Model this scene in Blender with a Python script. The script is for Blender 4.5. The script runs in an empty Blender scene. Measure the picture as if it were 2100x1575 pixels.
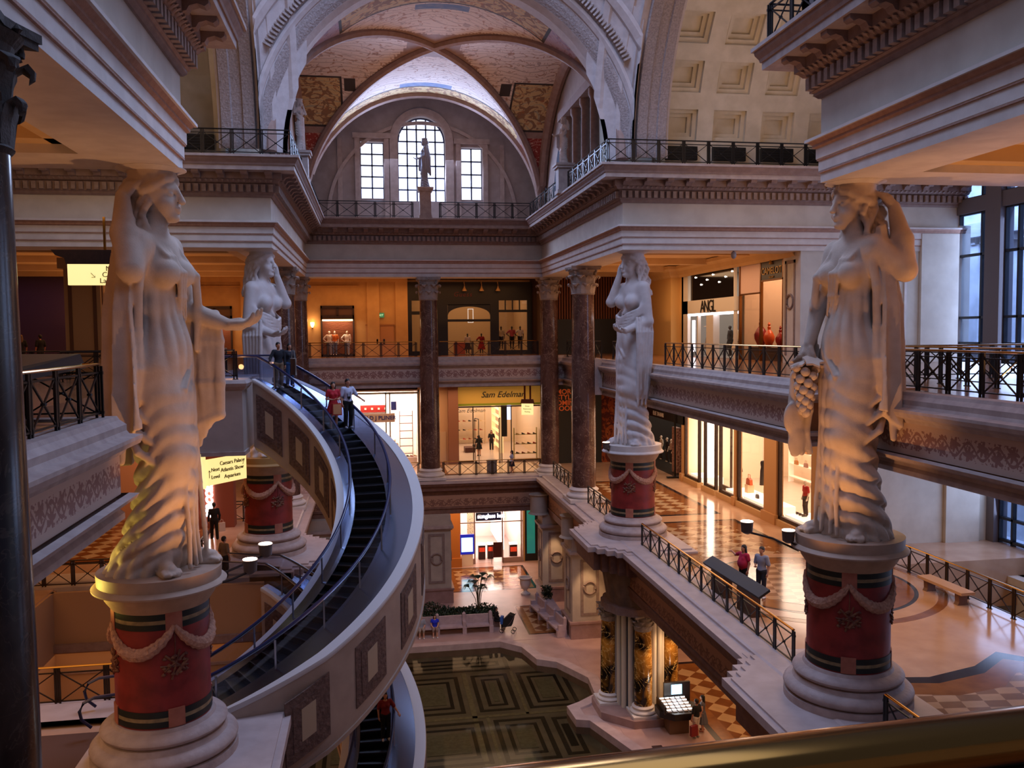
import bpy, math, random
import numpy as np
from math import sin, cos, pi, radians, sqrt, atan2
import openvdb as vdb
random.seed(7)
S = bpy.context.scene
COL = S.collection
# ---------------- camera ----------------
CF, CP, CY, CR = 1786.09, 0.0584, 0.1582, -0.0097
cam_d = bpy.data.cameras.new('camera'); cam = bpy.data.objects.new('camera', cam_d); COL.objects.link(cam)
cam_d.sensor_width = 36.0; cam_d.lens = CF * 36.0 / 2100.0; cam_d.clip_end = 500; cam_d.clip_start = 0.05
from mathutils import Matrix, Vector
def cam_axes():
    fw = Vector((sin(CY)*cos(CP), cos(CY)*cos(CP), -sin(CP))); rt = Vector((cos(CY), -sin(CY), 0)); up = rt.cross(fw)
    return cos(CR)*rt + sin(CR)*up, -sin(CR)*rt + cos(CR)*up, fw
_r, _u, _f = cam_axes()
cam.matrix_world = Matrix(((_r.x, _u.x, -_f.x, 0), (_r.y, _u.y, -_f.y, 0), (_r.z, _u.z, -_f.z, 0), (0, 0, 0, 1)))
S.camera = cam
# ---------------- view ----------------
S.view_settings.view_transform = 'Standard'; S.view_settings.look = 'None'
S.view_settings.gamma = 1; S.view_settings.use_curve_mapping = False
S.view_settings.exposure = 0.05
S.cycles.use_denoising = True
S.cycles.max_bounces = 6; S.cycles.diffuse_bounces = 3; S.cycles.glossy_bounces = 3; S.cycles.transmission_bounces = 5
S.cycles.transparent_max_bounces = 12
S.cycles.caustics_reflective = False; S.cycles.caustics_refractive = False
S.cycles.sample_clamp_indirect = 3.0; S.cycles.blur_glossy = 0.5
def lin(c):
    if isinstance(c, str): c = tuple(int(c[i:i+2], 16)/255 for i in (0, 2, 4))
    return tuple(((x/12.92) if x <= .04045 else ((x+.055)/1.055)**2.4) for x in c[:3])
# ---------------- world ----------------
W = bpy.data.worlds.new('sky'); S.world = W; W.use_nodes = True
bg = W.node_tree.nodes['Background']; bg.inputs[0].default_value = (0.40, 0.50, 0.95, 1); bg.inputs[1].default_value = 0.14
# ---------------- lights ----------------
COOL = (0.46, 0.60, 1.0); WARM = (1.0, 0.46, 0.17); WARM2 = (1.0, 0.60, 0.32); WHITE = (1.0, 0.80, 0.64)
def area(name, loc, sx, sy, power, color, target=None, shape='RECTANGLE', spread=None):
    d = bpy.data.lights.new(name, 'AREA'); d.shape = shape; d.size = sx; d.size_y = sy; d.energy = power; d.color = color
    if spread: d.spread = radians(spread)
    o = bpy.data.objects.new(name, d); COL.objects.link(o); o.location = loc
    t = Vector(target) if target is not None else Vector(loc) - Vector((0, 0, 1))
    o.rotation_euler = (t - Vector(loc)).to_track_quat('-Z', 'Y').to_euler()
    return o
def spot(name, loc, target, power, color, ang=50, blend=.6, r=.12):
    d = bpy.data.lights.new(name, 'SPOT'); d.energy = power; d.color = color; d.spot_size = radians(ang); d.spot_blend = blend; d.shadow_soft_size = r
    o = bpy.data.objects.new(name, d); COL.objects.link(o); o.location = loc
    o.rotation_euler = (Vector(target) - Vector(loc)).to_track_quat('-Z', 'Y').to_euler(); return o
def point(name, loc, power, color, r=.15):
    d = bpy.data.lights.new(name, 'POINT'); d.energy = power; d.color = color; d.shadow_soft_size = r
    o = bpy.data.objects.new(name, d); COL.objects.link(o); o.location = loc; return o
# daylight: skylight over the crossing, lunette windows, right hand window wall
area('skylight_lamp', (4.5, 29, 21.5), 11, 11, 4300, COOL)
area('gallery_lamp', (-12, 15, -4.0), 8, 14, 420, WARM2)
for _x, _y, _w, _h, _p in ((-13, 11, 12, 12, 330), (20, 11, 12, 12, 330), (-14, 54, 12, 18, 260), (16.2, 49, 6, 16, 170), (3.6, 62.6, 14, 4, 90)):
    area('ceiling_fill_lamp', (_x, _y, .6), _w, _h, _p, WARM, (_x, _y, 5))  # added fill lights hanging mid-air, facing up to brighten the gallery ceilings
area('cove_lamp', (-9, 30, 8.2), 2, 8, 200, WARM2, (-14, 36, 13))
area('skylight_far_lamp', (3.6, 59.4, 12.3), 7, 4.5, 1700, COOL, (3.6, 50, 8))
area('window_daylight_lamp', (28.3, 30, 0.5), 18, 9, 1500, COOL, (10, 30, .5))
area('window_daylight_lamp', (28.0, 30, -6.6), 16, 4, 700, COOL, (10, 30, -9))
area('near_skylight_lamp', (3.5, 8, 14), 8, 12, 700, COOL)
# warm gallery lighting (ceilings of the three floors)
area('gallery_lamp', (16.8, 48, 3.6), 5, 14, 420, WARM2)
area('gallery_lamp', (3.6, 62.8, 3.7), 15, 4, 260, WARM)
area('gallery_lamp', (-13, 54, 3.6), 12, 20, 500, WARM)
area('gallery_lamp', (16.5, 47, -3.9), 6, 18, 650, WARM2)
area('gallery_lamp', (17.0, 28, -3.9), 7, 12, 420, WARM2)
area('gallery_lamp', (4.6, 63, -4.2), 14, 4, 420, WARM2)
area('gallery_lamp', (-10, 46, -4.0), 9, 18, 500, WARM)
area('gallery_lamp', (-13, 27, -4.0), 8, 14, 260, WARM)
area('gallery_lamp', (-14, 12, 3.6), 10, 14, 260, WARM)
area('gallery_lamp', (20, 12, 3.6), 10, 14, 160, WARM)
area('gallery_lamp', (19, 30, 3.6), 8, 8, 120, WARM2)
area('gallery_lamp', (7, 64, -12.3), 9, 5, 420, WARM2)
area('gallery_lamp', (16.5, 36, -12.3), 7, 24, 700, WARM2)
area('pool_fill_lamp', (4.5, 42, -12.6), 9, 12, 160, WHITE)  # added fill light hanging over the open pool to brighten the basin
area('gallery_lamp', (-9, 38, -12.3), 8, 24, 300, WARM)
# pedestal uplights reach the two near figures and the soffits
spot('statue_uplight_lamp', (9.2, 18.6, -7.4), (12.0, 20.8, .8), 1250, WARM, 62, 1)
spot('statue_uplight_lamp', (-1.9, 18.2, -7.4), (-4.8, 20.9, .8), 1150, WARM, 62, 1)
spot('soffit_uplight_lamp', (-7.2, 16.5, -1.3), (-6.0, 17.5, 3.8), 260, WARM, 110)
spot('soffit_uplight_lamp', (14.2, 17.5, -1.3), (13.5, 17.5, 3.8), 260, WARM, 110)
spot('statue_uplight_lamp', (-7.2, 20.5, -5.8), (-4.6, 20.9, -4.6), 130, (1.0, .8, .15), 100)
area('cove_lamp', (3.6, 48, 8.2), 2, 12, 150, WARM, (3.6, 48, 15))
area('cove_lamp', (15.0, 30, 8.2), 2, 10, 260, WARM2, (20, 36, 14))
# ---------------- object helpers ----------------
def tag(o, label=None, cat=None, group=None, kind=None):
    if label: o['label'] = label
    if cat: o['category'] = cat
    if group: o['group'] = group
    if kind: o['kind'] = kind
    return o
def thing(name, label, cat, loc=(0, 0, 0), rz=0, group=None):
    o = bpy.data.objects.new(name, None); COL.objects.link(o); o.location = loc; o.rotation_euler = (0, 0, rz); o.empty_display_size = .1
    return tag(o, label, cat, group)
def link(name, me, parent=None, loc=(0, 0, 0), rz=0):
    o = bpy.data.objects.new(name, me); COL.objects.link(o); o.parent = parent; o.location = loc; o.rotation_euler = (0, 0, rz); return o
def copy_tree(o, loc=None, rz=None, parent=None, label=None, group=None):
    c = o.copy(); COL.objects.link(c)
    if parent is not None: c.parent = parent
    if loc is not None: c.location = loc
    if rz is not None: c.rotation_euler = (0, 0, rz)
    if label: c['label'] = label
    if group: c['group'] = group
    for ch in list(o.children): copy_tree(ch, parent=c)
    return c
class MB:
    def __init__(s): s.v = []; s.f = []
    def add(s, vs, fs):
        n = len(s.v); s.v += [tuple(p) for p in vs]; s.f += [tuple(i+n for i in f) for f in fs]; return s
    def box(s, a, b, rz=0, c=None):
        x0, y0, z0 = a; x1, y1, z1 = b
        vs = [(x, y, z) for x in (x0, x1) for y in (y0, y1) for z in (z0, z1)]
        if rz:
            if c is None: c = ((x0+x1)/2, (y0+y1)/2)
            vs = [(c[0]+(x-c[0])*cos(rz)-(y-c[1])*sin(rz), c[1]+(x-c[0])*sin(rz)+(y-c[1])*cos(rz), z) for x, y, z in vs]
        return s.add(vs, [(0, 1, 3, 2), (4, 6, 7, 5), (0, 4, 5, 1), (2, 3, 7, 6), (0, 2, 6, 4), (1, 5, 7, 3)])
    def beam(s, p, q, w, h, up=(0, 0, 1)):
        p = Vector(p); q = Vector(q); d = (q-p).normalized(); u = Vector(up)
        if abs(d.dot(u)) > .98: u = Vector((1, 0, 0))
        r = d.cross(u).normalized(); u = r.cross(d)
        vs = [e + r*w*a/2 + u*h*b/2 for e in (p, q) for a, b in ((-1, -1), (1, -1), (1, 1), (-1, 1))]
        return s.add(vs, [(3, 2, 1, 0), (4, 5, 6, 7)] + [(i, (i+1) % 4, (i+1) % 4+4, i+4) for i in range(4)])
    def lathe(s, prof, c=(0, 0, 0), n=32, fn=None, caps=True):
        base = len(s.v); m = len(prof)
        for i in range(n):
            a = 2*pi*i/n
            for r, z in prof:
                k = fn(a, z, r) if fn else r
                s.v.append((c[0]+k*cos(a), c[1]+k*sin(a), c[2]+z))
        for i in range(n):
            j = (i+1) % n
            for k in range(m-1): s.f.append((base+i*m+k, base+j*m+k, base+j*m+k+1, base+i*m+k+1))
        if caps:
            s.f.append(tuple(base+i*m for i in reversed(range(n)))); s.f.append(tuple(base+i*m+m-1 for i in range(n)))
        return s
    def tube(s, pts, r, n=8, closed=False, caps=True, rs=None, sq=None):
        pts = [Vector(p) for p in pts]; base = len(s.v); N = len(pts); up = Vector((0, 0, 1))
        for i, p in enumerate(pts):
            a = pts[(i-1) % N] if (i or closed) else p; b = pts[(i+1) % N] if (i < N-1 or closed) else p
            d = (b-a).normalized(); u = up if abs(d.z) < .95 else Vector((1, 0, 0)); x = d.cross(u).normalized(); y = x.cross(d)
            rr = rs[i] if rs else r
            for k in range(n):
                t = 2*pi*k/n + (pi/4 if n == 4 else 0)
                s.v.append(tuple(p + x*rr*cos(t)*(sq[0] if sq else 1) + y*rr*sin(t)*(sq[1] if sq else 1)))
        for i in range(N if closed else N-1):
            j = (i+1) % N
            for k in range(n): s.f.append((base+i*n+k, base+i*n+(k+1) % n, base+j*n+(k+1) % n, base+j*n+k))
        if caps and not closed:
            s.f.append(tuple(base+k for k in reversed(range(n)))); s.f.append(tuple(base+(N-1)*n+k for k in range(n)))
        return s
    def prism(s, poly, z0, z1):
        n = len(poly); return s.add([(x, y, z0) for x, y in poly] + [(x, y, z1) for x, y in poly],
            [tuple(reversed(range(n))), tuple(range(n, 2*n))] + [(i, (i+1) % n, (i+1) % n+n, i+n) for i in range(n)])
    def extr(s, poly, o, ux, uy, w):
        """polygon in plane (ux,uy) from origin o, thickness vector w"""
        o = Vector(o); ux = Vector(ux); uy = Vector(uy); w = Vector(w); n = len(poly)
        return s.add([o+ux*a+uy*b for a, b in poly] + [o+ux*a+uy*b+w for a, b in poly],
            [tuple(reversed(range(n))), tuple(range(n, 2*n))] + [(i, (i+1) % n, (i+1) % n+n, i+n) for i in range(n)])
    def sweep(s, path, prof, side=1, closed=False, cap=True):
        """mitred sweep of an (offset, z) profile along a 2-D path; side=+1 offsets to the right of travel"""
        P = [Vector((p[0], p[1])) for p in path]; N = len(P); base = len(s.v); m = len(prof)
        for i in range(N):
            a = P[i-1] if (i or closed) else None; b = P[(i+1) % N] if (i < N-1 or closed) else None
            ns = []
            if a is not None: d = (P[i]-a).normalized(); ns.append(Vector((d.y, -d.x))*side)
            if b is not None: d = (b-P[i]).normalized(); ns.append(Vector((d.y, -d.x))*side)
            if len(ns) == 2: nn = (ns[0]+ns[1]); nn = nn/max(.2, (1+ns[0].dot(ns[1])))
            else: nn = ns[0]
            for o, z in prof: s.v.append((P[i].x+nn.x*o, P[i].y+nn.y*o, z))
        for i in range(N if closed else N-1):
            j = (i+1) % N
            for k in range(m-1): s.f.append((base+i*m+k, base+j*m+k, base+j*m+k+1, base+i*m+k+1))
        if cap and not closed and m > 2:
            s.f.append(tuple(base+k for k in range(m))); s.f.append(tuple(base+(N-1)*m+k for k in reversed(range(m))))
        return s
    def mesh(s, name, mat, smooth=False):
        me = bpy.data.meshes.new(name); me.from_pydata(s.v, [], s.f)
        for m in (mat if isinstance(mat, (list, tuple)) else [mat]): me.materials.append(m)
        if smooth:
            for p in me.polygons: p.use_smooth = True
        me.update()
        return me
    def build(s, name, mat, parent=None, smooth=False, loc=(0, 0, 0), rz=0, fixn=True):
        me = s.mesh(name, mat, smooth)
        if fixn and len(s.f) < 60000:
            import bmesh
            b = bmesh.new(); b.from_mesh(me); bmesh.ops.recalc_face_normals(b, faces=b.faces); b.to_mesh(me); b.free()
        if smooth: me.set_sharp_from_angle(angle=radians(40))
        return link(name, me, parent, loc, rz)
def structure(o, name=None): o['kind'] = 'structure'; return o
# ---------------- materials ----------------
MATS = {}
def mat(name, col, rough=.6, metal=0, var=None, vscale=3., vmix=.5, bump=0, bscale=20., spec=.5, emit=None, estr=0, detail=4, stretch=None, coat=0, ramp=(.35, .65), dist=0):
    if name in MATS: return MATS[name]
    m = bpy.data.materials.new(name); m.use_nodes = True; N = m.node_tree.nodes; L = m.node_tree.links; b = N['Principled BSDF']
    c = lin(col) + (1,)
    b.inputs['Base Color'].default_value = c; b.inputs['Roughness'].default_value = rough; b.inputs['Metallic'].default_value = metal
    b.inputs['Specular IOR Level'].default_value = spec
    if coat: b.inputs['Coat Weight'].default_value = coat; b.inputs['Coat Roughness'].default_value = .08
    if var or bump:
        tc = N.new('ShaderNodeTexCoord'); src = tc.outputs['Object']
        if stretch:
            mp = N.new('ShaderNodeMapping'); mp.inputs['Scale'].default_value = stretch; L.new(src, mp.inputs[0]); src = mp.outputs[0]
    if var:
        n = N.new('ShaderNodeTexNoise'); n.inputs['Scale'].default_value = vscale; n.inputs['Detail'].default_value = detail; n.inputs['Distortion'].default_value = dist; L.new(src, n.inputs['Vector'])
        r = N.new('ShaderNodeValToRGB'); r.color_ramp.elements[0].position = ramp[0]; r.color_ramp.elements[1].position = ramp[1]
        r.color_ramp.elements[0].color = c; r.color_ramp.elements[1].color = lin(var) + (1,)
        L.new(n.outputs[0], r.inputs[0]); L.new(r.outputs[0], b.inputs['Base Color'])
    if bump:
        n = N.new('ShaderNodeTexNoise'); n.inputs['Scale'].default_value = bscale; n.inputs['Detail'].default_value = 5; L.new(src, n.inputs['Vector'])
        bp = N.new('ShaderNodeBump'); bp.inputs['Strength'].default_value = bump; bp.inputs['Distance'].default_value = .05; L.new(n.outputs[0], bp.inputs['Height']); L.new(bp.outputs[0], b.inputs['Normal'])
    if emit: b.inputs['Emission Color'].default_value = lin(emit) + (1,); b.inputs['Emission Strength'].default_value = estr
    MATS[name] = m; return m
def glassmat(name, tint='ffffff', alpha=.12, rough=.02):
    if name in MATS: return MATS[name]
    m = bpy.data.materials.new(name); m.use_nodes = True; N = m.node_tree.nodes; L = m.node_tree.links; N.clear()
    o = N.new('ShaderNodeOutputMaterial'); mx = N.new('ShaderNodeMixShader'); t = N.new('ShaderNodeBsdfTransparent'); g = N.new('ShaderNodeBsdfGlossy')
    t.inputs[0].default_value = lin(tint)+(1,); g.inputs['Roughness'].default_value = rough; mx.inputs[0].default_value = alpha
    L.new(t.outputs[0], mx.inputs[1]); L.new(g.outputs[0], mx.inputs[2]); L.new(mx.outputs[0], o.inputs[0]); MATS[name] = m; return m
def nmath(N, L, op, a, b=None, c=None):
    n = N.new('ShaderNodeMath'); n.operation = op
    for i, x in enumerate((a, b, c)):
        if x is None: continue
        if isinstance(x, (int, float)): n.inputs[i].default_value = x
        else: L.new(x, n.inputs[i])
    return n.outputs[0]
def mixc(N, L, f, a, b):
    n = N.new('ShaderNodeMix'); n.data_type = 'RGBA'
    if isinstance(f, (int, float)): n.inputs[0].default_value = f
    else: L.new(f, n.inputs[0])
    for i, x in ((6, a), (7, b)):
        if isinstance(x, (tuple, str)): n.inputs[i].default_value = lin(x)+(1,)
        else: L.new(x, n.inputs[i])
    return n.outputs[2]
def checker(name, c1, c2, size, rough=.12, rot=45, stretch=(1, 1), c3=None):
    """diamond tile pattern on polished marble, two tones with veining"""
    if name in MATS: return MATS[name]
    m = bpy.data.materials.new(name); m.use_nodes = True; N = m.node_tree.nodes; L = m.node_tree.links; b = N['Principled BSDF']
    tc = N.new('ShaderNodeTexCoord'); mp = N.new('ShaderNodeMapping'); mp.inputs['Rotation'].default_value = (0, 0, radians(rot)); mp.inputs['Scale'].default_value = (1/size*stretch[0], 1/size*stretch[1], 0)
    mp.inputs['Location'].default_value = (0, 0, .5)
    L.new(tc.outputs['Object'], mp.inputs[0]); ck = N.new('ShaderNodeTexChecker'); ck.inputs['Scale'].default_value = 1; L.new(mp.outputs[0], ck.inputs[0])
    nz = N.new('ShaderNodeTexNoise'); nz.inputs['Scale'].default_value = 1.7; nz.inputs['Detail'].default_value = 6; L.new(tc.outputs['Object'], nz.inputs[0])
    base = mixc(N, L, ck.outputs['Fac'], c1, c2)
    d = N.new('ShaderNodeMix'); d.data_type = 'RGBA'; d.blend_type = 'MULTIPLY'; d.inputs[0].default_value = .5; L.new(base, d.inputs[6]); L.new(nz.outputs[0], d.inputs[7])
    L.new(d.outputs[2], b.inputs['Base Color']); b.inputs['Roughness'].default_value = rough; b.inputs['Specular IOR Level'].default_value = .5
    MATS[name] = m; return m
def scrollmat(name, c1, c2, scale=1.0, axis='X', zc=-2.7, amp=.28, rough=.6):
    """running vine scroll painted in a frieze band: wavy stem plus rosettes"""
    if name in MATS: return MATS[name]
    m = bpy.data.materials.new(name); m.use_nodes = True; N = m.node_tree.nodes; L = m.node_tree.links; b = N['Principled BSDF']
    tc = N.new('ShaderNodeTexCoord'); sp = N.new('ShaderNodeSeparateXYZ'); L.new(tc.outputs['Object'], sp.inputs[0])
    u = nmath(N, L, 'ADD', sp.outputs['X'], sp.outputs['Y']) if axis == 'XY' else sp.outputs[axis]
    z = nmath(N, L, 'SUBTRACT', sp.outputs['Z'], zc)
    ph = nmath(N, L, 'MULTIPLY', u, 2*pi/scale)
    st = nmath(N, L, 'MULTIPLY', nmath(N, L, 'SINE', ph), amp*.62)
    d = nmath(N, L, 'ABSOLUTE', nmath(N, L, 'SUBTRACT', z, st))
    stem = nmath(N, L, 'LESS_THAN', d, amp*.14)
    # rosettes at alternate sides
    fr = nmath(N, L, 'SUBTRACT', nmath(N, L, 'FRACT', nmath(N, L, 'MULTIPLY', u, 2/scale)), .5)
    fx = nmath(N, L, 'MULTIPLY', fr, scale/2)
    zz = nmath(N, L, 'ADD', z, nmath(N, L, 'MULTIPLY', nmath(N, L, 'SINE', nmath(N, L, 'ADD', ph, 0)), amp*.35))
    rr = nmath(N, L, 'SQRT', nmath(N, L, 'ADD', nmath(N, L, 'MULTIPLY', fx, fx), nmath(N, L, 'MULTIPLY', zz, zz)))
    an = nmath(N, L, 'ARCTAN2', zz, fx); pet = nmath(N, L, 'MULTIPLY', nmath(N, L, 'SINE', nmath(N, L, 'MULTIPLY', an, 6)), amp*.20)
    ros = nmath(N, L, 'LESS_THAN', nmath(N, L, 'ADD', rr, pet), amp*.55)
    vz = N.new('ShaderNodeTexNoise'); vz.inputs['Scale'].default_value = 9/scale; L.new(tc.outputs['Object'], vz.inputs[0])
    lf = nmath(N, L, 'GREATER_THAN', vz.outputs[0], .565)
    inb = nmath(N, L, 'LESS_THAN', nmath(N, L, 'ABSOLUTE', z), amp*.95)
    f = nmath(N, L, 'MAXIMUM', nmath(N, L, 'MAXIMUM', stem, ros), lf); f = nmath(N, L, 'MULTIPLY', nmath(N, L, 'MULTIPLY', f, inb), .75)
    L.new(mixc(N, L, f, c1, c2), b.inputs['Base Color']); b.inputs['Roughness'].default_value = rough
    bp = N.new('ShaderNodeBump'); bp.inputs['Strength'].default_value = .6; bp.inputs['Distance'].default_value = .04; L.new(f, bp.inputs['Height']); L.new(bp.outputs[0], b.inputs['Normal'])
    MATS[name] = m; return m
def fresco(name, ground, c2, c3, scale=1.0, thr=.55, warp=2.5, c4=None):
    """plaster ground with painted arabesques: two layers of curling bands and blots"""
    if name in MATS: return MATS[name]
    m = bpy.data.materials.new(name); m.use_nodes = True; N = m.node_tree.nodes; L = m.node_tree.links; b = N['Principled BSDF']
    tc = N.new('ShaderNodeTexCoord')
    wv = N.new('ShaderNodeTexWave'); wv.wave_type = 'RINGS'; wv.inputs['Scale'].default_value = .55*scale; wv.inputs['Distortion'].default_value = 9; wv.inputs['Detail'].default_value = 1.2; wv.inputs['Detail Scale'].default_value = 1.0
    L.new(tc.outputs['Object'], wv.inputs[0])
    a = nmath(N, L, 'LESS_THAN', nmath(N, L, 'ABSOLUTE', nmath(N, L, 'SUBTRACT', wv.outputs['Fac'], .5)), .12)
    n1 = N.new('ShaderNodeTexNoise'); n1.inputs['Scale'].default_value = 1.6*scale; n1.inputs['Detail'].default_value = 3; n1.inputs['Distortion'].default_value = warp; L.new(tc.outputs['Object'], n1.inputs[0])
    bb = nmath(N, L, 'GREATER_THAN', n1.outputs[0], thr)
    n2 = N.new('ShaderNodeTexNoise'); n2.inputs['Scale'].default_value = 3.1*scale; n2.inputs['Detail'].default_value = 4; n2.inputs['Distortion'].default_value = 1; L.new(tc.outputs['Object'], n2.inputs[0])
    cc = nmath(N, L, 'GREATER_THAN', n2.outputs[0], .62)
    base = mixc(N, L, nmath(N, L, 'MULTIPLY', a, .55), ground, c3)
    base = mixc(N, L, nmath(N, L, 'MULTIPLY', bb, .8), base, c2)
    base = mixc(N, L, nmath(N, L, 'MULTIPLY', cc, .6), base, c4 or c3)
    L.new(base, b.inputs['Base Color']); b.inputs['Roughness'].default_value = .8
    MATS[name] = m; return m
def marble(name, c1, c2, vein, scale=1.2, rough=.15):
    if name in MATS: return MATS[name]
    m = bpy.data.materials.new(name); m.use_nodes = True; N = m.node_tree.nodes; L = m.node_tree.links; b = N['Principled BSDF']
    tc = N.new('ShaderNodeTexCoord'); n1 = N.new('ShaderNodeTexNoise'); n1.inputs['Scale'].default_value = scale; n1.inputs['Detail'].default_value = 8; n1.inputs['Distortion'].default_value = 1.2; L.new(tc.outputs['Object'], n1.inputs[0])
    r = N.new('ShaderNodeValToRGB'); r.color_ramp.elements[0].position = .4; r.color_ramp.elements[1].position = .6; r.color_ramp.elements[0].color = lin(c1)+(1,); r.color_ramp.elements[1].color = lin(c2)+(1,); L.new(n1.outputs[0], r.inputs[0])
    n2 = N.new('ShaderNodeTexNoise'); n2.inputs['Scale'].default_value = scale*1.5; n2.inputs['Detail'].default_value = 6; n2.inputs['Distortion'].default_value = 2.5; L.new(tc.outputs['Object'], n2.inputs[0])
    v = nmath(N, L, 'LESS_THAN', nmath(N, L, 'ABSOLUTE', nmath(N, L, 'SUBTRACT', n2.outputs[0], .5)), .012)
    L.new(mixc(N, L, nmath(N, L, 'MULTIPLY', v, .7), r.outputs[0], vein), b.inputs['Base Color']); b.inputs['Roughness'].default_value = rough
    MATS[name] = m; return m
PLASTER = mat('pale_plaster', 'cfc6b8', .75, var='c2b8aa', vscale=1.2, bump=.05)
PLASTERW = mat('white_stone', 'd8cec6', .6, var='cbc0b8', vscale=2, bump=.04)
BAND = mat('rose_beige_band', 'b08a78', .7, var='a07a6a', vscale=6, bump=.25, bscale=16)
CORN = mat('brown_rose_stone', '937a70', .75, var='846b62', vscale=4, bump=.1)
CORND = mat('dentil_stone', 'a08a7e', .75, var='8d766c', vscale=5, bump=.2, bscale=14)
OCHRE = mat('ochre_plaster', 'd2a468', .8, var='c79a60', vscale=1.5)
CEILP = mat('cream_ceiling', 'd8b888', .85, var='ceae80', vscale=1)
SLABST = mat('grey_rose_stone', 'b5a49c', .65, var='a3918a', vscale=3, bump=.06)
SCROLL = scrollmat('vine_scroll_frieze', 'c4ab9c', '7e4a46', .92, 'XY', -2.72, .27)
SCROLL2 = scrollmat('vine_scroll_frieze_lower', 'b08468', '6e4436', 1.15, 'XY', -11.35, .25)
MARBLEC = marble('brown_marble', '523830', '664a40', '8f7566', .8, .16)
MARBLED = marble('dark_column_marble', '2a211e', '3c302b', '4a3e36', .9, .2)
GOLDM = marble('gold_black_marble', '1a120c', 'c98a35', 'f0c878', .75, .16)
STONE = mat('statue_stone', 'c9b5a2', .75, var='bba693', vscale=2.5, bump=.12, bscale=26)
STONEW = mat('statue_stone_white', 'd2c8c4', .7, var='c6bbb6', vscale=2.5, bump=.1, bscale=26)
IRON = mat('black_iron', '1c1a1a', .4, metal=.4)
IRONB = mat('bronze_iron', '3a2c24', .4, metal=.6)
BRASS = mat('polished_brass', 'b98a3e', .18, metal=1)
STEEL = mat('brushed_steel', 'a8adb8', .24, metal=1)
BLACK = mat('black_paint', '0c0c0e', .5)
# ================= STRUCTURE =================
XL, XR, YN, YF, YB = -4.19, 11.39, 21.0, 38.84, 58.1
Z3, Z2, Z1 = -1.6, -9.85, -18.0
ZA, ZC = 3.76, 7.46
CX = 3.6
# ---- entablatures (architrave+frieze, then cornice with dentils and modillions) ----
ARCH = [(-1.7, 4.62), (-1.7, 3.76), (0, 3.76), (0, 4.02), (.04, 4.05), (.04, 4.32), (.09, 4.36), (.09, 4.62)]
CROWN = [(-.2, 4.62), (.10, 4.62), (.16, 4.66), (.16, 4.72), (.24, 4.80)]
FILLET = [(-.2, 4.80), (.30, 4.80), (.30, 4.87), (.0, 4.92), (-.2, 4.92)]
FRZ = [(-.2, 4.92), (.0, 4.92), (.0, 5.88)]
BED = [(-.2, 5.88), (.06, 5.88), (.14, 5.96), (.14, 6.02), (.20, 6.06), (.20, 6.42), (.34, 6.46), (.42, 6.56), (.50, 6.60), (.50, 6.86), (-.2, 6.86)]
CORO = [(-1.5, 6.86), (1.10, 6.86), (1.10, 7.06)]
CYMA = [(1.06, 7.06), (1.14, 7.06), (1.16, 7.14), (1.24, 7.26), (1.26, 7.36)]
LIP = [(1.0, 7.36), (1.32, 7.36), (1.32, 7.46), (-3.2, 7.46)]
paths = {'far': [(-30, YF), (XL, YF), (XL, YB), (XR, YB), (XR, YF), (28.6, YF)],
         'left': [(XL, -6), (XL, YN), (-30, YN)], 'right': [(28.6, YN), (XR, YN), (XR, -6)]}
def seg_iter(path, off, side=1):
    """straight runs of a path at an offset, mitred ends"""
    P = [Vector(p) for p in path]; out = []
    ds = [(P[i+1]-P[i]).normalized() for i in range(len(P)-1)]; ns = [Vector((d.y, -d.x))*side for d in ds]
    Q = []
    for i in range(len(P)):
        if i == 0: Q.append(P[0]+ns[0]*off)
        elif i == len(P)-1: Q.append(P[-1]+ns[-1]*off)
        else: Q.append(P[i]+(ns[i-1]+ns[i])*off/(1+ns[i-1].dot(ns[i])))
    return [(Q[i], Q[i+1], ds[i], ns[i]) for i in range(len(ds))]
n_tr = 0
def trim(mb, m, smooth=False):
    global n_tr; n_tr += 1
    return structure(mb.build('trim_%d' % n_tr, m, smooth=smooth))
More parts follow.
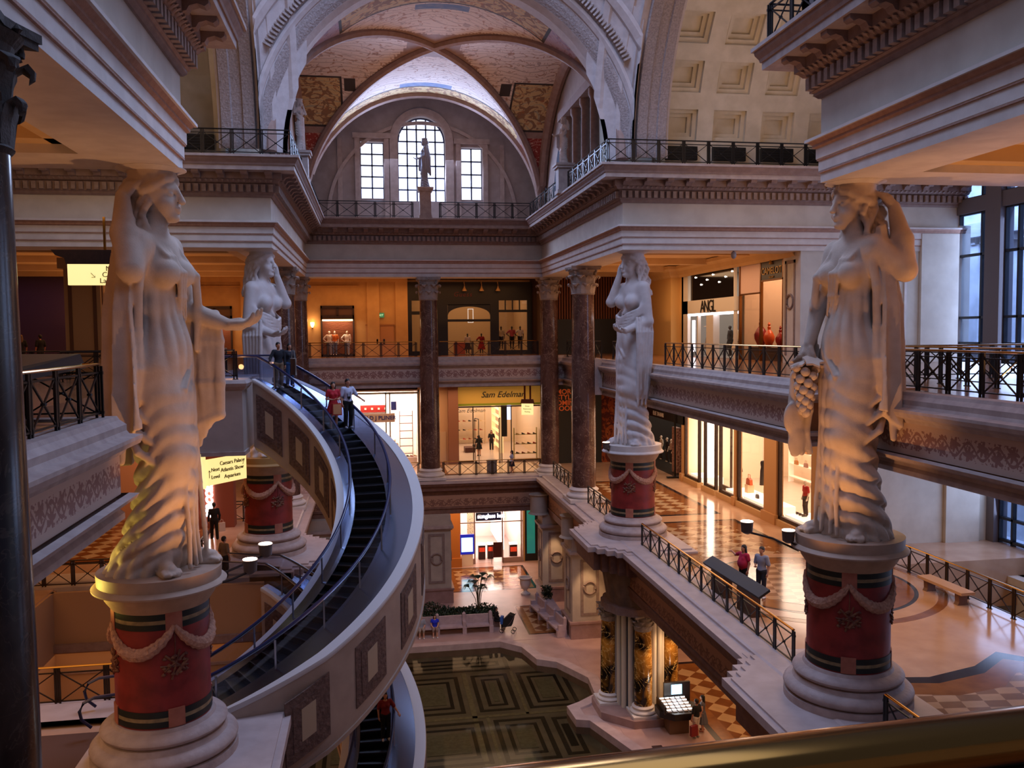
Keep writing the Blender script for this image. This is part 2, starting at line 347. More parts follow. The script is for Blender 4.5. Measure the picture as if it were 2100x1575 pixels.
for k, P in paths.items():
    mb = MB(); mb.sweep(P, ARCH); trim(mb, PLASTERW)
    mb = MB(); mb.sweep(P, CROWN); mb.sweep(P, [(.0, 4.30), (.075, 4.315), (.075, 4.345), (.0, 4.36)]); mb.sweep(P, [(-.02, 3.99), (.045, 4.0), (.045, 4.04), (0, 4.05)]); trim(mb, BAND)
    mb = MB(); mb.sweep(P, FILLET); trim(mb, PLASTERW)
    mb = MB(); mb.sweep(P, FRZ); trim(mb, PLASTER)
    mb = MB(); mb.sweep(P, BED); mb.sweep(P, CYMA)
    # modillion brackets
    for a, b, d, n in seg_iter(P, .5):
        Ln = (b-a).length; c = max(1, int(Ln/.95)); st = Ln/c
        for i in range(c):
            p = a+d*(st*(i+.5)); pts = [(0, 0), (.52, 0), (.52, -.09), (.44, -.15), (.3, -.10), (.14, -.15), (.08, -.25), (0, -.27)]
            mb.extr(pts, (p.x-d.x*.14, p.y-d.y*.14, 6.86), (n.x, n.y, 0), (0, 0, 1), (d.x*.28, d.y*.28, 0))
    trim(mb, CORN)
    mb = MB()
    for a, b, d, n in seg_iter(P, .2):
        Ln = (b-a).length; c = max(1, int(Ln/.30)); st = Ln/c
        for i in range(c):
            p = a+d*(st*(i+.5)); q = p+n*.17
            mb.beam((p.x+n.x*.085, p.y+n.y*.085, 6.08), (p.x+n.x*.085, p.y+n.y*.085, 6.38), .17 if abs(n.x) < .5 else .17, .17)
        c = max(1, int(Ln/.22)); st = Ln/c
        for i in range(c):   # egg row
            p = a+d*(st*(i+.5))+n*.24
            mb.add([(p.x+n.x*x+d.x*y, p.y+n.y*x+d.y*y, 6.53+z) for x, y, z in ((-.05, 0, .07), (.06, -.06, .0), (.06, .06, 0), (-.05, 0, -.07), (.1, 0, .03))], [(0, 1, 4), (0, 4, 2), (1, 3, 4), (4, 3, 2)])
    trim(mb, CORND)
    mb = MB(); mb.sweep(P, CORO); mb.sweep(P, LIP); trim(mb, SLABST)
# ---- floors / slabs ----
def floorpoly(name, polys, z0, z1, m):
    mb = MB()
    for p in polys:
        if len(p) == 2: mb.box((p[0][0], p[0][1], z0), (p[1][0], p[1][1], z1))
        else: mb.prism(p, z0, z1)
    return structure(mb.build(name, m))
FL3 = mat('level_three_floor', '9a6a48', .16, var='7f5438', vscale=1.4)
FL2 = mat('cream_marble_floor', 'caa488', .14, var='bd957a', vscale=1.1)
FL1 = mat('pink_marble_floor', 'c09c90', .3, var='b08c80', vscale=1.0)
UPF = mat('upper_terrace', '9b8c84', .7)
# upper terrace floors (above cornice) and gallery ceilings
floorpoly('floor_upper', [((-30, YF), (XL+.1, 62)), ((XR-.1, YF), (28.6, 62)), ((XL, YB), (XR, 62)), ((-30, -6), (XL, YN)), ((XR, -6), (28.6, YN))], 7.0, 7.44, UPF)
floorpoly('ceiling_1', [((-30, YF+1.6), (XL-1.6, 80)), ((XR+1.6, YF+1.6), (28.6, 80)), ((XL-1.6, YB+1.6), (XR+1.6, 80)), ((-30, -6), (XL-1.6, YN-1.6)), ((XR+1.6, -6), (28.6, YN-1.6))], 4.35, 4.6, CEILP)
# ceiling beams: coffered borders under the near and right galleries
mb = MB()
for x0, x1, y0, y1 in ((-30, XL-1.7, 3, YN-1.7), (XR+1.7, 28, 3, YN-1.7)):
    for yy in np.arange(y0, y1-2, 4.6): mb.box((x0, yy, 4.05), (x1, yy+.7, 4.36))
    mb.box((x0, y1-.5, 3.95), (x1, y1, 4.36)); s = x1 if x0 < 0 else x0
    mb.box((s-.5 if x0 < 0 else s, y0, 3.95), (s if x0 < 0 else s+.5, y1, 4.36))
for yy in (44, 50, 56, 61): mb.box((-30, yy, 4.0), (XL-1.7, yy+.6, 4.36)); mb.box((XR+1.7, yy, 4.0), (20.2, yy+.6, 4.36))
mb.box((-14, YF+1.6, 4.0), (-13.2, 66, 4.36)); mb.box((XL-2.4, YF+1.6, 3.9), (XL-1.6, 60, 4.36))
trim(mb, CEILP)
# level three slab
XS_R, XS_L, YS_B = 13.0, -5.8, 59.0
floorpoly('floor_level_three', [((XS_R+.3, 25.1), (28.6, 80)), ((XS_R+.3, -6), (28.6, 21.7)), ((XS_R+1.4, 21.7), (28.6, 25.1)), ((-30, 36), (XS_L-.3, 80)), ((-30, -6), (-5.1, 18.2)), ((-30, 18), (-7.5, 36)), ((XS_L-.3, YS_B+.3), (XS_R+.3, 80)), ((-5.1, -6), (13.3, .6))], -3.4, Z3, FL3)
SLT = [(-.5, -3.62), (-.05, -3.62), (-.05, -3.50), (-.12, -3.42), (-.12, -3.34), (.14, -3.24), (.18, -3.16), (.02, -3.12)]
SLF = [(-.4, -3.12), (-.10, -3.12), (-.10, -2.32)]
SLU = [(-.4, -2.32), (-.04, -2.32), (.02, -2.22), (.22, -2.14), (.26, -2.04), (.26, -1.97), (.06, -1.93), (.02, -1.86), (.02, -1.74), (-.08, -1.64), (-.12, -1.56), (-.55, -1.56), (-.55, -2.32)]
def slab(P, m1=SLABST, m2=SCROLL):
    mb = MB(); mb.sweep(P, SLT); mb.sweep(P, SLU); trim(mb, m1)
    mb = MB(); mb.sweep(P, SLF); trim(mb, m2)
slab([(XS_L-1.2, 37.0), (XS_L, 37.0), (XS_L, 49.2), (XS_L, YS_B), (XS_R, YS_B), (XS_R, 49.8)])
slab([(XS_R, 49.0), (XS_R, 25.1), (XS_R+1.6, 25.1)])
slab([(XS_R+1.6, 21.7), (XS_R, 21.7), (XS_R, -6)])
slab([(-4.9, -6), (-4.9, 18.3), (-8, 18.3)])
# breaks in the slab face by the far right columns
for yy in (45.6, 50.5): 
    mb = MB(); mb.box((XS_R-.42, yy-1.9, -3.6), (XS_R, yy-1.5, -1.57)); trim(mb, SLABST)
# level two slab
X2R, X2L, Y2B = 10.75, -3.5, 57.4
E2 = [(X2L, 36), (X2L, Y2B), (X2R, Y2B), (X2R, 16)]
floorpoly('floor_level_two', [((X2R+1, -6), (21.6, 33)), ((X2R+1, 33), (28.6, 80)), ((-30, 37), (X2L-1, 80)), ((X2L-1, Y2B+1), (X2R+1, 80)), ((-30, -6), (-5.4, 23.6)), ((-30, 23.6), (-12.5, 37))], -11.9, Z2, FL2)
T2 = [(-1.6, -9.95), (-.04, -9.95), (-.04, -10.0), (-.08, -10.02), (-.10, -10.12), (-.30, -10.30), (-.34, -10.50), (-.62, -10.62), (-.66, -10.86), (-1.6, -10.86)]
F2 = [(-1.6, -10.86), (-.66, -10.86), (-.66, -11.62), (-1.6, -11.62)]
B2 = [(-1.6, -11.62), (-.58, -11.62), (-.58, -11.76), (-.66, -11.82), (-.66, -12.12), (-1.8, -12.12), (-1.8, -11.62)]
L2ST = mat('level_two_ledge_stone', 'c2b0aa', .5, var='b5a29c', vscale=2)
L2BR = mat('level_two_brown_cornice', '84604f', .6, var='745244', vscale=4)
for P in (E2, [(-4.3, -6), (-4.3, 24.6), (-30, 24.6)], [(-30, 36), (X2L, 36), (X2L, 37)]):
    mb = MB(); mb.sweep(P, [(-1.6, -9.78), (.0, -9.78), (.0, -9.98), (-1.6, -9.98)]); mb.sweep(P, [(-1.6, -9.78), (-.42, -9.78), (-.42, -9.70), (-.50, -9.66), (-1.6, -9.66)]); trim(mb, L2ST)
    mb = MB(); mb.sweep(P, T2); mb.sweep(P, B2); trim(mb, L2BR)
    mb = MB(); mb.sweep(P, F2); trim(mb, SCROLL2)
# stepped platforms that carry the four pedestals
PEDS = {'NR': (12.25, 20.9), 'NL': (-4.95, 20.9), 'FR': (12.2, 40.0), 'FL': (-4.75, 40.0)}
def steppoly(cx, cy, s, n=4, w=2.9, d=2.7):
    """plan outline with stair-stepped corner towards the void (s=+1: void on the -x side)"""
    pts = [(cx+s*1.9, cy+3.6)]
    st = 1.35/n
    for i in range(n+1):
        pts += [(cx-s*(1.35+i*st), cy+3.6-i*.42), (cx-s*(1.35+i*st), cy+3.6-(i+1)*.42)]
    q = [(x, 2*cy-y) for x, y in reversed(pts)]
    P = pts+q
    return P if s > 0 else list(reversed(P))
for k, (cx, cy) in PEDS.items():
    s = 1 if cx > 0 else -1
    mb = MB(); mb.prism(steppoly(cx, cy, s), -9.99, -9.76); mb.prism([(x*.93+cx*.07, y*.9+cy*.1) for x, y in steppoly(cx, cy, s)], -9.77, -9.70); trim(mb, L2ST)
    mb = MB(); mb.prism([(x*.88+cx*.12, y*.88+cy*.12) for x, y in steppoly(cx, cy, s)], -10.9, -9.99); trim(mb, L2BR)
# ground floor
floorpoly('floor_level_one', [((10.8, -6), (30, 80)), ((-30, -6), (-3.6, 80)), ((-3.6, 49.5), (10.8, 80)), ((-3.6, -6), (10.8, 18))], -18.4, Z1, FL1)
# ---- walls ----
def wall(name, boxes, m):
    mb = MB()
    for a, b in boxes: mb.box(a, b)
    return structure(mb.build(name, m))
wall('wall_right_arm', [((20.13, YF+.05, -3.6), (28.6, YF+1.0, ZA)), ((28.3, YF-.1, -3.6), (28.9, YF+1, 5)), ((20.6, 36.2, -18), (28.6, 37.2, -3.6))], PLASTER)
wall('wall_right_pilaster', [((26.3, YF-.12, -3.6), (28.3, YF+.06, 4.6)), ((25.9, 36.0, -18), (27.6, 36.25, -3.6))], PLASTER)
# plaster panel frames on that wall
mb = MB(); 
for (xa, xb, za, zb) in ((21.5, 25.6, -1.2, 3.1),):
    for a, b in (((xa, za), (xb, za+.12)), ((xa, zb-.12), (xb, zb)), ((xa, za), (xa+.12, zb)), ((xb-.12, za), (xb, zb))): mb.box((a[0], YF-.03, a[1]), (b[0], YF+.06, b[1]))
trim(mb, PLASTERW)
wall('wall_back_upper', [((-30, 66, Z3), (2.55, 66.4, 4.4))], OCHRE)
wall('wall_far_left', [((-30.3, -6, -18), (-30, 80, 4.4))], mat('purple_dark_wall', '4a3440', .8))
wall('wall_back_middle', [((-30, 66, Z2), (-2.1, 66.4, -3.4)), ((3.3, 66, Z2), (6.2, 66.4, -3.4)), ((12.8, 66, Z2), (13.2, 66.4, -3.4))], mat('peach_wall', 'c9a07c', .8))
wall('wall_far_back', [((-30, 80, -18), (30, 80.3, 7)), ((12.02, 66.0, Z3), (12.6, 66.4, 4.4)), ((12.5, 64, Z3), (12.7, 66.4, 4.4)), ((28.6, 41, -18), (28.9, 80, 7))], mat('dark_warm_wall', '4a3428', .8))
wall('wall_back_ground', [((-30, 67, Z1), (6.3, 67.4, -11.9)), ((11.5, 67, Z1), (12.2, 67.4, -11.9)), ((12.9, 67, Z1), (30, 67.4, -11.9))], OCHRE)
wall('wall_left_ground', [((-19, -6, Z1), (-18.7, 80, -11.9))], OCHRE)
wall('wall_right_ground', [((22, -6, Z1), (22.3, 80, -11.9))], OCHRE)
wall('wall_back_behind_camera', [((-30, -6.3, -18), (30, -6, 7))], PLASTER)
wall('wall_left_well', [((-12.6, 24.5, -18), (-12.4, 36, -9.9)), ((-12.5, 35.6, -18), (-4.5, 35.8, -9.9))], mat('tan_well_wall', 'b08a68', .8))
mb = MB(); mb.box((-12.4, 35.4, -12.2), (-4.5, 35.62, -11.9)); mb.box((-12.4, 35.5, -13.1), (-4.5, 35.62, -13.0)); trim(mb, CORN)
# pilasters, picture rails on the ochre back wall
mb = MB()
for x in (-14.8, -9.4, -6.2, -.35, 1.75): mb.box((x, 65.8, Z3), (x+.9, 66, 4.35))
mb.box((-30, 65.75, 3.9), (2.55, 66, 4.35)); mb.box((-30, 65.85, 3.55), (-.9, 66, 3.62))
trim(mb, OCHRE)
# ---- vault over the far arm (groin vault, painted) ----
R0, RY, YM = 7.79, 9.63, 48.47
HS = 7.85
GOLDG = fresco('fresco_parchment', 'e2d0c4', 'a87a5e', '94786e', .75, .615, 3.2)
PANEL = fresco('fresco_figures_gold', 'd0b07c', '7e5238', '8f9a8a', .8, .53, 2.4, 'b0683c')
REDP = fresco('fresco_red_grotesque', '9a3a30', 'e0b8a0', 'e0b8a0', 1.4, .62, 3.0)
BLUEP = mat('fresco_blue_panel', '5a6f9a', .8, var='7f86a0', vscale=3)
DARKB = mat('fresco_dark_border', '3c322e', .8)
RIB = mat('vault_rib_stone', 'a5897c', .75, var='98796c', vscale=3)
LAV = fresco('fresco_lilac_band', 'b9a2b4', 'a07480', '7f7fa8', 1.3, .58, 2.0)
def hx(x): return sqrt(max(0, 1-((x-CX)/R0)**2))
def hy(y): return sqrt(max(0, 1-((y-YM)/RY)**2))
def vaultmat(x, y):
    ax, ay = hx(x), hy(y); g = abs(ax-ay)
    if g < .018: return 4
    if ax > ay:    # near / far webs: profile across x
        a = math.degrees(math.asin(min(1, ax))) ; d = abs(y-YM)/RY
        if a < 36: return 2
        if a < 40: return 4
        if y < YM:
            if d > .66: return 6 if a < 52 else (5 if (d < .675 or a < 53) else 1)
            return 3 if (.58 < d < .64 and a > 80) else 0
        if d > .80:
            if d < .815 or d > .985: return 5
            return 1
        if .72 < d < .80 and a > 78: return 3
        return 0
    a = math.degrees(math.asin(min(1, ay))); d = abs(x-CX)/R0
    if a < 37: return 2
    if a < 40: return 4
    if a < 66 and d > .66: return 5 if (a < 41.2 or a > 64.8 or d < .672) else 1
    if 58 < a < 65 and .56 < d < .635: return 5
    return 0
nx, ny = 150, 180; vs = []; fs = []; mi = []
for j in range(ny+1):
    for i in range(nx+1):
        # angular spacing keeps the steep haunches smooth
        tx = -pi/2+pi*i/nx; x = CX+R0*sin(tx); ty = -pi/2+pi*j/ny; y = YM+RY*sin(ty)
        vs.append((x, y, HS+7.79*max(hx(x), hy(y))))
for j in range(ny):
    for i in range(nx):
        a = j*(nx+1)+i; fs.append((a, a+nx+1, a+nx+2, a+1))
        x = (vs[a][0]+vs[a+nx+2][0])/2; y = (vs[a][1]+vs[a+nx+2][1])/2; mi.append(vaultmat(x, y))
me = bpy.data.meshes.new('ceiling_vault'); me.from_pydata(vs, [], fs)
for m in (GOLDG, PANEL, REDP, BLUEP, RIB, DARKB, LAV): me.materials.append(m)
me.polygons.foreach_set('material_index', mi); me.polygons.foreach_set('use_smooth', [True]*len(fs)); me.update()
structure(link('ceiling_vault', me))
# diagonal ribs and wall ribs
def arcpts(fn, n=48): return [fn(i/n) for i in range(n+1)]
mb = MB()
for sx in (-1, 1):
    def dg(t, sx=sx):
        s = sin(-pi/2+pi*t); x = CX+sx*R0*s; y = YM+RY*s; return (x, y, HS+7.79*sqrt(max(0, 1-s*s))-.02)
    mb.tube(arcpts(dg), .26, 8)
trim(mb, RIB, True)
mb = MB()
for yy, w in ((YB-.15, .3),):
    mb.tube(arcpts(lambda t: (CX-R0*cos(pi*t), yy, HS+R0*sin(pi*t))), w, 8)
for xx in (CX-R0, CX+R0): mb.tube(arcpts(lambda t: (xx, YM-RY*cos(pi*t), HS+7.79*sin(pi*t))), .32, 8)
trim(mb, RIB, True)
# ---- great arches round the crossing with carved archivolts ----
RPn = sqrt(R0**2+(38.84-29.9)**2)
def archring(axis, c, cz, r, prof, pos, n=64, sgn=1, a0=0, a1=pi, sph=0):
    """sweep (radial, depth) profile round a semicircle. axis 'y': arch in a plane y=pos"""
    mb = MB(); m = len(prof); base = 0
    for i in range(n+1):
        t = a0+(a1-a0)*i/n
        for ro, dp in prof:
            rr = r+ro
            if sph: rr = min(rr, (R0+.30 if axis == 'y' else 9.25)/max(1e-4, abs(cos(t))))
            u = c-rr*cos(t); z = cz+rr*sin(t)
            p0 = pos+dp*sgn
            if sph and ro > 0:   # mouldings ride on the curved pendentive
                q = sqrt(max(0, RPn**2-rr**2)); p0 = (29.9+q-.06+dp) if axis == 'y' else CX+sgn*(q-.06+dp)
            mb.v.append((u, p0, z) if axis == 'y' else (p0, u, z))
    for i in range(n):
        for k in range(m-1):
            if sph and prof[k+1][0] > 0:
                pass
            mb.f.append((i*m+k, (i+1)*m+k, (i+1)*m+k+1, i*m+k+1))
    return mb
ARW = mat('pale_arch_stone', 'c6bbb8', .7, var='b9adaa', vscale=3, bump=.15, bscale=10)
ROPE = mat('carved_moulding_stone', 'a89a96', .75, var='8f827e', vscale=14, bump=.8, bscale=12)
# far arch: intrados band 1.6 deep, face mouldings
AP = [(0.0, .7), (0, 0), (.16, -.08), (.66, -.08), (.66, -.20), (.78, -.26), (.9, -.20), (.9, -.12), (1.55, -.12), (1.55, -.34), (1.72, -.42), (1.86, -.34), (1.86, -.16), (2.1, -.16), (2.1, .3)]
trim(archring('y', CX, HS, 7.6, AP, YF+.25, sph=1), ARW)
trim(archring('y', CX, HS, 7.6, [(.17, -.09), (.3, -.15), (.48, -.15), (.62, -.09)], YF+.25, sph=1), ROPE)
mb = MB()
for i in range(150):     # bead and dart row
    t = pi*(i+.5)/150; r = 7.6+1.2
    if abs(r*cos(t)) > R0: continue
    p = Vector((CX-r*cos(t), 29.9+sqrt(RPn**2-r*r)-.16, HS+r*sin(t))); rd = Vector((-cos(t), 0, sin(t))); tg = Vector((sin(t), 0, cos(t)))
    vs2 = [p+rd*a*.30+tg*b*.045+Vector((0, c*.10, 0)) for a in (-1, 1) for b in (-1, 1) for c in (-1, 1)]
    mb.add(vs2, [(0, 1, 3, 2), (4, 6, 7, 5), (0, 4, 5, 1), (2, 3, 7, 6), (0, 2, 6, 4), (1, 5, 7, 3)])
trim(mb, ROPE)
# side arches in the planes x = XL and x = XR
RS = 8.9; YC = 29.9
for pos, sg in ((XR+.15, 1), (XL-.15, -1)):
    SP = [(0.0, 1.85), (.0, .0), (.1, -.06), (.36, -.06), (.36, -.16), (.5, -.16), (.5, -.1), (.95, -.1), (.95, -.26), (1.1, -.3), (1.2, -.1), (1.5, -.1), (1.5, .2)]
    trim(archring('x', YC, HS, RS-.35, SP, pos, sgn=sg, sph=1), ARW)
    trim(archring('x', YC, HS, RS-.35, [(-.02, 1.75), (-.14, 1.7), (-.16, 1.3), (-.08, 1.25), (-.08, .85), (-.16, .8), (-.16, .35), (-.02, .3)], pos, sgn=sg), ROPE)
# pendentives with red painted panels
RPn = sqrt(R0**2+(YF-YC)**2)
for qx in (-1, 1):
    for qy in (-1, 1):
        mb = MB(); n = 36; idx = {}
        vs3 = []; fs3 = []
        for i in range(n+1):
            for j in range(n+1):
                x = qx*(R0+.1)*i/n; y = qy*(YF-YC+.1)*j/n; q = RPn**2-x*x-y*y
                vs3.append((CX+x, YC+y, HS+sqrt(max(q, 0))))
        mi3 = []
        for i in range(n):
            for j in range(n):
                if vs3[i*(n+1)+j][2] > HS+9.6: continue
                fs3.append((i*(n+1)+j, (i+1)*(n+1)+j, (i+1)*(n+1)+j+1, i*(n+1)+j+1))
                a, b = (i+.5)/n, (j+.5)/n; z = vs3[i*(n+1)+j][2]-HS
                red = .55 < a < .965 and .55 < b < .965 and abs(a-b) < .17*max(0.0, (z-6.6))/1.2
                mi3.append(1 if red else 0)
        me = bpy.data.meshes.new('p'); me.from_pydata(vs3, [], fs3); me.materials.append(ARW); me.materials.append(REDP)
        me.polygons.foreach_set('material_index', mi3); me.update(); structure(link('ceiling_pendentive', me))
# drum ring under the skylight
mb = MB(); mb.lathe([(8.3, 17.2), (8.0, 17.4), (8.0, 18.0), (7.7, 18.2), (7.7, 21), (8.6, 21), (8.6, 17.2)], (CX, YC, 0), 48, caps=False); trim(mb, ARW)
# ---- coffered barrel vaults over the side arms ----
COFF = mat('cream_coffer_plaster', 'dcd0ba', .8, var='ccc0a8', vscale=1.5)
COFD = mat('coffer_recess_plaster', 'b79f84', .85)
def barrel(x0, x1, cy, r, xs, name):
    """coffered barrel (axis along x). xs = left edges of the coffers"""
    mb = MB(); A0 = radians(8.2); dA = radians(12.4); cw = radians(8.1); W = 1.62; rings = 14
    def pt(x, t, rr=r): return (x, cy+rr*cos(t), HS-.3+rr*sin(t))
    def quad(p): mb.add(p, [(0, 1, 2, 3)])
    ts = [0]+[v for k in range(rings) for v in (A0+k*dA, A0+k*dA+cw)]+[pi]
    X = [x0]+[v for x in xs for v in (x, x+W)]+[x1]
    X = [v for v in X if x0 <= v <= x1]
    for a in range(len(ts)-1):
        sub = 3
        for i in range(len(X)-1):
            cof = (a % 2 == 1) and any(abs(X[i]-x) < 1e-4 for x in xs) and X[i+1]-X[i] > W-.01
            if not cof:
                for s in range(sub):
                    t0 = ts[a]+(ts[a+1]-ts[a])*s/sub; t1 = ts[a]+(ts[a+1]-ts[a])*(s+1)/sub
                    quad([pt(X[i], t0), pt(X[i+1], t0), pt(X[i+1], t1), pt(X[i], t1)])
            else:
                lv = [(0, 0), (0, .22), (.18, .22), (.18, .42), (.36, .42), (.36, .60)]
                rg = []
                for ins, dp in lv:
                    dt = ins/r; rg.append([pt(X[i]+ins, ts[a]+dt, r+dp), pt(X[i+1]-ins, ts[a]+dt, r+dp), pt(X[i+1]-ins, ts[a+1]-dt, r+dp), pt(X[i]+ins, ts[a+1]-dt, r+dp)])
                for g in range(len(rg)-1):
                    for k in range(4): quad([rg[g][k], rg[g][(k+1) % 4], rg[g+1][(k+1) % 4], rg[g+1][k]])
                quad(rg[-1])
    return structure(mb.build(name, COFF, fixn=False))
RB = 9.9
barrel(XR+1.7, 28.6, YC, RB, [13.6+2.4*i for i in range(6)], 'ceiling_barrel_right')
barrel(-24, XL-1.7, YC, RB, [-8.2-2.4*i for i in range(6)], 'ceiling_barrel_left')
wall('wall_right_end_upper', [((28.6, 19, 7.2), (28.9, 41, 18))], PLASTER)
wall('wall_left_end_upper', [((-24.3, 19, 7.2), (-24, 41, 18))], PLASTER)
# dark air grilles at the foot of the coffers: one thing each
vent_m = mat('vent_black', '050505', .6)
vents = [(13.6+2.4*i, 1) for i in range(5)] + [(-8.2-2.4*i, -1) for i in range(2)]
for i, (x, s) in enumerate(vents):
    mb = MB(); mb.box((x, YC+RB-.30, HS+.18), (x+1.62, YC+RB-.10, HS+.8)); o = mb.build('air_grille', vent_m)
    fr = MB(); 
    for k in range(5): fr.box((x+.02, YC+RB-.35, HS+.24+k*.12), (x+1.60, YC+RB-.33, HS+.26+k*.12))
    fr.build('louvre', mat('vent_slat', '101012', .5), o)
    tag(o, ('black vent behind the left upper railing, %s one' % ['right', 'left'][i-5]) if s < 0 else 'black vent below the right vault coffers, %s from the left' % ['first', 'second', 'third', 'fourth', 'fifth'][i], 'vent', 'air grilles on the left vault' if s < 0 else 'air grilles under the right vault coffers')
# side lunette walls of the far arm with tall window bays
LUN = mat('lunette_plaster', 'a8968e', .8, var='9c8a82', vscale=2)
for sx, X in ((-1, CX-R0-.3), (1, CX+R0+.3)):
    mb = MB(); n = 40
    # wall with arched opening cut: ring between outer ellipse and inner opening
    for i in range(n):
        t0, t1 = pi*i/n, pi*(i+1)/n
        o = lambda t, k: (X, YM-RY*k*cos(t), HS+7.79*k*sin(t)-.0)
        mb.add([o(t0, 1.03), o(t1, 1.03), o(t1, .74), o(t0, .74)], [(0, 1, 2, 3)])
    trim(mb, LUN)
    pil = MB()
    for dy in (-3.1, -1.1, 1.1, 3.1): pil.lathe([(.34, 7.4), (.34, 7.6), (.26, 7.7), (.24, 12.3), (.34, 12.5), (.34, 12.8)], (X+sx*.1, YM+dy, 0), 16)
    pil.box((X-.3, YM-4.4, 12.8), (X+.5, YM+4.4, 13.3)); trim(pil, CORN, True)
    structure(wall('wall_lunette_%s' % ('right' if sx > 0 else 'left'), [((X+sx*1.6-.1, YF, 7.2), (X+sx*1.6+.1, YB+2, 16))], mat('pale_green_plaster', 'c4c8ba', .8)))
# ---- back lunette wall with three windows ----
YW = 59.8; k = YW/62
wins = [(-.6*k, 1.0*k, 9.45*k, 13.34*k, 0), (2.0*k, 5.29*k, 9.3*k, 13.5*k, 1), (6.42*k, 7.92*k, 9.45*k, 13.1*k, 0)]
mb = MB()
holes = [(a, b, c, d+((b-a)/2 if r else 0)) for a, b, c, d, r in wins]
xs_ = sorted(set([CX-8.3]+[v for h in holes for v in h[:2]]+[CX+8.3]))
for i in range(len(xs_)-1):
    xa, xb = xs_[i], xs_[i+1]; h = [q for q in holes if abs(q[0]-xa) < 1e-6]
    if h: mb.box((xa, YW, 7.2), (xb, YW+.7, h[0][2])); mb.box((xa, YW, h[0][3]), (xb, YW+.7, 16.4))
    else: mb.box((xa, YW, 7.2), (xb, YW+.7, 16.4))
a, b, c, d, r = wins[1]; rr = (b-a)/2; xm = (a+b)/2; n = 24
for s in (-1, 1):   # spandrels of the round-headed window
    poly = [(s*rr*cos(t), rr*sin(t)) for t in [pi/2*i/n for i in range(n+1)]]+[(s*rr, rr)]
    mb.extr([(p[0], p[1]) for p in poly], (xm, YW, d), (1, 0, 0), (0, 0, 1), (0, .7, 0))
structure(mb.build('wall_back_lunette', LUN))
ARS = mat('window_surround_stone', 'b39c90', .75, var='a58e82', vscale=3)
mb = archring('y', xm, d, rr+.02, [(0, .4), (0, -.12), (.12, -.18), (.5, -.18), (.56, -.1), (.56, .05)], YW, 40); trim(mb, ARS)
mb = MB()
for s in (-1, 1): mb.box((xm+s*(rr+.29)-.27, YW-.15, 7.5), (xm+s*(rr+.29)+.27, YW+.05, d))
for q in (wins[0], wins[2]):
    for x in (q[0]-.36, q[1]+.04): mb.box((x, YW-.14, 7.5), (x+.32, YW+.03, q[3]+.3))
    mb.box((q[0]-.5, YW-.2, q[3]+.2), (q[1]+.5, YW+.03, q[3]+.55))
    xo = q[0]-1.5 if q is wins[0] else q[1]+1.2; mb.box((xo, YW-.1, 7.5), (xo+.3, YW+.03, q[3]+.2))
trim(mb, ARS)
trim(archring('y', CX, HS, 6.2, [(0, .02), (0, -.12), (.22, -.14), (.22, .02)], YW, 56), ARS)
SKYP = mat('frosted_daylight_pane', 'eef2ff', .4, emit='d8e2ff', estr=2.6)
MUN = mat('window_bars', '40465e', .6)
for wi, (a, b, c, d, r) in enumerate(wins):
    fr = MB(); gl = MB(); w = b-a; top = d+(w/2 if r else 0)
    if r:
        poly = [(a, c), (b, c)]+[(xm+w/2*cos(t), d+w/2*sin(t)) for t in [pi*i/24 for i in range(25)]]
        gl.extr([(p[0], p[1]) for p in poly], (0, YW+.5, 0), (1, 0, 0), (0, 0, 1), (0, .05, 0))
    else: gl.box((a, YW+.5, c), (b, YW+.55, d))
    nc = 5 if r else 2; pan = w/nc; nr = int(round((d-c)/.82))
    for i in range(nc+1):
        x = a+pan*i; zt = d+(sqrt(max(0, (w/2)**2-(x-xm)**2)) if r else 0); fr.box((x-.05, YW+.4, c), (x+.05, YW+.5, zt))
    for j in range(nr+1+(2 if r else 0)):
        z = c+(d-c)*j/nr
        if z > top: continue
        hw = w/2 if z <= d else sqrt(max(0, (w/2)**2-(z-d)**2)); xc = (a+b)/2; fr.box((xc-hw, YW+.4, z-.045), (xc+hw, YW+.5, z+.045))
    if r: fr.tube([(xm-w/2*cos(t)*.98, YW+.45, d+w/2*sin(t)*.98) for t in [pi*i/24 for i in range(25)]], .07, 6)
    o = fr.build('window_%d' % (wi+1), MUN); structure(o); g = gl.build('window_pane', SKYP, o)
# ---- tall window wall on the right (x = 28.5) with the street facade outside ----
FRM = mat('grey_mullion', '6a6468', .6); FRD = mat('dark_window_frame', '23262e', .5)
GL = glassmat('window_glass', 'd8e6ff', .10)
wn = 3
for (z0, z1) in ((-1.6, 5.5), (-10.6, -4.2), (6.2, 7.1)):
    for yi in range(5):
        y1 = 39.7-yi*4.0; y0 = y1-3.0
        wn += 1; fr = MB(); gl = MB()
        for yy in (y0, y0+.55, y1-.85, y1): fr.box((28.35, yy-.06, z0), (28.55, yy+.06, z1))
        hs = [z0, z0+.9, z0+(z1-z0)*.30, z0+(z1-z0)*.72, z1] if z1-z0 > 3 else [z0, z1]
        for zz in hs: fr.box((28.35, y0, zz-.06), (28.55, y1, zz+.06))
        gl.box((28.44, y0, z0), (28.47, y1, z1)); o = structure(fr.build('window_%d' % wn, FRD)); gl.build('window_pane', GL, o)
mb = MB()
for yi in range(6): 
    y0 = 39.7-yi*4.0; mb.box((28.1, y0, -12), (28.8, y0+1.0, 7.2))
mb.box((28.2, 15, 5.5), (28.8, 41, 6.2)); mb.box((28.2, 15, -4.2), (28.8, 41, -1.6)); trim(mb, FRM)
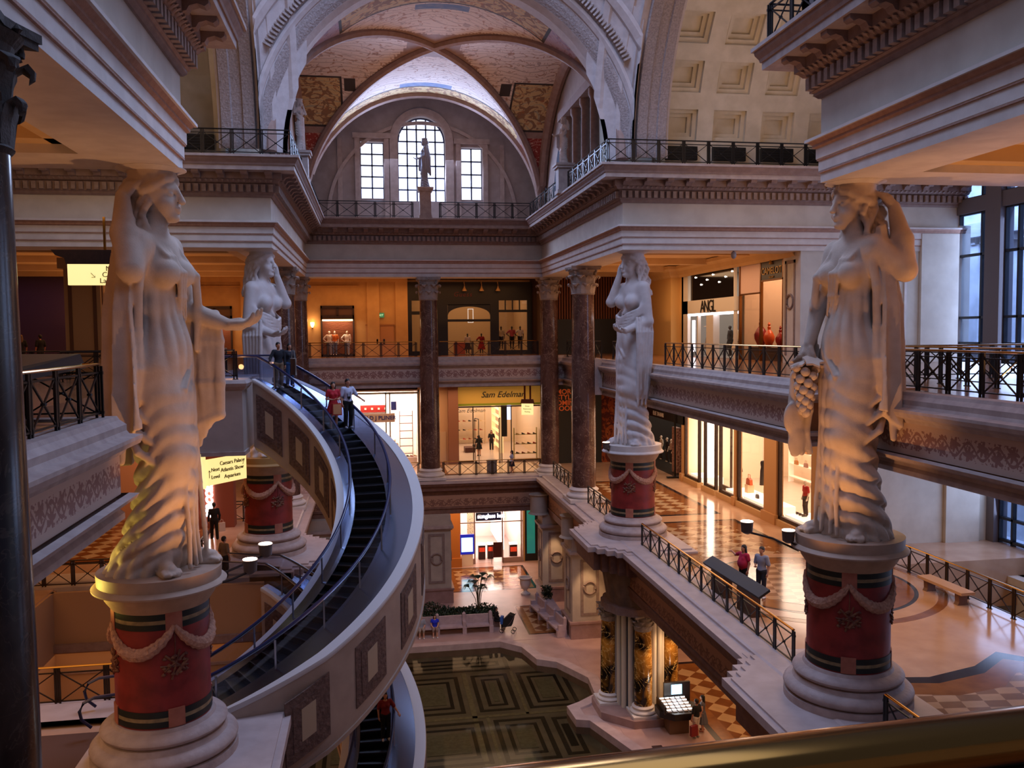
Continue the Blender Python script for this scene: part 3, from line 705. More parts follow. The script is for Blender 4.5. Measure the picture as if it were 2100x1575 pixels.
mb = MB(); mb.box((27.2, 16, -12.6), (28.8, 39, -10.6)); mb.sweep([(27.2, 16), (27.2, 39)], [(0, -11.4), (-.3, -11.2), (-.5, -10.9), (-.5, -10.6), (.6, -10.6)]); trim(mb, PLASTERW)
EXT = mat('exterior_facade', 'e8eaee', .8, var='c8ccd2', vscale=1, emit='c4d4ff', estr=.0)
wall('wall_street_facade', [((36, 10, -12), (36.5, 60, 9))], EXT)
mb = MB(); mb.box((35.2, 10, 5.4), (36, 60, 6.2))
for i in range(60): mb.box((35.5, 12+i*.8, 5.0), (36, 12.4+i*.8, 5.4))
for i in range(8): mb.box((35.6, 12+i*5, -9), (36, 13+i*5, 5))
mb.box((35.5, 10, -1.5), (36, 60, -1.0)); trim(mb, EXT)
area('street_daylight_lamp', (30.5, 36, 11.5), 46, 3, 9000, (.62, .75, 1.0), (36, 36, -1))
structure(floorpoly('floor_street', [((28.9, 5), (36, 60))], -12.2, -12, EXT))
# ================= RAILINGS =================
_panel = {}
def rail_panel(w, h, m, thick=.022):
    key = (round(w, 2), h, m.name)
    if key not in _panel:
        a = MB(); x0, x1 = .07, w-.07; z0, z1 = .14, h-.16
        a.box((.02, -.02, z1-.012), (w-.02, .02, z1+.02)); a.box((.02, -.02, z0-.02), (w-.02, .02, z0+.012))
        a.beam((x0, 0, z0), (x1, 0, z1), thick*1.3, thick*1.3, (0, 1, 0)); a.beam((x0, 0, z1), (x1, 0, z0), thick*1.3, thick*1.3, (0, 1, 0))
        a.lathe([(0.05, -.02), (.05, .02)], (w/2, 0, (z0+z1)/2), 8)
        p = MB()
        for dx in (-.055, .055): p.box((dx-.022, -.022, 0), (dx+.022, .022, h-.03))
        p.box((-.02, -.018, .1), (.02, .018, h-.03)); p.box((-.1, -.045, -.02), (.1, .045, .02))
        for dx in (-.055, .055):
            for zz in (z0, z1): p.box((dx-.03, -.03, zz-.03), (dx+.03, .03, zz+.03))
        _panel[key] = (a.mesh('lattice_panel', m), p.mesh('baluster_post', m))
    return _panel[key]
def railing(path, z, label, h=1.07, m=None, hm=None, group=None, pitch=1.18):
    m = m or IRON; hm = hm or m
    t = thing('balustrade', label, 'railing', (path[0][0], path[0][1], z), 0, group)
    o0 = Vector((path[0][0], path[0][1]))
    P = [Vector(p)-o0 for p in path]
    hr = MB(); hr.tube([(p.x, p.y, h) for p in P], .036, 8, sq=(1.25, .8)); hr.build('handrail', hm, t, smooth=True)
    for i in range(len(P)-1):
        d = P[i+1]-P[i]; L = d.length; n = max(1, int(round(L/pitch))); w = L/n; a = atan2(d.y, d.x)
        pm, qm = rail_panel(w, h, m)
        for k in range(n):
            q = P[i]+d*(k/n); link('lattice_panel', pm, t, (q.x, q.y, 0), a); link('baluster_post', qm, t, (q.x, q.y, 0), a)
        if i == len(P)-2: link('baluster_post', qm, t, (P[-1].x, P[-1].y, 0), a)
    return t
RO = .95
railing([(-22, YF-RO), (XL+RO, YF-RO), (XL+RO, 46)], 7.46, 'black iron railing on the left upper terrace, turning the corner by the white statue')
railing([(XL+RO, 47), (XL+RO, YB-RO), (2.7, YB-RO)], 7.46, 'dark iron railing below the left lunette window, left of the central statue plinth')
railing([(4.5, YB-RO), (XR-RO, YB-RO), (XR-RO, 47.2)], 7.46, 'dark iron railing right of the central statue plinth, running to the right statue plinth')
railing([(XR-RO, 45.8), (XR-RO, YF-RO), (28, YF-RO)], 7.46, 'black iron railing on the right upper terrace in front of the coffered vault')
railing([(XR-RO, 4), (XR-RO, YN+RO), (14, YN+RO)], 7.46, 'black iron railing above the near right cornice, cut by the top edge')
# level three
railing([(13.55, 25.3), (13.55, 39.2)], Z3, 'black iron railing between the two right hand giant statues', hm=BRASS)
railing([(13.55, 41.3), (13.55, 48.2)], Z3, 'short black iron railing between the right far statue and the first brown column')
railing([(13.4, 50.2), (13.0, 57.6)], Z3, 'dark iron railing between the two right far columns')
railing([(-5.3, YS_B+.45), (2.9, YS_B+.45)], Z3, 'bronze toned railing on the middle balcony, left of the central brown column', m=IRONB, hm=BRASS)
railing([(4.5, YS_B+.45), (11.3, YS_B+.45)], Z3, 'railing on the middle balcony in front of the black fashion shop', m=IRONB, hm=BRASS)
railing([(13.75, -1.0), (13.75, 21.5)], Z3, 'black iron railing beside the near right statue, in front of the tall windows', hm=BRASS)
railing([(16.4, 15), (16.4, 25.5), (28, 25.5)], Z3, 'second black railing behind the near right one, by the tall windows', hm=BRASS)
railing([(-5.25, 4), (-5.25, 17.9), (-8, 17.9)], Z3, 'black iron railing with brass handrail at the near left balcony edge', hm=BRASS)
railing([(-6.1, 34.0), (-6.1, 38.2)], Z3, 'black railing at the head of the curved escalator beside the far left statue')
railing([(-14, 35.4), (-6.4, 35.4)], Z3, 'dark railing behind the near left statue and its outstretched hand')
# level two
railing([(11.9, 23.2), (11.9, 37.6)], -9.74, 'black railing with brass handrail along the lower right gallery between the two red pedestals', hm=BRASS)
railing([(11.9, 42.4), (11.9, 47.6)], -9.74, 'short black railing between the far red pedestal and the brown column on the right')
railing([(11.9, 50.4), (11.9, 57.2)], -9.74, 'black railing between the two right far columns on the lower gallery')
railing([(4.6, 58.75), (11.3, 58.75)], -9.74, 'bronze railing on the lower balcony before the shoe shop', m=IRONB, hm=BRASS)
railing([(-3.2, 58.75), (2.9, 58.75)], -9.74, 'bronze railing partly hidden behind the curved escalator', m=IRONB, hm=BRASS)
railing([(11.9, 7), (11.9, 18.6)], -9.74, 'black railing at the foot of the near right pedestal above the brass rail', hm=BRASS)
railing([(21.3, 12), (21.3, 33.0), (18.6, 33.2)], Z2, 'railing by the stone bench along the lower window side', m=IRONB, hm=BRASS)
railing([(-12.2, 24.4), (-6.0, 24.4)], Z2, 'railing at the lower left well, left of the near red pedestal', m=IRONB, hm=BRASS)
railing([(-14, 36.2), (-8.6, 36.2)], Z2, 'railing across the lower left well behind the near left statue feet', m=IRONB)
railing([(-7.5, 36.4), (-7.5, 40.5)], Z2, 'small railing corner beside the lower escalator entrance', m=IRON)
railing([(-8.2, 47.5), (-5.6, 47.5), (-5.6, 52)], Z2, 'small railing seen left of the far red pedestal', m=IRON)
# foreground brass rail by the camera
RP = lambda x: (x, .84+.054*(x+.3)-.9, .03)
t = thing('foreground_balustrade', 'thick polished brass handrail crossing the lower right corner', 'railing', (.3, .9, -.5))
mb = MB(); mb.tube([RP(x) for x in (-.9, -.3, .1, .5, .9, 2.0)], .0345, 20, sq=(1.15, .8)); mb.build('handrail', mat('foreground_brass', 'a9783a', .16, metal=1), t, smooth=True)
mb = MB(); mb.tube([(RP(x)[0], RP(x)[1], -.01) for x in (-.9, 2.0)], .02, 8, sq=(1.3, .8)); mb.build('rail_channel', BLACK, t)
for i in range(3):
    x = .2+i*.75; mb = MB(); mb.box((x-.02, .02+x*.13-.02, -1.1), (x+.02, .02+x*.13+.02, -.05)); mb.box((x+.06, .02+x*.13-.02, -1.1), (x+.1, .02+x*.13+.02, -.05)); mb.build('baluster_post', IRON, t)
mb = MB(); mb.beam((.24, .05, -1.0), (.92, .14, -.15), .03, .03); mb.beam((.24, .05, -.15), (.92, .14, -1.0), .03, .03); mb.beam((.24, .05, -.14), (1.7, .24, -.14), .03, .02); mb.build('lattice_panel', IRON, t)
# ================= COLUMNS =================
CAP = mat('capital_stone', 'a4968c', .75, var='93857b', vscale=5, bump=.3, bscale=10)
def leafcap(r, h, n=8):
    """corinthian capital: bell, two rows of curling leaves, volutes, abacus. base at z=0"""
    mb = MB(); mb.lathe([(r*.98, 0), (r*1.08, .04*h), (r*.98, .08*h), (r*.9, .1*h), (r*.95, .55*h), (r*1.15, .78*h), (r*1.35, .86*h)], n=24)
    for row, (z0, hh, out) in enumerate(((.06*h, .34*h, .38), (.30*h, .38*h, .52))):
        for k in range(n):
            a = 2*pi*(k+.5*row)/n; ca, sa = cos(a), sin(a)
            prof = [(r*.98, z0, .20), (r*1.03, z0+hh*.5, .24), (r*1.12, z0+hh*.85, .22), (r*(1.1+out*.55), z0+hh, .17), (r*(1+out), z0+hh*.90, .10), (r*(1+out*.95), z0+hh*.74, .05)]
            vs = []
            for q, z, w in prof:
                for s in (-1, 0, 1):
                    ww = w*r*2.0*s/1.0*.95; qq = q+(.05*r if s == 0 else 0); vs.append((qq*ca-ww*sa, qq*sa+ww*ca, z))
            for q, z, w in prof:
                for s in (-1, 0, 1):
                    ww = w*r*1.8*s; qq = q-.09*r; vs.append((qq*ca-ww*sa, qq*sa+ww*ca, z-.03*h))
            f = []
            m = len(prof)
            for i in range(m-1):
                for s in range(2): f.append((i*3+s, i*3+s+1, i*3+s+4, i*3+s+3)); o = m*3; f.append((o+i*3+s+3, o+i*3+s+4, o+i*3+s+1, o+i*3+s))
                f.append((i*3, i*3+3, m*3+i*3+3, m*3+i*3)); f.append((i*3+2, m*3+i*3+2, m*3+i*3+5, i*3+5))
            f.append(tuple((m-1)*3+s for s in range(3))+tuple(m*3+(m-1)*3+s for s in (2, 1, 0))); mb.add(vs, f)
    vo = MB()
    for k in range(4):     # corner volutes
        a = pi/4+k*pi/2; pts = []
        for i in range(16):
            t = i/15; ang = t*2.6*pi; q = r*(1.30+.22*(1-t)*cos(ang+pi/2)*1.0); z = h*.80-.12*h*(1-t)*sin(ang+pi/2)+.0
            pts.append((q*cos(a), q*sin(a), z))
        vo.tube([(r*1.0*cos(a), r*1.0*sin(a), h*.55), (r*1.25*cos(a), r*1.25*sin(a), h*.86)]+pts, .07*r*1.3, 6)
    vo2 = mb; n0 = len(mb.v); mb.add(vo.v, vo.f)
    ab = 1.42*r; poly = []
    for k in range(4):
        a0 = pi/4+k*pi/2; c0 = (ab*1.28*cos(a0), ab*1.28*sin(a0)); a1 = a0+pi/2; c1 = (ab*1.28*cos(a1), ab*1.28*sin(a1)); am = a0+pi/4
        for t in (0, .08, .3, .5, .7, .92):
            x = c0[0]*(1-t)+c1[0]*t; y = c0[1]*(1-t)+c1[1]*t; s = 1-.30*sin(pi*t)*.8; poly.append((x*s/1.0, y*s))
    mb.prism(poly, .87*h, .93*h); mb.prism([(x*1.05, y*1.05) for x, y in poly], .93*h, h)
    for k in range(4): mb.lathe([(0, -.05*h), (.12*r, 0), (0, .05*h)], (1.28*r*cos(k*pi/2), 1.28*r*sin(k*pi/2), .9*h), 8)
    return mb
_cap = {}
def column(x, y, r, z0, z1, ch, label, shaft=MARBLEC, group=None, base=True, name='marble_column', capm=None):
    t = thing(name, label, 'column', (x, y, z0), 0, group); H = z1-z0; bh = r*1.15 if base else 0
    key = (r, ch)
    if key not in _cap: _cap[key] = leafcap(r*.92, ch).mesh('capital', capm or CAP)
    n = 32
    mb = MB(); mb.lathe([(r*1.0, bh), (r*1.02, bh+H*.15), (r*1.0, bh+H*.4), (r*.90, H-ch)], n=n); mb.build('shaft', shaft, t, smooth=True)
    if base:
        b = MB(); b.prism([(r*1.5*a, r*1.5*c) for a, c in ((-1, -1), (1, -1), (1, 1), (-1, 1))], 0, r*.28)
        b.lathe([(r*1.38, r*.28)]+[(r*(1.34+.14*sin(pi*i/6)), r*(.30+.32*i/6)) for i in range(7)]+[(r*1.18, r*.66), (r*1.16, r*.80)]+[(r*(1.14+.10*sin(pi*i/5)), r*(.84+.2*i/5)) for i in range(6)]+[(r*1.06, r*1.08), (r*1.02, r*1.16)], n=n)
        b.build('base', PLASTERW, t, smooth=True)
    link('capital', _cap[key], t, (0, 0, H-ch))
    return t
column(3.72, 58.4, .64, -9.74, ZA, 1.55, 'brown marble column in the middle of the far side, between the two shops')
column(11.95, 58.6, .64, -9.74, ZA, 1.55, 'brown marble column in the far right corner, beside the shoe shop')
column(12.0, 49.0, .70, -9.74, ZA, 1.62, 'large brown marble column just left of the right far giant statue')
column(-4.75, 58.6, .62, -9.74, ZA, 1.55, 'brown marble column at the far left corner, right of its pair')
column(-4.85, 50.2, .66, -9.74, ZA, 1.55, 'brown marble column directly right of the far left giant statue')
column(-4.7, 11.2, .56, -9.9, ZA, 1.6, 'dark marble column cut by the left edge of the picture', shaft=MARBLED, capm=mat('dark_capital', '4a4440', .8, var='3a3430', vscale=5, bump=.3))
# columns have to pass in front of the slabs: small corbels at level three
# ================= PEDESTALS =================
REDD = mat('red_painted_drum', '8e2a26', .5, var='6e1c1a', vscale=2.2, ramp=(.4, .7))
DGRN = mat('dark_green_band', '14201c', .5, var='0e1412', vscale=3)
OCB = mat('ochre_faux_marble', 'a08a64', .6, var='77684c', vscale=5)
TANB = mat('tan_drum_pilaster', 'b3705a', .6, var='a0604c', vscale=4)
GARL = mat('buff_garland', 'c99a80', .8, var='a87862', vscale=14, bump=1, bscale=14)
MOTIF = mat('painted_trophy', '5c3028', .7, var='8a5a3a', vscale=8)
def pedestal(k, label, az, disc=PLASTERW):
    cx, cy = PEDS[k]; t = thing('statue_pedestal', label, 'pedestal', (cx, cy, -9.72), 0)
    b = MB(); P = [(1.62, 0), (1.62, .30)]
    P += [(1.5+.13*sin(pi*i/6), .30+.44*i/6) for i in range(7)]+[(1.40, .76), (1.34, .9)]+[(1.28+.12*sin(pi*i/6), .92+.34*i/6) for i in range(7)]+[(1.14, 1.30), (1.10, 1.40)]
    b.lathe([(r, z*.715) for r, z in P], n=48); b.build('base', mat('pedestal_base_stone', 'b9a49c', .6, var='a8938b', vscale=3, bump=.3, bscale=9), t, smooth=True)
    d = MB(); d.lathe([(1.04, 1.0), (1.04, 3.62)], n=64); d.build('drum', REDD, t, smooth=True)
    for z0 in (1.04, 3.24):
        for (ra, za, zb) in ((1.055, z0, z0+.13), (1.055, z0+.22, z0+.36)): MB().lathe([(ra-.02, za), (ra, za), (ra, zb), (ra-.02, zb)], n=64, caps=False).build('dark_band', DGRN, t, smooth=True)
    for z0 in (1.04, 3.24): MB().lathe([(1.03, z0+.13), (1.05, z0+.13), (1.05, z0+.22), (1.03, z0+.22)], n=64, caps=False).build('ochre_band', OCB, t, smooth=True)
    n = 4
    for q in range(n):
        a = az+q*2*pi/n
        for za, zb in ((1.02, 1.44), (3.2, 3.62)):
            vs = []; m = 6
            for i in range(m+1):
                aa = a-.17+.34*i/m
                for rr in (1.07, 1.02):
                    for z in (za, zb): vs.append((rr*cos(aa), rr*sin(aa), z))
            f = []
            for i in range(m): f += [(4*i, 4*i+4, 4*i+5, 4*i+1), (4*i+1, 4*i+5, 4*i+7, 4*i+3), (4*i+2, 4*i, 4*i+4, 4*i+6)]
            f += [(0, 1, 3, 2), (4*m, 4*m+2, 4*m+3, 4*m+1)]; MB().add(vs, f).build('tan_block', TANB, t)
    for q in range(n):
        a0 = az+q*2*pi/n; pts = []; rs = []
        for i in range(25):
            s = i/24; aa = a0+2*pi/n*s; z = 3.32-.62*sin(pi*s)**.8 if 0 < s < 1 else 3.32
            pts.append((1.06*cos(aa), 1.06*sin(aa), z)); rs.append(.05+.10*sin(pi*s)**.7+.012*sin(i*2.9))
        G = MB(); G.tube(pts, .1, 8, rs=rs); G.build('garland', GARL, t, smooth=True)
        # trophy of instruments below each garland knot
        M = MB(); rr = 1.055
        def P3(u, z): return (rr*cos(a0+u), rr*sin(a0+u), z)
        M.tube([P3(0, 3.3), P3(.01, 2.9), P3(-.01, 2.45)], .012, 5)
        for u0, z0, u1, z1, w in ((-.22, 2.3, .2, 2.62, .03), (-.2, 2.66, .22, 2.25, .03), (-.3, 2.42, .28, 2.36, .025), (-.08, 2.1, .1, 2.75, .025), (.0, 2.2, .26, 2.5, .045)):
            M.tube([P3(u0*1.0, z0), P3((u0+u1)/2, (z0+z1)/2), P3(u1, z1)], w, 5)
        for i in range(14): M.lathe([(0, -.05), (.06, 0), (0, .05)], P3(.24*sin(i*2.4), 2.42+.2*cos(i*1.7)), 6)
        M.build('painted_trophy', MOTIF, t)
    c = MB(); c.lathe([(1.06, 3.60), (1.12, 3.68), (1.2, 3.80), (1.27, 3.98), (1.30, 3.99), (1.30, 4.02)], n=48); c.build('cap_moulding', mat('tan_cap_stone', 'b8987c', .7, var='a88a70', vscale=3), t, smooth=True)
    c = MB(); c.lathe([(1.24, 3.98), (1.46, 4.02), (1.47, 4.06), (1.40, 4.12), (1.35, 4.14), (1.36, 4.32), (1.36, 4.40)], n=48); c.build('top_disc', disc, t, smooth=True)
    return t
CAMAZ = lambda k: atan2(-PEDS[k][1], -PEDS[k][0])
PDS = mat('pedestal_disc_stone', 'b59a84', .6, var='a68b76', vscale=2)
pedestal('NR', 'red painted round pedestal under the near right statue holding grapes', CAMAZ('NR')+.02, PDS)
pedestal('NL', 'red painted round pedestal under the near left statue, partly cut by the bottom edge', CAMAZ('NL')+.24, PDS)
pedestal('FR', 'red painted round pedestal of the right far statue on the lower gallery corner', CAMAZ('FR')-.15)
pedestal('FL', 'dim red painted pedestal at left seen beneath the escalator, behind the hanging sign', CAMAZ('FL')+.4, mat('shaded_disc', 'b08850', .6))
# spot lamps on arms beside the pedestals
LAMPE = mat('lamp_lens', 'ffe6d0', .3, emit='ffd9c0', estr=14)
def pedlamp(p, base, label, tgt=None):
    t = thing('pedestal_floodlight', label, 'lamp', p); v = Vector(base)-Vector(p)
    a = MB(); a.tube([(0, 0, -.2), (v.x*.5, v.y*.5, -.3), tuple(v)], .03, 6); a.build('bracket_arm', IRONB, t)
    b = MB(); b.lathe([(.06, -.26), (.15, -.2), (.17, .06), (.19, .08)], n=16); b.build('housing', mat('lamp_housing', '5a4a42', .5), t, smooth=True)
    c = MB(); c.lathe([(.165, .085), (.165, .095)], n=16); c.build('lens', LAMPE, t)
pedlamp((10.75, 21.3, -5.35), (11.1, 20.6, -5.75), 'glowing round floodlight touching the near right pedestal rim')
pedlamp((9.95, 22.1, -5.25), (11.0, 21.2, -5.8), 'glowing floodlight on the longer arm left of the near right pedestal')
pedlamp((-2.95, 21.0, -5.35), (-3.7, 20.5, -5.7), 'glowing floodlight just right of the near left pedestal, lower one of two')
pedlamp((-2.75, 22.3, -5.3), (-3.8, 21.2, -5.7), 'glowing floodlight right of the near left pedestal, upper one of two')
pedlamp((10.75, 39.5, -5.25), (11.0, 39.7, -5.75), 'small lit floodlight at the left of the far right pedestal')
# ================= LEVEL ONE: PIERS, CLUSTER, BASIN =================
PIER = mat('pier_plaster', 'b6a898', .75, var='a99b8c', vscale=1.5)
PPAN = mat('pier_panel_border', '8f7a70', .75, var='7f6c62', vscale=6)
PROSE = mat('rose_plinth_marble', 'a08078', .4, var='8f7068', vscale=2)
def pier(cx, cy, w, d, label, lit=0):
    t = thing('panelled_pier', label, 'pier', (cx, cy, Z1)); H = 5.9
    mb = MB(); mb.box((-w/2, -d/2, 1.0), (w/2, d/2, H)); mb.build('shaft', PIER, t)
    mb = MB(); mb.box((-w/2-.12, -d/2-.12, 0), (w/2+.12, d/2+.12, .9)); mb.box((-w/2-.18, -d/2-.18, .9), (w/2+.18, d/2+.18, 1.02)); mb.build('plinth', PROSE, t)
    mb = MB(); 
    for o, z0, z1 in ((.10, 4.95, 5.05), (.18, 5.05, 5.2), (.05, 5.2, 5.25)): mb.box((-w/2-o, -d/2-o, z0), (w/2+o, d/2+o, z1))
    mb.build('capital_moulding', SLABST, t)
    for nm, nx_, ny_, half in (('f', 0, -1, w), ('s', -1 if cx > 5 else 1, 0, d)):
        fr = MB(); pw = min(1.1, half*.62)
        def q(u0, u1, z0, z1, th):
            if ny_: fr.box((u0, -d/2-th, z0), (u1, -d/2, z1))
            else:
                s = nx_; xs2 = sorted((s*(w/2), s*(w/2+th))); fr.box((xs2[0], u0, z0), (xs2[1], u1, z1))
        b = .16
        q(-pw/2, pw/2, 1.35, 1.35+b, .03); q(-pw/2, pw/2, 4.7-b, 4.7, .03); q(-pw/2, -pw/2+b, 1.35+b, 4.7-b, .03); q(pw/2-b, pw/2, 1.35+b, 4.7-b, .03)
        ring = MB(); c = (0, -d/2-.02) if ny_ else (nx_*(w/2+.02), 0)
        pts = [(c[0]+(.36*cos(a) if ny_ else 0), c[1]+(0 if ny_ else .36*cos(a)), 3.0+.36*sin(a)) for a in [2*pi*i/24 for i in range(24)]]
        fr.tube(pts, .07, 6, closed=True)
        for s in (-1, 1): q(s*(pw/2-b)-(.18 if s > 0 else 0), s*(pw/2-b)+(.18 if s < 0 else 0), 2.8, 3.2, .03)
        fr.build('panel_frame', PPAN, t)
    return t
pier(3.95, 58.2, 1.95, 1.6, 'panelled pier left of the sunglasses shop, half hidden by the escalator')
pier(11.9, 57.2, 1.9, 1.7, 'panelled pier with a lit roundel panel, right of the sunglasses shop')
pier(12.35, 50.2, 2.1, 2.2, 'nearer panelled pier with a lit roundel, beside the flower bed bench')
pier(-3.4, 58.2, 1.9, 1.6, 'panelled pier behind the curved escalator')
spot('pier_downlight_lamp', (11.7, 55.5, -12.5), (11.8, 56.3, -17), 330, WARM2, 50)
spot('pier_downlight_lamp', (12.1, 48.0, -12.5), (12.2, 49.1, -17), 330, WARM2, 50)
# round drums above the right piers
for (x, y, lb) in ((11.6, 57.4, 'small round stone drum above the lit pier, in the far corner'), (12.2, 50.4, 'round stone drum above the nearer lit pier')):
    mb = MB(); mb.lathe([(.75, 0), (.62, .12), (.60, 1.2), (.7, 1.3)], n=24); o = mb.build('stone_drum', PIER, smooth=True, loc=(x-.75, y-.5, -12.1)); tag(o, lb, 'drum')
# clustered gold-black columns under the far right pedestal
t = thing('cluster_entablature', 'fluted scalloped stone block over the gold and black marble columns', 'entablature', (12.3, 39.3, -13.0))
mb = MB()
def scal(cx, cy, r, n, amp, z0, z1, r1=None):
    m = MB(); m.lathe([(r, z0), ((r1 or r), z1)], (cx, cy, 0), 72, fn=lambda a, z, q: q*(1+amp*abs(sin(a*n/2)))); return m
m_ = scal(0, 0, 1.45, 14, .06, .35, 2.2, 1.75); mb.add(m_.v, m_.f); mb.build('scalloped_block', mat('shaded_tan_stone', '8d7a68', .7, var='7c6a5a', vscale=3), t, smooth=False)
mb = MB(); m_ = scal(0, 0, 1.75, 14, .05, 0, .35); mb.add(m_.v, m_.f); m_ = scal(0, 0, 1.9, 14, .05, 2.2, 3.0, 2.3); mb.add(m_.v, m_.f); mb.build('cornice', CORN, t)
cl = [(10.93, 39.7), (12.05, 37.95), (13.75, 39.2), (12.6, 41.0)]
lbs = ['gold and black marble column at the pool edge, left one of the cluster', 'gold and black marble column nearest the viewer, lit amber from the right', 'gold and black marble column behind the jewellery kiosk', 'gold and black marble column at the back of the cluster']
for (x, y), lb in zip(cl, lbs):
    column(x, y, .42, Z1+.35, -12.95, .75, lb, shaft=GOLDM, name='gold_marble_column')
t = thing('pilaster_core', 'grey pilaster core with tall fluted strips between the gold marble columns', 'pilaster', (12.3, 39.3, Z1))
mb = MB(); mb.box((-.85, -.85, 0), (.85, .85, 5.0), rz=pi/4); mb.build('core', mat('grey_pilaster', '97918f', .6), t)
mb = MB()
for i in range(8):
    a = -pi*.95+i*.36; mb.lathe([(.13, .2), (.13, 4.9)], (1.05*cos(a), 1.05*sin(a), 0), 10)
mb.build('fluting', mat('cream_flute', 'cfc3ae', .5), t, smooth=True)
mb = MB(); mb.prism([(p[0]*1.0, p[1]) for p in [(2.3*cos(a+pi/8)*(1+.0), 2.3*sin(a+pi/8)) for a in [i*pi/4 for i in range(8)]]], 0, .36); structure(mb.build('floor_cluster_plinth', PROSE, loc=(12.3, 39.3, Z1)))
spot('cluster_lamp', (14.6, 36.9, -13), (12.6, 38.2, -16), 500, WARM2, 60)
# basin pool
POOL = [(-3.6, 20), (9.9, 20), (9.9, 30.2), (10.4, 33.6), (10.75, 34.9), (9.6, 38.3), (9.0, 38.5), (8.9, 40.0), (9.6, 40.4), (10.6, 41.2), (10.75, 43.2), (9.6, 45.6), (8.6, 46.2), (8.1, 48.2), (7.0, 49.3), (1.0, 49.3), (-3.6, 49.3)]
mb = MB(); mb.prism(POOL, -19.0, -18.62); structure(mb.build('floor_basin', mat('basin_floor', '958a7c', .6, var='82776a', vscale=1.2)))
mb = MB()
for poly in ([(10.8, 43.4), (10.8, 49.6), (7.2, 49.6), (8.5, 48.3), (9.0, 46.3), (9.9, 45.7)], [(10.8, 35.2), (10.8, 41.0), (9.6, 40.3), (9.1, 39.9), (9.2, 38.6), (9.8, 38.4)], [(10.8, 18), (10.8, 34.6), (10.5, 33.6), (10.0, 30.2), (10.0, 18)]): mb.prism(poly, -18.4, -18.01)
structure(mb.build('floor_pool_edge', FL1))
# water
WAT = glassmat('pool_water', 'b8b29e', .03, .05)
mb = MB(); mb.add([(x, y, -18.28) for x, y in POOL], [tuple(range(len(POOL)))]); o = mb.build('pool_water', WAT); tag(o, 'dark still water filling the shallow mosaic pool', 'water', kind='stuff')
mb = MB(); PP = POOL+[POOL[0]]
mb.sweep(POOL, [(0, -18.7), (.0, -17.93), (.55, -17.93), (.62, -18.02), (1.6, -18.02), (1.6, -18.7)], side=1, closed=True); trim(mb, mat('pool_kerb', 'c4a8a0', .45, var='b3978f', vscale=2))
# mosaic bands on the basin floor
BANDD = mat('mosaic_dark', '1e1c18', .6, var='14120f', vscale=4); BANDL = mat('mosaic_tan', 'a89e84', .6, var='948a70', vscale=6); BANDG = mat('mosaic_green_grey', '8a8672', .6, var='767260', vscale=6)
def frame(mb, a, b, w, z):
    (x0, y0), (x1, y1) = a, b
    mb.box((x0, y0, z), (x1, y0+w, z+.01)); mb.box((x0, y1-w, z), (x1, y1, z+.01)); mb.box((x0, y0+w, z), (x0+w, y1-w, z+.01)); mb.box((x1-w, y0+w, z), (x1, y1-w, z+.01))
rects = [((1.2, 41.6), (4.2, 46.2)), ((4.9, 41.6), (6.9, 46.2)), ((7.4, 41.6), (10.0, 46.2)), ((1.2, 36.4), (4.9, 40.6)), ((5.4, 36.4), (7.9, 40.6)), ((1.2, 28.5), (4.9, 35.4)), ((5.4, 28.5), (7.2, 35.4)), ((7.7, 28.5), (9.6, 35.4)), ((1.2, 46.8), (7.2, 48.7)), ((8.2, 36.6), (9.2, 40.4)), ((-3, 36.4), (.6, 46.2)), ((-3, 28.5), (.6, 35.4))]
A = MB(); B = MB(); Cm = MB()
for a, b in rects:
    frame(B, a, b, .22, -18.615)
    frame(A, (a[0]+.5, a[1]+.6), (b[0]-.5, b[1]-.6), .18, -18.612)
    if b[0]-a[0] > 1.4: Cm.box((a[0]+.85, a[1]+1.1, -18.613), (b[0]-.85, b[1]-1.1, -18.6)) if b[0]-a[0] > 1.9 and b[1]-a[1] > 2.5 else None
trim(A, BANDD); trim(B, mat('mosaic_olive', '3c362e', .6, var='302a24', vscale=6)); trim(Cm, BANDG)
for x in (.9, 4.55, 5.15, 7.15): pass
A = MB()
for a, b in (((.75, 28), (1.05, 49)), ((4.45, 28), (4.7, 46.6)), ((1, 40.95), (10.2, 41.2)), ((1, 35.8), (9.6, 36.05)), ((7.1, 41), (7.25, 46.5)), ((5.1, 28), (5.25, 41))): A.box((a[0], a[1], -18.616), (b[0], b[1], -18.606))
trim(A, BANDL)
# floor inlays (checkered diamonds with dark borders)
CHK1 = checker('tan_brown_diamond_tiles', 'd0a67a', '8a5430', .78)
CHK2 = checker('cream_brown_diamond_tiles', 'dcbc98', '9c6238', .62, rough=.12)
CHK3 = checker('cream_rose_tiles', 'd8b494', 'a07a60', .62, rough=.13, rot=10, stretch=(1, 1.6))
BRN = mat('brown_marble_border', '8f5a30', .14, var='7d4c28', vscale=2); BLK = mat('black_marble_line', '2a2228', .14)
def inlay(P, z, m, name='floor_inlay'):
    mb = MB(); mb.prism(P, z-.05, z); return structure(mb.build(name, m))
def rect(x0, y0, x1, y1): return [(x0, y0), (x1, y0), (x1, y1), (x0, y1)]
def rug(x0, y0, x1, y1, z, chk, b1=.28, b2=.9):
    inlay(rect(x0, y0, x1, y1), z+.004, BLK); inlay(rect(x0+b1, y0+b1, x1-b1, y1-b1), z+.008, BRN); inlay(rect(x0+b2, y0+b2, x1-b2, y1-b2), z+.012, chk)
rug(13.2, 44.2, 18.4, 55.5, Z2, CHK2)
rug(13.2, 34.8, 18.6, 42.8, Z2, CHK2)
def disc(cx, cy, r, n=64): return [(cx+r*cos(2*pi*i/n), cy+r*sin(2*pi*i/n)) for i in range(n)]
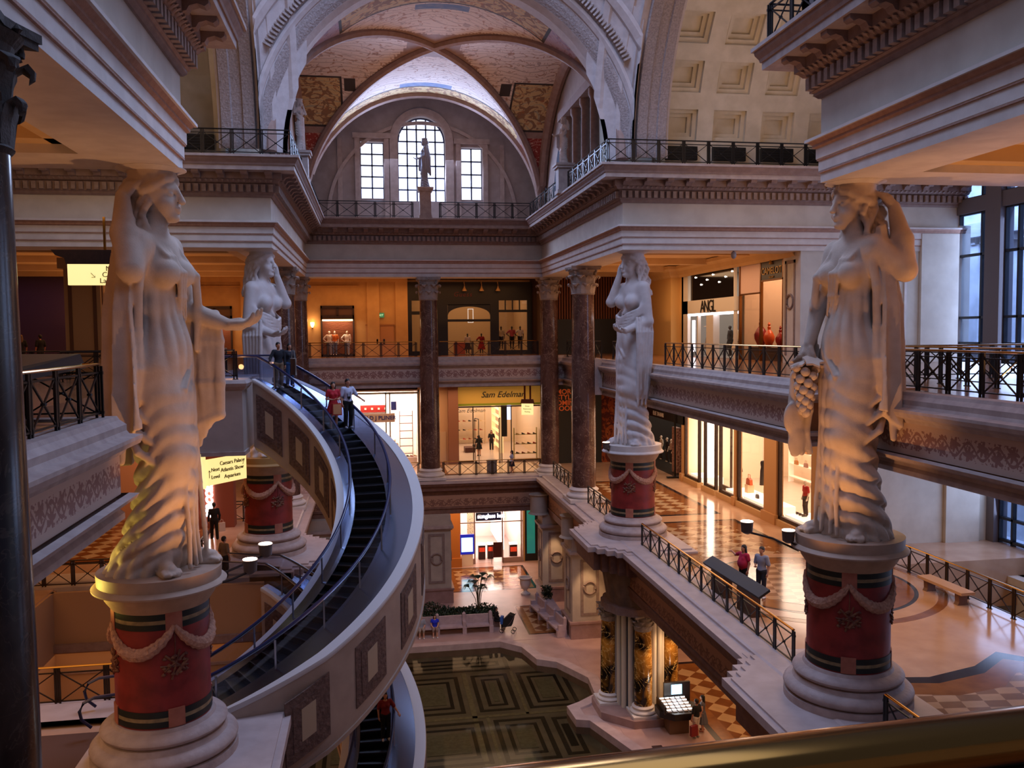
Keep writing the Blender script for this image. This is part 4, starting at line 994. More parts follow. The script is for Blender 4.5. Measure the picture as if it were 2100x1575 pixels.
for r_, m_, z_ in ((4.9, BRN, .006), (4.55, FL2, .010), (3.9, BLK, .014), (3.75, BRN, .018), (2.9, CHK3, .022)): inlay(disc(16.6, 31.2, r_), Z2+z_, m_)
# flared carpet of tiles by the near right pedestal
def flare(s): return [(14.2, 14), (20.2-s, 14), (20.2-s, 21.8), (18.6-s*.6, 23.4-s*1.6), (17.2-s*.2, 22.5-s*1.5), (15.4, 22.0-s*1.3), (14.2, 22.2-s*1.2)]
inlay(flare(0), Z2+.006, BLK); inlay(flare(.35), Z2+.010, BRN); inlay(flare(1.0), Z2+.014, CHK3)
rug(13.6, 46.5, 20.5, 58, Z1, CHK1); rug(14.6, 33.5, 21, 44.5, Z1, CHK1); rug(13.4, 22, 19.5, 32.2, Z1, CHK1)
rug(4.9, 59.6, 11.2, 65.8, Z1, CHK1, .2, .8); rug(8.9, 50.3, 11.3, 55.8, Z1, CHK1, .12, .5)
rug(-16, 40, -8.2, 52, Z2, CHK2, .2, .6)
rug(4.8, 60.4, 12, 65.2, Z2, mat('bright_cream_tiles', 'd8bfa0', .12, var='ccb192', vscale=2), .1, .3)
inlay(rect(-12, 19.5, -6.4, 22.6), Z2+.006, mat('brown_floor_carpet', '5a3c30', .8))
# ================= CURVED ESCALATORS =================
ECX, ECY, ERM = -6.18, 29.21, 6.02
STEPM = mat('escalator_step_black', '0d0d10', .35, metal=.3); STEPE = mat('step_edge_metal', '5c6068', .35, metal=.8)
HRB = mat('dark_blue_rubber', '0e1a48', .28, spec=.7)
SKIRT = mat('escalator_deck_steel', '9aa2b4', .22, metal=1); CLAD = mat('escalator_cladding', 'b8a290', .7, var='ab9584', vscale=1.5)
CAPW = mat('white_capping', 'cfc8c4', .5); PANB = mat('brown_ornament_panel', '7a5f54', .8, var='5f483f', vscale=9, bump=.8, bscale=12); PANC = mat('cream_panel_centre', 'bfa98c', .7)
EGL = glassmat('balustrade_glass', 'dfe4f0', .055, .03)
def ez(t):
    z = -5.70+3.39*t+.07*t*t-.13*t**3; k = .12
    z = -1.6-(math.log1p(math.exp(min(300, (-1.6-z)/k)))*k); return -9.85+(math.log1p(math.exp(min(300, (z+9.85)/k)))*k)
def orr(t, r): return r if t > -.9 or r < .9 else r-(r-.9)*min(1, (-.9-t)/.4)*.75
def escalator(dz, dy, label, full=True, tmin=-1.36, tmax=1.22):
    t0 = thing('curved_escalator', label, 'escalator', (ECX, ECY+dy, dz))
    N = 96; T = [tmin+(tmax-tmin)*i/N for i in range(N+1)]
    TE = tmax; ex, ey = -sin(TE), cos(TE)
    def P(t, r, z): return (r*cos(t), r*sin(t), ez(t)+z)
    def strip(prof, mb, ext=0):   # prof: list of (r,z) offsets; ruled along the helix, optional straight run at the top
        m = len(prof); base = len(mb.v); cnt = 0
        for t in T:
            for r, z in prof: mb.v.append(P(t, ERM+orr(t, r), z))
            cnt += 1
        if ext:
            for e in (ext*.5, ext):
                for r, z in prof: p = P(TE, ERM+r, z); mb.v.append((p[0]+ex*e, p[1]+ey*e, p[2]))
                cnt += 1
        for i in range(cnt-1):
            for k in range(m): mb.f.append((base+i*m+k, base+(i+1)*m+k, base+(i+1)*m+(k+1) % m, base+i*m+(k+1) % m))
        mb.f.append(tuple(base+k for k in range(m))); mb.f.append(tuple(base+(cnt-1)*m+k for k in reversed(range(m)))); return mb
    strip([(1.60, .06), (1.71, .06), (1.71, -2.45), (1.52, -2.6), (-.95, -2.6), (-1.09, -2.45), (-1.09, .06), (-.94, .06), (-.9, -.35), (1.5, -.35)], MB()).build('truss_cladding', CLAD, t0, smooth=True)
    strip([(1.38, .11), (1.74, .11), (1.76, .05), (1.74, -.03), (1.38, -.03)], MB()).build('outer_capping', CAPW, t0, smooth=True)
    strip([(-.86, .11), (-1.12, .11), (-1.14, .05), (-1.12, -.03), (-.86, -.03)], MB()).build('inner_capping', CAPW, t0, smooth=True)
    strip([(1.69, -2.42), (1.76, -2.42), (1.76, -2.55), (1.57, -2.66), (1.5, -2.6)], MB()).build('lower_moulding', CLAD, t0, smooth=True)
    strip([(.52, .08), (1.40, .095), (1.40, .03), (.52, -.1)], MB()).build('steel_deck', SKIRT, t0, smooth=True)
    strip([(-.52, .10), (-.88, .115), (-.88, .03), (-.52, -.1)], MB()).build('steel_deck', SKIRT, t0, smooth=True)
    for s in (1, -1):
        strip([(s*.64, .08), (s*.655, .08), (s*.655, .89), (s*.64, .89)], MB(), 2.4).build('glass_panel', EGL, t0, smooth=True)
        ps = [P(t, ERM+s*.65, .95) for t in T]; q = ps[-1]; w = ps[0]; dx, dy_ = T and (sin(T[0]), -cos(T[0]))
        ps += [(q[0]+ex*e, q[1]+ey*e, q[2]) for e in (.8, 1.6, 2.5)]+[(q[0]+ex*2.78, q[1]+ey*2.78, q[2]-.14), (q[0]+ex*2.86, q[1]+ey*2.86, q[2]-.38), (q[0]+ex*2.72, q[1]+ey*2.72, q[2]-.66)]
        ps = [(w[0]+dx*a, w[1]+dy_*a, w[2]-b) for a, b in ((2.25, .74), (2.46, .52), (2.5, .3), (2.4, .1), (2.15, .0), (.9, 0))]+ps
        mb = MB(); mb.tube(ps, .05, 8, sq=(1.0, .8)); mb.build('handrail', HRB, t0, smooth=True)
        mb = MB(); mb.tube([P(t, ERM+s*.65, .89) for t in T], .018, 6); mb.build('glass_edge_trim', STEEL, t0, smooth=True)
    tt = tmin+.1
    while tt < tmax:
        for s in (1, -1):
            mb = MB(); a = P(tt, ERM+s*.66, .06); mb.beam(a, (a[0], a[1], a[2]+.80), .05, .05); mb.build('baluster_post', STEEL, t0)
        tt += .235
    st = MB(); st.box((-.2, -.51, -.42), (.2, .51, -.002)); sm = st.mesh('step', STEPM)
    ed = MB(); ed.box((-.205, -.51, -.03), (-.185, .51, .004)); em = ed.mesh('step_edge', STEPE)
    tt = tmin+.02
    while tt < tmax:
        p = P(tt, ERM, 0); o = link('step', sm, t0, p, tt+pi/2); e = link('step_edge', em, o)
        tt += .0625
    # ornamental panels along both walls
    tt = tmin+.3
    while tt < tmax-.2:
        for s, r in ((1, 1.71), (-1, -1.09)):
            w = .17 if s > 0 else .22
            for nm, m_, u0, u1, z0, z1, th in (('panel_border', PANB, 0, 1, -2.08, -.38, .03), ('panel_inner', PANB, .16, .84, -1.86, -.6, .045), ('panel_centre', PANC, .34, .66, -1.66, -.8, .05)):
                mb = MB(); n = 5
                for i in range(n+1):
                    t = tt+w*(u0+(u1-u0)*i/n)
                    for rr, z in ((r+s*th, z0), (r+s*th, z1), (r-s*.02, z0), (r-s*.02, z1)): mb.v.append(P(t, ERM+rr, z))
                for i in range(n):
                    a = 4*i; mb.f += [(a, a+4, a+5, a+1), (a+1, a+5, a+7, a+3), (a+2, a+6, a+4, a)]
                mb.f += [(0, 1, 3, 2), (4*n, 4*n+2, 4*n+3, 4*n+1)]; mb.build(nm, m_, t0)
        tt += .29
    return t0
escalator(0, 0, 'long curved escalator sweeping down the middle of the atrium, four people riding it')
escalator(-8.2, .8, 'lower curved escalator emerging beneath the big one beside the pool')
# landing block at the head of the upper escalator
mb = MB(); mb.box((-12.0, 33.0, -4.3), (-4.75, 38, -1.63)); structure(mb.build('wall_escalator_landing', mat('landing_plaster', 'b8aca4', .7, var='aca098', vscale=1.5)))
mb = MB(); mb.sweep([(-12, 33.0), (-4.75, 33.0), (-4.75, 34.2)], [(-.3, -1.98), (.06, -1.98), (.16, -1.86), (.2, -1.74), (.12, -1.62), (-.3, -1.6)]); mb.sweep([(-12, 33.0), (-4.75, 33.0), (-4.75, 34.2)], [(-.2, -4.4), (.06, -4.4), (.06, -4.25), (-.2, -4.25)]); trim(mb, SLABST)
railing([(-11, 33.2), (-5.0, 33.2)], Z3, 'black railing on the landing at the head of the curved escalator, by the statue hand')
point('landing_lamp', (-5.3, 34.2, -1.2), 10, WARM, .1)
# ================= SCULPTING (signed distance fields) =================
F = np.float32
class Sdf:
    def __init__(s, lo, hi, vox):
        s.lo = np.array(lo, F); s.vox = vox; s.n = np.ceil((np.array(hi)-np.array(lo))/vox).astype(int)+1
        s.D = np.full(tuple(s.n), 9.0, F); s.ax = [s.lo[i]+vox*np.arange(s.n[i], dtype=F) for i in range(3)]
    def sub(s, lo, hi):
        sl = []
        for i in range(3):
            a = int(max(0, math.floor((lo[i]-s.lo[i])/s.vox))); b = int(min(s.n[i], math.ceil((hi[i]-s.lo[i])/s.vox)+1)); sl.append(slice(a, max(a, b)))
        return tuple(sl), np.meshgrid(*[s.ax[i][sl[i]] for i in range(3)], indexing='ij', sparse=True)
    def put(s, sl, d, k, cut=False):
        A = s.D[sl]
        if A.size == 0: return
        if cut:
            d = -d
            if k > 0: h = np.clip(.5-.5*(A-d)/k, 0, 1); s.D[sl] = A*(1-h)+d*h+k*h*(1-h)
            else: s.D[sl] = np.maximum(A, d)
            return
        if k > 0: h = np.clip(.5+.5*(A-d)/k, 0, 1); s.D[sl] = A*(1-h)+d*h-k*h*(1-h)
        else: s.D[sl] = np.minimum(A, d)
    def ell(s, c, r, k=.1, cut=False, fn=None):
        m = max(.3*max(r), k, 3*s.vox)+s.vox*2; sl, (X, Y, Z) = s.sub([c[i]-r[i]-m for i in range(3)], [c[i]+r[i]+m for i in range(3)])
        x, y, z = (X-c[0]), (Y-c[1]), (Z-c[2]); q = np.sqrt((x/r[0])**2+(y/r[1])**2+(z/r[2])**2); q2 = np.sqrt((x/r[0]**2)**2+(y/r[1]**2)**2+(z/r[2]**2)**2)+1e-6
        d = q*(q-1)/q2
        if fn is not None: d = d+fn(X, Y, Z)
        s.put(sl, d.astype(F), k, cut); return s
    def cap(s, a, b, r1, r2=None, k=.1, fn=None, cut=False):
        r2 = r1 if r2 is None else r2; a = np.array(a, F); b = np.array(b, F); m = max(r1, r2)+k+3*s.vox
        sl, (X, Y, Z) = s.sub(np.minimum(a, b)-m, np.maximum(a, b)+m); ab = b-a; L2 = float(ab@ab)+1e-9
        t = np.clip(((X-a[0])*ab[0]+(Y-a[1])*ab[1]+(Z-a[2])*ab[2])/L2, 0, 1)
        d = np.sqrt((X-a[0]-t*ab[0])**2+(Y-a[1]-t*ab[1])**2+(Z-a[2]-t*ab[2])**2)-(r1+(r2-r1)*t)
        if fn is not None: d = d+fn(X, Y, Z)
        s.put(sl, d.astype(F), k, cut); return s
    def path(s, P, R, k=.05):
        n = len(P)
        for i in range(n-1):
            r1 = R[i] if isinstance(R, (list, tuple)) else R; r2 = R[i+1] if isinstance(R, (list, tuple)) else R
            s.cap(P[i], P[i+1], r1, r2, k if i == 0 else min(k, .03) if k < .03 else k)
        return s
    def field(s, lo, hi, fn, k=.1, cut=False):
        sl, (X, Y, Z) = s.sub(lo, hi); s.put(sl, fn(X, Y, Z).astype(F), k, cut); return s
    def mesh(s, name, m, adapt=0.0, smooth=True, scale=1.0):
        b = 3*s.vox; D = np.clip(s.D, -b, b).astype(F); g = vdb.FloatGrid(float(b)); g.copyFromArray(D)
        pts, tri, quads = g.convertToPolygons(isovalue=0.0, adaptivity=adapt)
        pts = (pts*s.vox+s.lo)*scale; me = bpy.data.meshes.new(name)
        nt, nq = len(tri), len(quads); me.vertices.add(len(pts)); me.vertices.foreach_set('co', pts.astype(F).ravel())
        loops = np.concatenate([np.asarray(tri)[:, ::-1].ravel() if nt else np.zeros(0, int), np.asarray(quads)[:, ::-1].ravel() if nq else np.zeros(0, int)]).astype(np.int32)
        me.loops.add(len(loops)); me.loops.foreach_set('vertex_index', loops)
        st = np.concatenate([np.arange(nt)*3, nt*3+np.arange(nq)*4]).astype(np.int32); me.polygons.add(nt+nq); me.polygons.foreach_set('loop_start', st)
        me.polygons.foreach_set('use_smooth', np.ones(nt+nq, bool)); me.materials.append(m); me.update(calc_edges=True); me.validate(); return me
def hand(S_, w, d, up, s=1, size=1.0, curl=.3, k=.03, spread=.5):
    """five-fingered hand: wrist w, pointing d, palm normal up, s = thumb side"""
    d = Vector(d).normalized(); u = Vector(up); u = (u-d*u.dot(d)).normalized(); r = d.cross(u)*s; w = Vector(w); q = size
    S_.cap(w, w+d*.22*q, .10*q, .12*q, k)
    for i in range(4):
        o = (i-1.5)*.085*q; L = (.34, .40, .37, .28)[i]*q
        a = w+d*.10*q+r*o*.7; b = w+d*.34*q+r*o; S_.cap(a, b, .075*q, .06*q, k)
        e = r*o*spread/2; c1 = b+(d*cos(curl)+u*sin(curl))*L*.4+e*.2; c2 = c1+(d*cos(curl*2.2)+u*sin(curl*2.2))*L*.33; c3 = c2+(d*cos(curl*3.2)+u*sin(curl*3.2))*L*.27
        S_.cap(b, c1, .052*q, .046*q, .015); S_.cap(c1, c2, .046*q, .042*q, .012); S_.cap(c2, c3, .042*q, .034*q, .01)
    a = w+d*.10*q-r*.10*q; b = a+d*.15*q-r*.10*q+u*.05*q; c = b+d*.14*q-r*.02*q+u*.06*q; S_.cap(a, b, .07*q, .055*q, k); S_.cap(b, c, .052*q, .042*q, .012)
def statue_mesh(s, near, far, vox=.036, wrap=False, ex=-.4, flare=.4):
    """draped female figure 9.05 tall facing +x; s = sign of the local y side turned to the viewer"""
    G = Sdf((-1.75, -2.0, -.02), (2.35, 2.0, 9.15), vox)
    # ---- legs and feet under the cloth
    kn = (.42, s*.42, 2.6); G.cap((.0, s*.38, 4.5), kn, .56, .40, .2); G.cap(kn, (-.1, s*.5, .5), .38, .24, .2)
    G.cap((0, -s*.38, 4.5), (.08, -s*.38, 2.5), .56, .40, .2); G.cap((.08, -s*.38, 2.5), (.1, -s*.42, .4), .38, .24, .2)
    # ---- long skirt: flaring elliptical column with pleats and swags
    def skirt(X, Y, Z):
        t = np.clip((4.9-Z)/4.9, 0, 1); cx = .02+.10*np.sin(t*pi)+.05*t-.14*t*t-flare*np.clip(t-.55, 0, 1)**2; cy = s*.05*t
        rx = .60+.04*np.sin(t*pi)+.42*np.clip(t-.62, 0, 1)**1.3*2.0; ry = .84-.14*np.sin(t*pi*.9)+.30*np.clip(t-.6, 0, 1)*1.6
        x = X-cx; y = Y-cy; a = np.arctan2(y/ry, x/rx); q = np.sqrt((x/rx)**2+(y/ry)**2)
        amp = .02+.06*t
        f = amp*(.5-np.abs(np.sin(a*8+1.4*np.sin(Z*.9)+Z*.35)))
        # deep swags falling from the front of the leg to the back of the hem
        u = Z-.72*x+.22*x*x+.12*np.sin(a*2); w = np.clip(1.35-np.abs(a*s-1.5)*.6, 0, 1)*np.clip((4.3-Z)*.8, 0, 1)*np.clip(Z*1.6, 0, 1)
        f = f*(1-.75*w)+.15*w*(.55-np.abs(np.sin(u*6.4+.35*np.sin(a*4+Z))))
        return (q-1)*np.minimum(rx, ry)*.85+f+np.clip(Z-4.05, 0, 1)*.32
    G.field((-1.75, -1.7, 0), (1.7, 1.7, 4.9), skirt, .22)
    # ---- trunk
    def pleat(X, Y, Z): return .05*(.5-np.abs(np.sin(np.arctan2(Y, X+.1)*7.5+.5*np.sin(Z*1.3))))*np.clip((X+.35)*3, 0, 1)*np.clip(6.7-Z, 0, 1)
    G.ell((-.02, 0, 4.85), (.60, .84, .80), .25, fn=pleat); G.ell((.22, 0, 5.1), (.40, .52, .62), .3, fn=pleat)
    G.ell((-.25, s*.3, 4.7), (.45, .45, .5), .2)
    G.ell((.02, 0, 5.9), (.44, .60, .95), .3, fn=pleat)
    G.ell((-.02, 0, 6.95), (.50, .76, .78), .25); G.cap((-.06, -.66, 7.38), (-.06, .66, 7.38), .27, .27, .25)
    for q in (-1, 1):
        G.ell((.38, q*.36, 6.74), (.31, .31, .33), .13)
    # neck and head
    G.cap((-.10, 0, 7.35), (.04, 0, 8.1), .30, .25, .16)
    G.ell((.08, 0, 8.52), (.46, .37, .50), .08); G.ell((.22, 0, 8.24), (.33, .27, .38), .1); G.ell((.44, 0, 7.99), (.13, .14, .12), .08)
    G.cap((.30, -.16, 8.2), (.30, .16, 8.2), .14, .14, .1)
    for q in (-1, 1):
        G.ell((.50, q*.155, 8.50), (.12, .10, .07), .05, cut=True); G.ell((.43, q*.155, 8.49), (.085, .085, .065), .02)
        G.cap((.49, q*.05, 8.60), (.42, q*.26, 8.60), .045, .035, .06); G.cap((.495, q*.07, 8.535), (.44, q*.24, 8.52), .018, .016, .015); G.cap((.49, q*.07, 8.455), (.44, q*.23, 8.46), .014, .012, .015)
        G.ell((.36, q*.20, 8.28), (.14, .12, .12), .1); G.ell((.04, q*.36, 8.40), (.10, .05, .14), .04); G.ell((.62, q*.055, 8.31), (.04, .035, .03), .03)
    G.cap((.51, 0, 8.66), (.66, 0, 8.34), .05, .065, .06); G.ell((.655, 0, 8.33), (.06, .06, .05), .03)
    G.ell((.555, 0, 8.19), (.06, .11, .035), .025); G.ell((.545, 0, 8.125), (.06, .09, .04), .02); G.field((.5, -.12, 8.13), (.66, .12, 8.18), lambda X, Y, Z: np.sqrt((X-.62)**2*.4+((Z-8.155))**2)-.010+0*Y, .01, cut=True)
    # hair: swept back cap, bun and wavy locks
    def hw(X, Y, Z):
        u = np.sqrt((X-.5)**2+(Y*1.0)**2)*1.0; v = Z*1.2+.35*X
        return .05*(.5-np.abs(np.sin(v*8.5+1.6*np.sin(u*5.5)+Y*2)))+.014*np.sin(v*34+u*9)
    G.ell((-.12, 0, 8.66), (.60, .46, .42), .03, fn=hw); G.ell((-.02, 0, 8.80), (.52, .43, .27), .03, fn=hw); G.ell((-.55, 0, 8.45), (.28, .30, .34), .06, fn=hw)
    G.ell((-.22, 0, 8.35), (.42, .42, .40), .04, fn=hw)
    for q in (-1, 1):
        G.path([(.46, q*.10, 8.86), (.36, q*.28, 8.80), (.16, q*.40, 8.66), (-.05, q*.43, 8.55), (-.3, q*.4, 8.5)], [.07, .09, .10, .11, .10], .03)
        G.path([(.44, q*.06, 8.95), (.2, q*.3, 8.92), (-.1, q*.40, 8.78)], [.06, .08, .08], .03)
        for i in range(6):
            x0 = .02-.12*i; y0 = q*(.40-.015*i); P = []
            for j in range(12):
                z = 8.40-j*.13; P.append((x0-.04*j*.35+.05*sin(j*1.5+i*1.9), y0+q*.02*j*.5+.045*cos(j*1.35+i*2.3), z))
            G.path(P[:9+(i % 3)], .078, .018)
    G.cap((-.05, 0, 8.98), (-.05, 0, 9.15), .50, .60, .04)
    # ---- cloak over the back
    def cloak(X, Y, Z):
        t = np.clip((8.3-Z)/6, 0, 1); a = np.arctan2(Y*s, -(X-.05)); R = .66+.36*np.clip(t*2.5, 0, 1)+.14*t+.20*(.35+t)*(.5-np.abs(np.sin(a*7.5+.35*np.sin(Z*.8)+Z*.12)))
        d = np.abs(np.sqrt((X-.05)**2+(Y*.92)**2)-R)-.07
        lim = (np.abs(a-.25)-(1.05+.45*t))*R; zb = np.maximum(2.35+.16*np.sin(a*5)+.5*np.abs(a)-Z, Z-8.15+.15*a*a)
        return np.maximum(np.maximum(d, lim), zb*.8)
    if not wrap: G.field((-1.7, -1.6, 2.1), (.9, 1.6, 8.4), cloak, .05)
    # hem rolls, straps and folds of the chest
    if not wrap:
        for i, (y0, y1) in enumerate(((.55, -.1), (.44, .02), (.32, .14))):
            G.path([(-.12, s*y0, 7.62), (.16, s*(y0-.02), 7.42), (.46+.02*i, s*(y0-.14), 7.08), (.62, s*(y1+.04), 6.75), (.52, s*(y1-.14), 6.2), (.46, s*(y1-.3), 5.7)], [.07, .075, .06, .06, .05, .03], .05)
        G.path([(-.1, s*.62, 7.62), (.1, s*.75, 7.2), (.0, s*.86, 6.4), (-.05, s*.86, 5.4), (-.02, s*.98, 4.6), (-.1, s*1.0, 3.8)], [.10, .12, .10, .11, .13, .10], .06)
        G.path([(-.3, s*.62, 7.5), (-.2, s*.9, 6.9), (-.3, s*.98, 6.0), (-.3, s*1.02, 5.0), (-.35, s*1.05, 3.6), (-.4, s*1.08, 2.6)], [.10, .11, .10, .11, .12, .08], .06)
        G.path([(.0, -s*.3, 7.62), (.3, -s*.4, 7.3), (.62, -s*.62, 6.7), (.60, -s*.75, 5.9), (.5, -s*.8, 5.0)], [.06, .07, .09, .10, .06], .06)
    else:
        for i in range(9):   # shawl slipping round the arms and below the bust
            z = 6.45-.11*i; P = []
            for j in range(15):
                a = -pi*.75+1.5*pi*j/14; P.append((.02+.54*cos(a), s*(.82+(.1 if i < 4 else 0))*sin(a), z-.42*cos(a)+.18*sin(a)+.04*sin(j*1.7+i)))
            G.path(P, .075, .03)
        G.path([(.45, -s*.1, 6.2), (.2, s*.5, 6.9), (-.15, s*.62, 7.2), (-.5, s*.4, 7.3)], .09, .05)
    for i in range(5):   # rolled edge over the hips, deep sweeping folds over the thigh
        z = 4.15-.42*i; G.path([(-.5, s*.72, z+.9), (-.1, s*.92, z+.32), (.35, s*.72, z-.05), (.66, s*.22, z-.02), (.62, -s*.2, z+.45), (.45, -s*.5, z+1.0)], [.08, .09, .085, .075, .055, .03], .035)
    for i in range(4):   # long taut folds from the hip down to the front foot
        y0 = s*(.62-.36*i)+.05*sin(i*2.2); G.path([(.35+.04*i, y0*.8, 4.3-.1*i), (.62, y0*.75-s*.05, 3.1), (.66+.03*sin(i), y0*.7-s*.1, 1.9), (.72+.04*cos(i*2), y0*.72-s*.05, .9), (.80, y0*.8, .12)], [.03, .05, .055, .06, .05], .035)
    # ---- arms
    sh = (-.06, s*.74, 7.36)
    if near == 'raised':
        el = (ex, s*1.15, 6.78); wr = (ex*.5-.38, s*.66, 8.40); md = ((el[0]+wr[0])/2-.03, (el[1]+wr[1])/2+s*.05, 7.55); G.cap(sh, el, .29, .27, .14); G.cap(el, md, .27, .26, .1); G.cap(md, wr, .26, .15, .1)
        hand(G, wr, (.35, -s*.45, .75), (.4, -s*.9, -.3), s, 1.15, .55)
    else:
        el = (-.12, s*.98, 5.8); wr = (1.0, s*.72, 5.38); G.cap(sh, el, .30, .25, .16); G.cap(el, wr, .25, .15, .1); hand(G, wr, (1, -.0, .05), (0, 0, 1), s, 1.1, .38)
        for i in range(6): G.path([(-.3+.16*i, s*.95, 5.95), (-.28+.17*i, s*1.08, 5.3), (-.28+.15*i, s*1.0, 4.0), (-.2+.12*i, s*(.92+.03*sin(i*2)), 2.9-.25*(i % 3)), (-.15+.11*i, s*.9, 2.2-.3*(i % 2))], [.07, .085, .09, .09, .05], .025)
    shf = (-.06, -s*.74, 7.36)
    if far == 'forward':
        el = (.22, -s*.95, 5.95); wr = (1.30, -s*.78, 5.58); G.cap(shf, el, .29, .25, .16); G.cap(el, wr, .26, .14, .1); hand(G, wr, (1, 0, .04), (0, 0, 1), -s, 1.3, .36)
        for i in range(6): G.path([(.20+.15*i, -s*.92, 5.85), (.24+.15*i, -s*.98, 5.2), (.30+.14*i, -s*(.95+.05*sin(i*2)), 4.2), (.40+.12*i, -s*.9, 3.2+.05*i), (.36+.12*i, -s*.9, 2.5+.22*i)], [.09, .11, .12, .11, .05], .06)
    elif far == 'grapes':
        el = (.32, -s*.88, 6.0); wr = (.78, -s*.70, 4.95); G.cap(shf, el, .28, .24, .16); G.cap(el, wr, .24, .14, .1); hand(G, wr, (.3, 0, -1), (-1, 0, -.2), -s, 1.1, .45)
        for i in range(5): G.path([(.42+.1*i, -s*.85, 4.9), (.5+.13*i, -s*(.95), 4.1), (.62+.12*i, -s*(.9+.06*sin(i*2)), 3.2), (.72+.11*i+.1*sin(i), -s*.9, 2.6), (.55+.13*i, -s*.92, 2.05+.1*(i % 2))], [.07, .12, .12, .12, .08], .06)
        G.ell((1.18, -s*.85, 3.0), (.26, .10, .42), .08); G.ell((1.05, -s*.85, 2.35), (.24, .10, .38), .08)
    elif far == 'face':
        el = (.50, -s*.98, 6.75); wr = (.42, -s*.48, 7.95); G.cap(shf, el, .28, .24, .16); G.cap(el, wr, .24, .14, .1); hand(G, wr, (-.25, .05*s, 1), (-.2, s, 0), -s, 1.0, .2)
    # ---- feet with toes
    for (x, y, a) in ((.28, s*.62, s*.75), (.60, -s*.45, -s*.15)):
        c, q = cos(a), sin(a); R = lambda u, v, z: (x+u*c-v*q, y+u*q+v*c, z)
        G.cap(R(-.35, 0, .25), R(.28, 0, .14), .19, .15, .08); G.cap(R(-.3, -.08, .06), R(.36, -.1, .05), .12, .11, .05); G.cap(R(-.3, .08, .06), R(.36, .1, .05), .12, .11, .05)
        for i in range(5): v = (i-2)*.085; G.cap(R(.32, v, .12), R(.50-.035*abs(i-1), v*1.05, .08), .06, .052, .015)
    return G.mesh('statue_figure', STONE if vox < .04 else STONEW)
def statue(k, heading, s, near, far, label, vox=.036, wrap=False, ex=-.4, dx=0, flare=.4):
    cx, cy = PEDS[k]; z = -5.32
    me = statue_mesh(s, near, far, vox, wrap, ex, flare); t = thing('caryatid_statue', label, 'statue', (cx+dx, cy, z), heading)
    link('figure', me, t); 
    b = MB(); b.lathe([(.56, 9.0), (.75, 9.07), (.75, 9.085)], (-.05, 0, 0), 24); b.build('abacus', PLASTERW, t)
    return t
stNL = statue('NL', radians(-14), -1, 'raised', 'forward', 'huge stone woman at left facing right, holding out an open hand', .034, ex=-.02, dx=.15, flare=2.0)
stNR = statue('NR', pi+radians(10), 1, 'raised', 'grapes', 'huge stone woman at right facing left, grapes hanging from her lowered hand', .034, ex=-.62)
stFR = statue('FR', pi+radians(22), 1, 'down', 'face', 'pale stone woman on the far right pedestal, forearm stretched to the left', .042, True)
stFL = statue('FL', radians(-28), -1, 'down', 'face', 'pale stone woman at far left above the curved escalator, hand raised to her cheek', .042, True)
# grapes of the near right figure
gm = MB(); rng = random.Random(3)
for i in range(34):
    f = i/34; a = i*2.4; r = .27*(1-f*.75); z = 4.35-1.25*f
    gm.v, gm.f = gm.v, gm.f
    n = 8; gm.lathe([(.125*sin(pi*j/6), -.125*cos(pi*j/6)) for j in range(7)], (.95+r*cos(a), -.62+r*sin(a), z), n, caps=False)
gm.build('grape_bunch', STONE, stNR, smooth=True)
lf = MB()
for i in range(4):
    a = i*1.5; pts = []
    for j in range(11): b = pi*2*j/11; rr = .24*(1+.28*cos(b*5)); pts.append((rr*cos(b), rr*sin(b)))
    lf.extr(pts, (.92+.2*cos(a), -.62+.28*sin(a), 4.42+.08*(i % 2)), (cos(a), sin(a), -.5), (-sin(a), cos(a), .1), (0, 0, .05))
lf.build('vine_leaf', STONE, stNR)
# white roof-terrace statues on plinths and the central dark one
def small_statue(x, y, z0, h, heading, s, near, far, label, m=None, pl=1.45, wrap=True):
    t = thing('terrace_statue', label, 'statue', (x, y, z0), heading); me = statue_mesh(s, near, far, .075, wrap); me = me
    me.materials[0] = m or STONEW; o = link('figure', me, t); o.scale = (h/9.05,)*3
    p = thing('statue_plinth', 'pale plinth carrying the '+label, 'plinth', (x, y, z0-pl), 0)
    mb = MB(); mb.box((-.42, -.42, 0), (.42, .42, .2)); mb.box((-.36, -.36, .2), (.36, .36, pl-.25)); mb.build('shaft', SLABST, p)
    mb = MB(); mb.box((-.46, -.46, pl-.25), (.46, .46, pl-.12)); mb.box((-.52, -.52, pl-.12), (.52, .52, pl)); mb.build('cap', SLABST, p)
    return t
small_statue(-3.3, 44.3, 8.95, 2.5, radians(-30), -1, 'raised', 'face', 'sunlit white statue on the left terrace corner', STONEW, 1.5)
small_statue(10.35, 46.5, 9.05, 2.45, radians(200), 1, 'raised', 'forward', 'white statue on the right terrace, arms lifted to the left', STONEW, 1.6)
small_statue(3.55, 57.3, 9.45, 3.1, radians(180), 1, 'down', 'forward', 'backlit dark statue before the arched window', mat('dark_statue', '8a8a96', .7), 2.0, False)
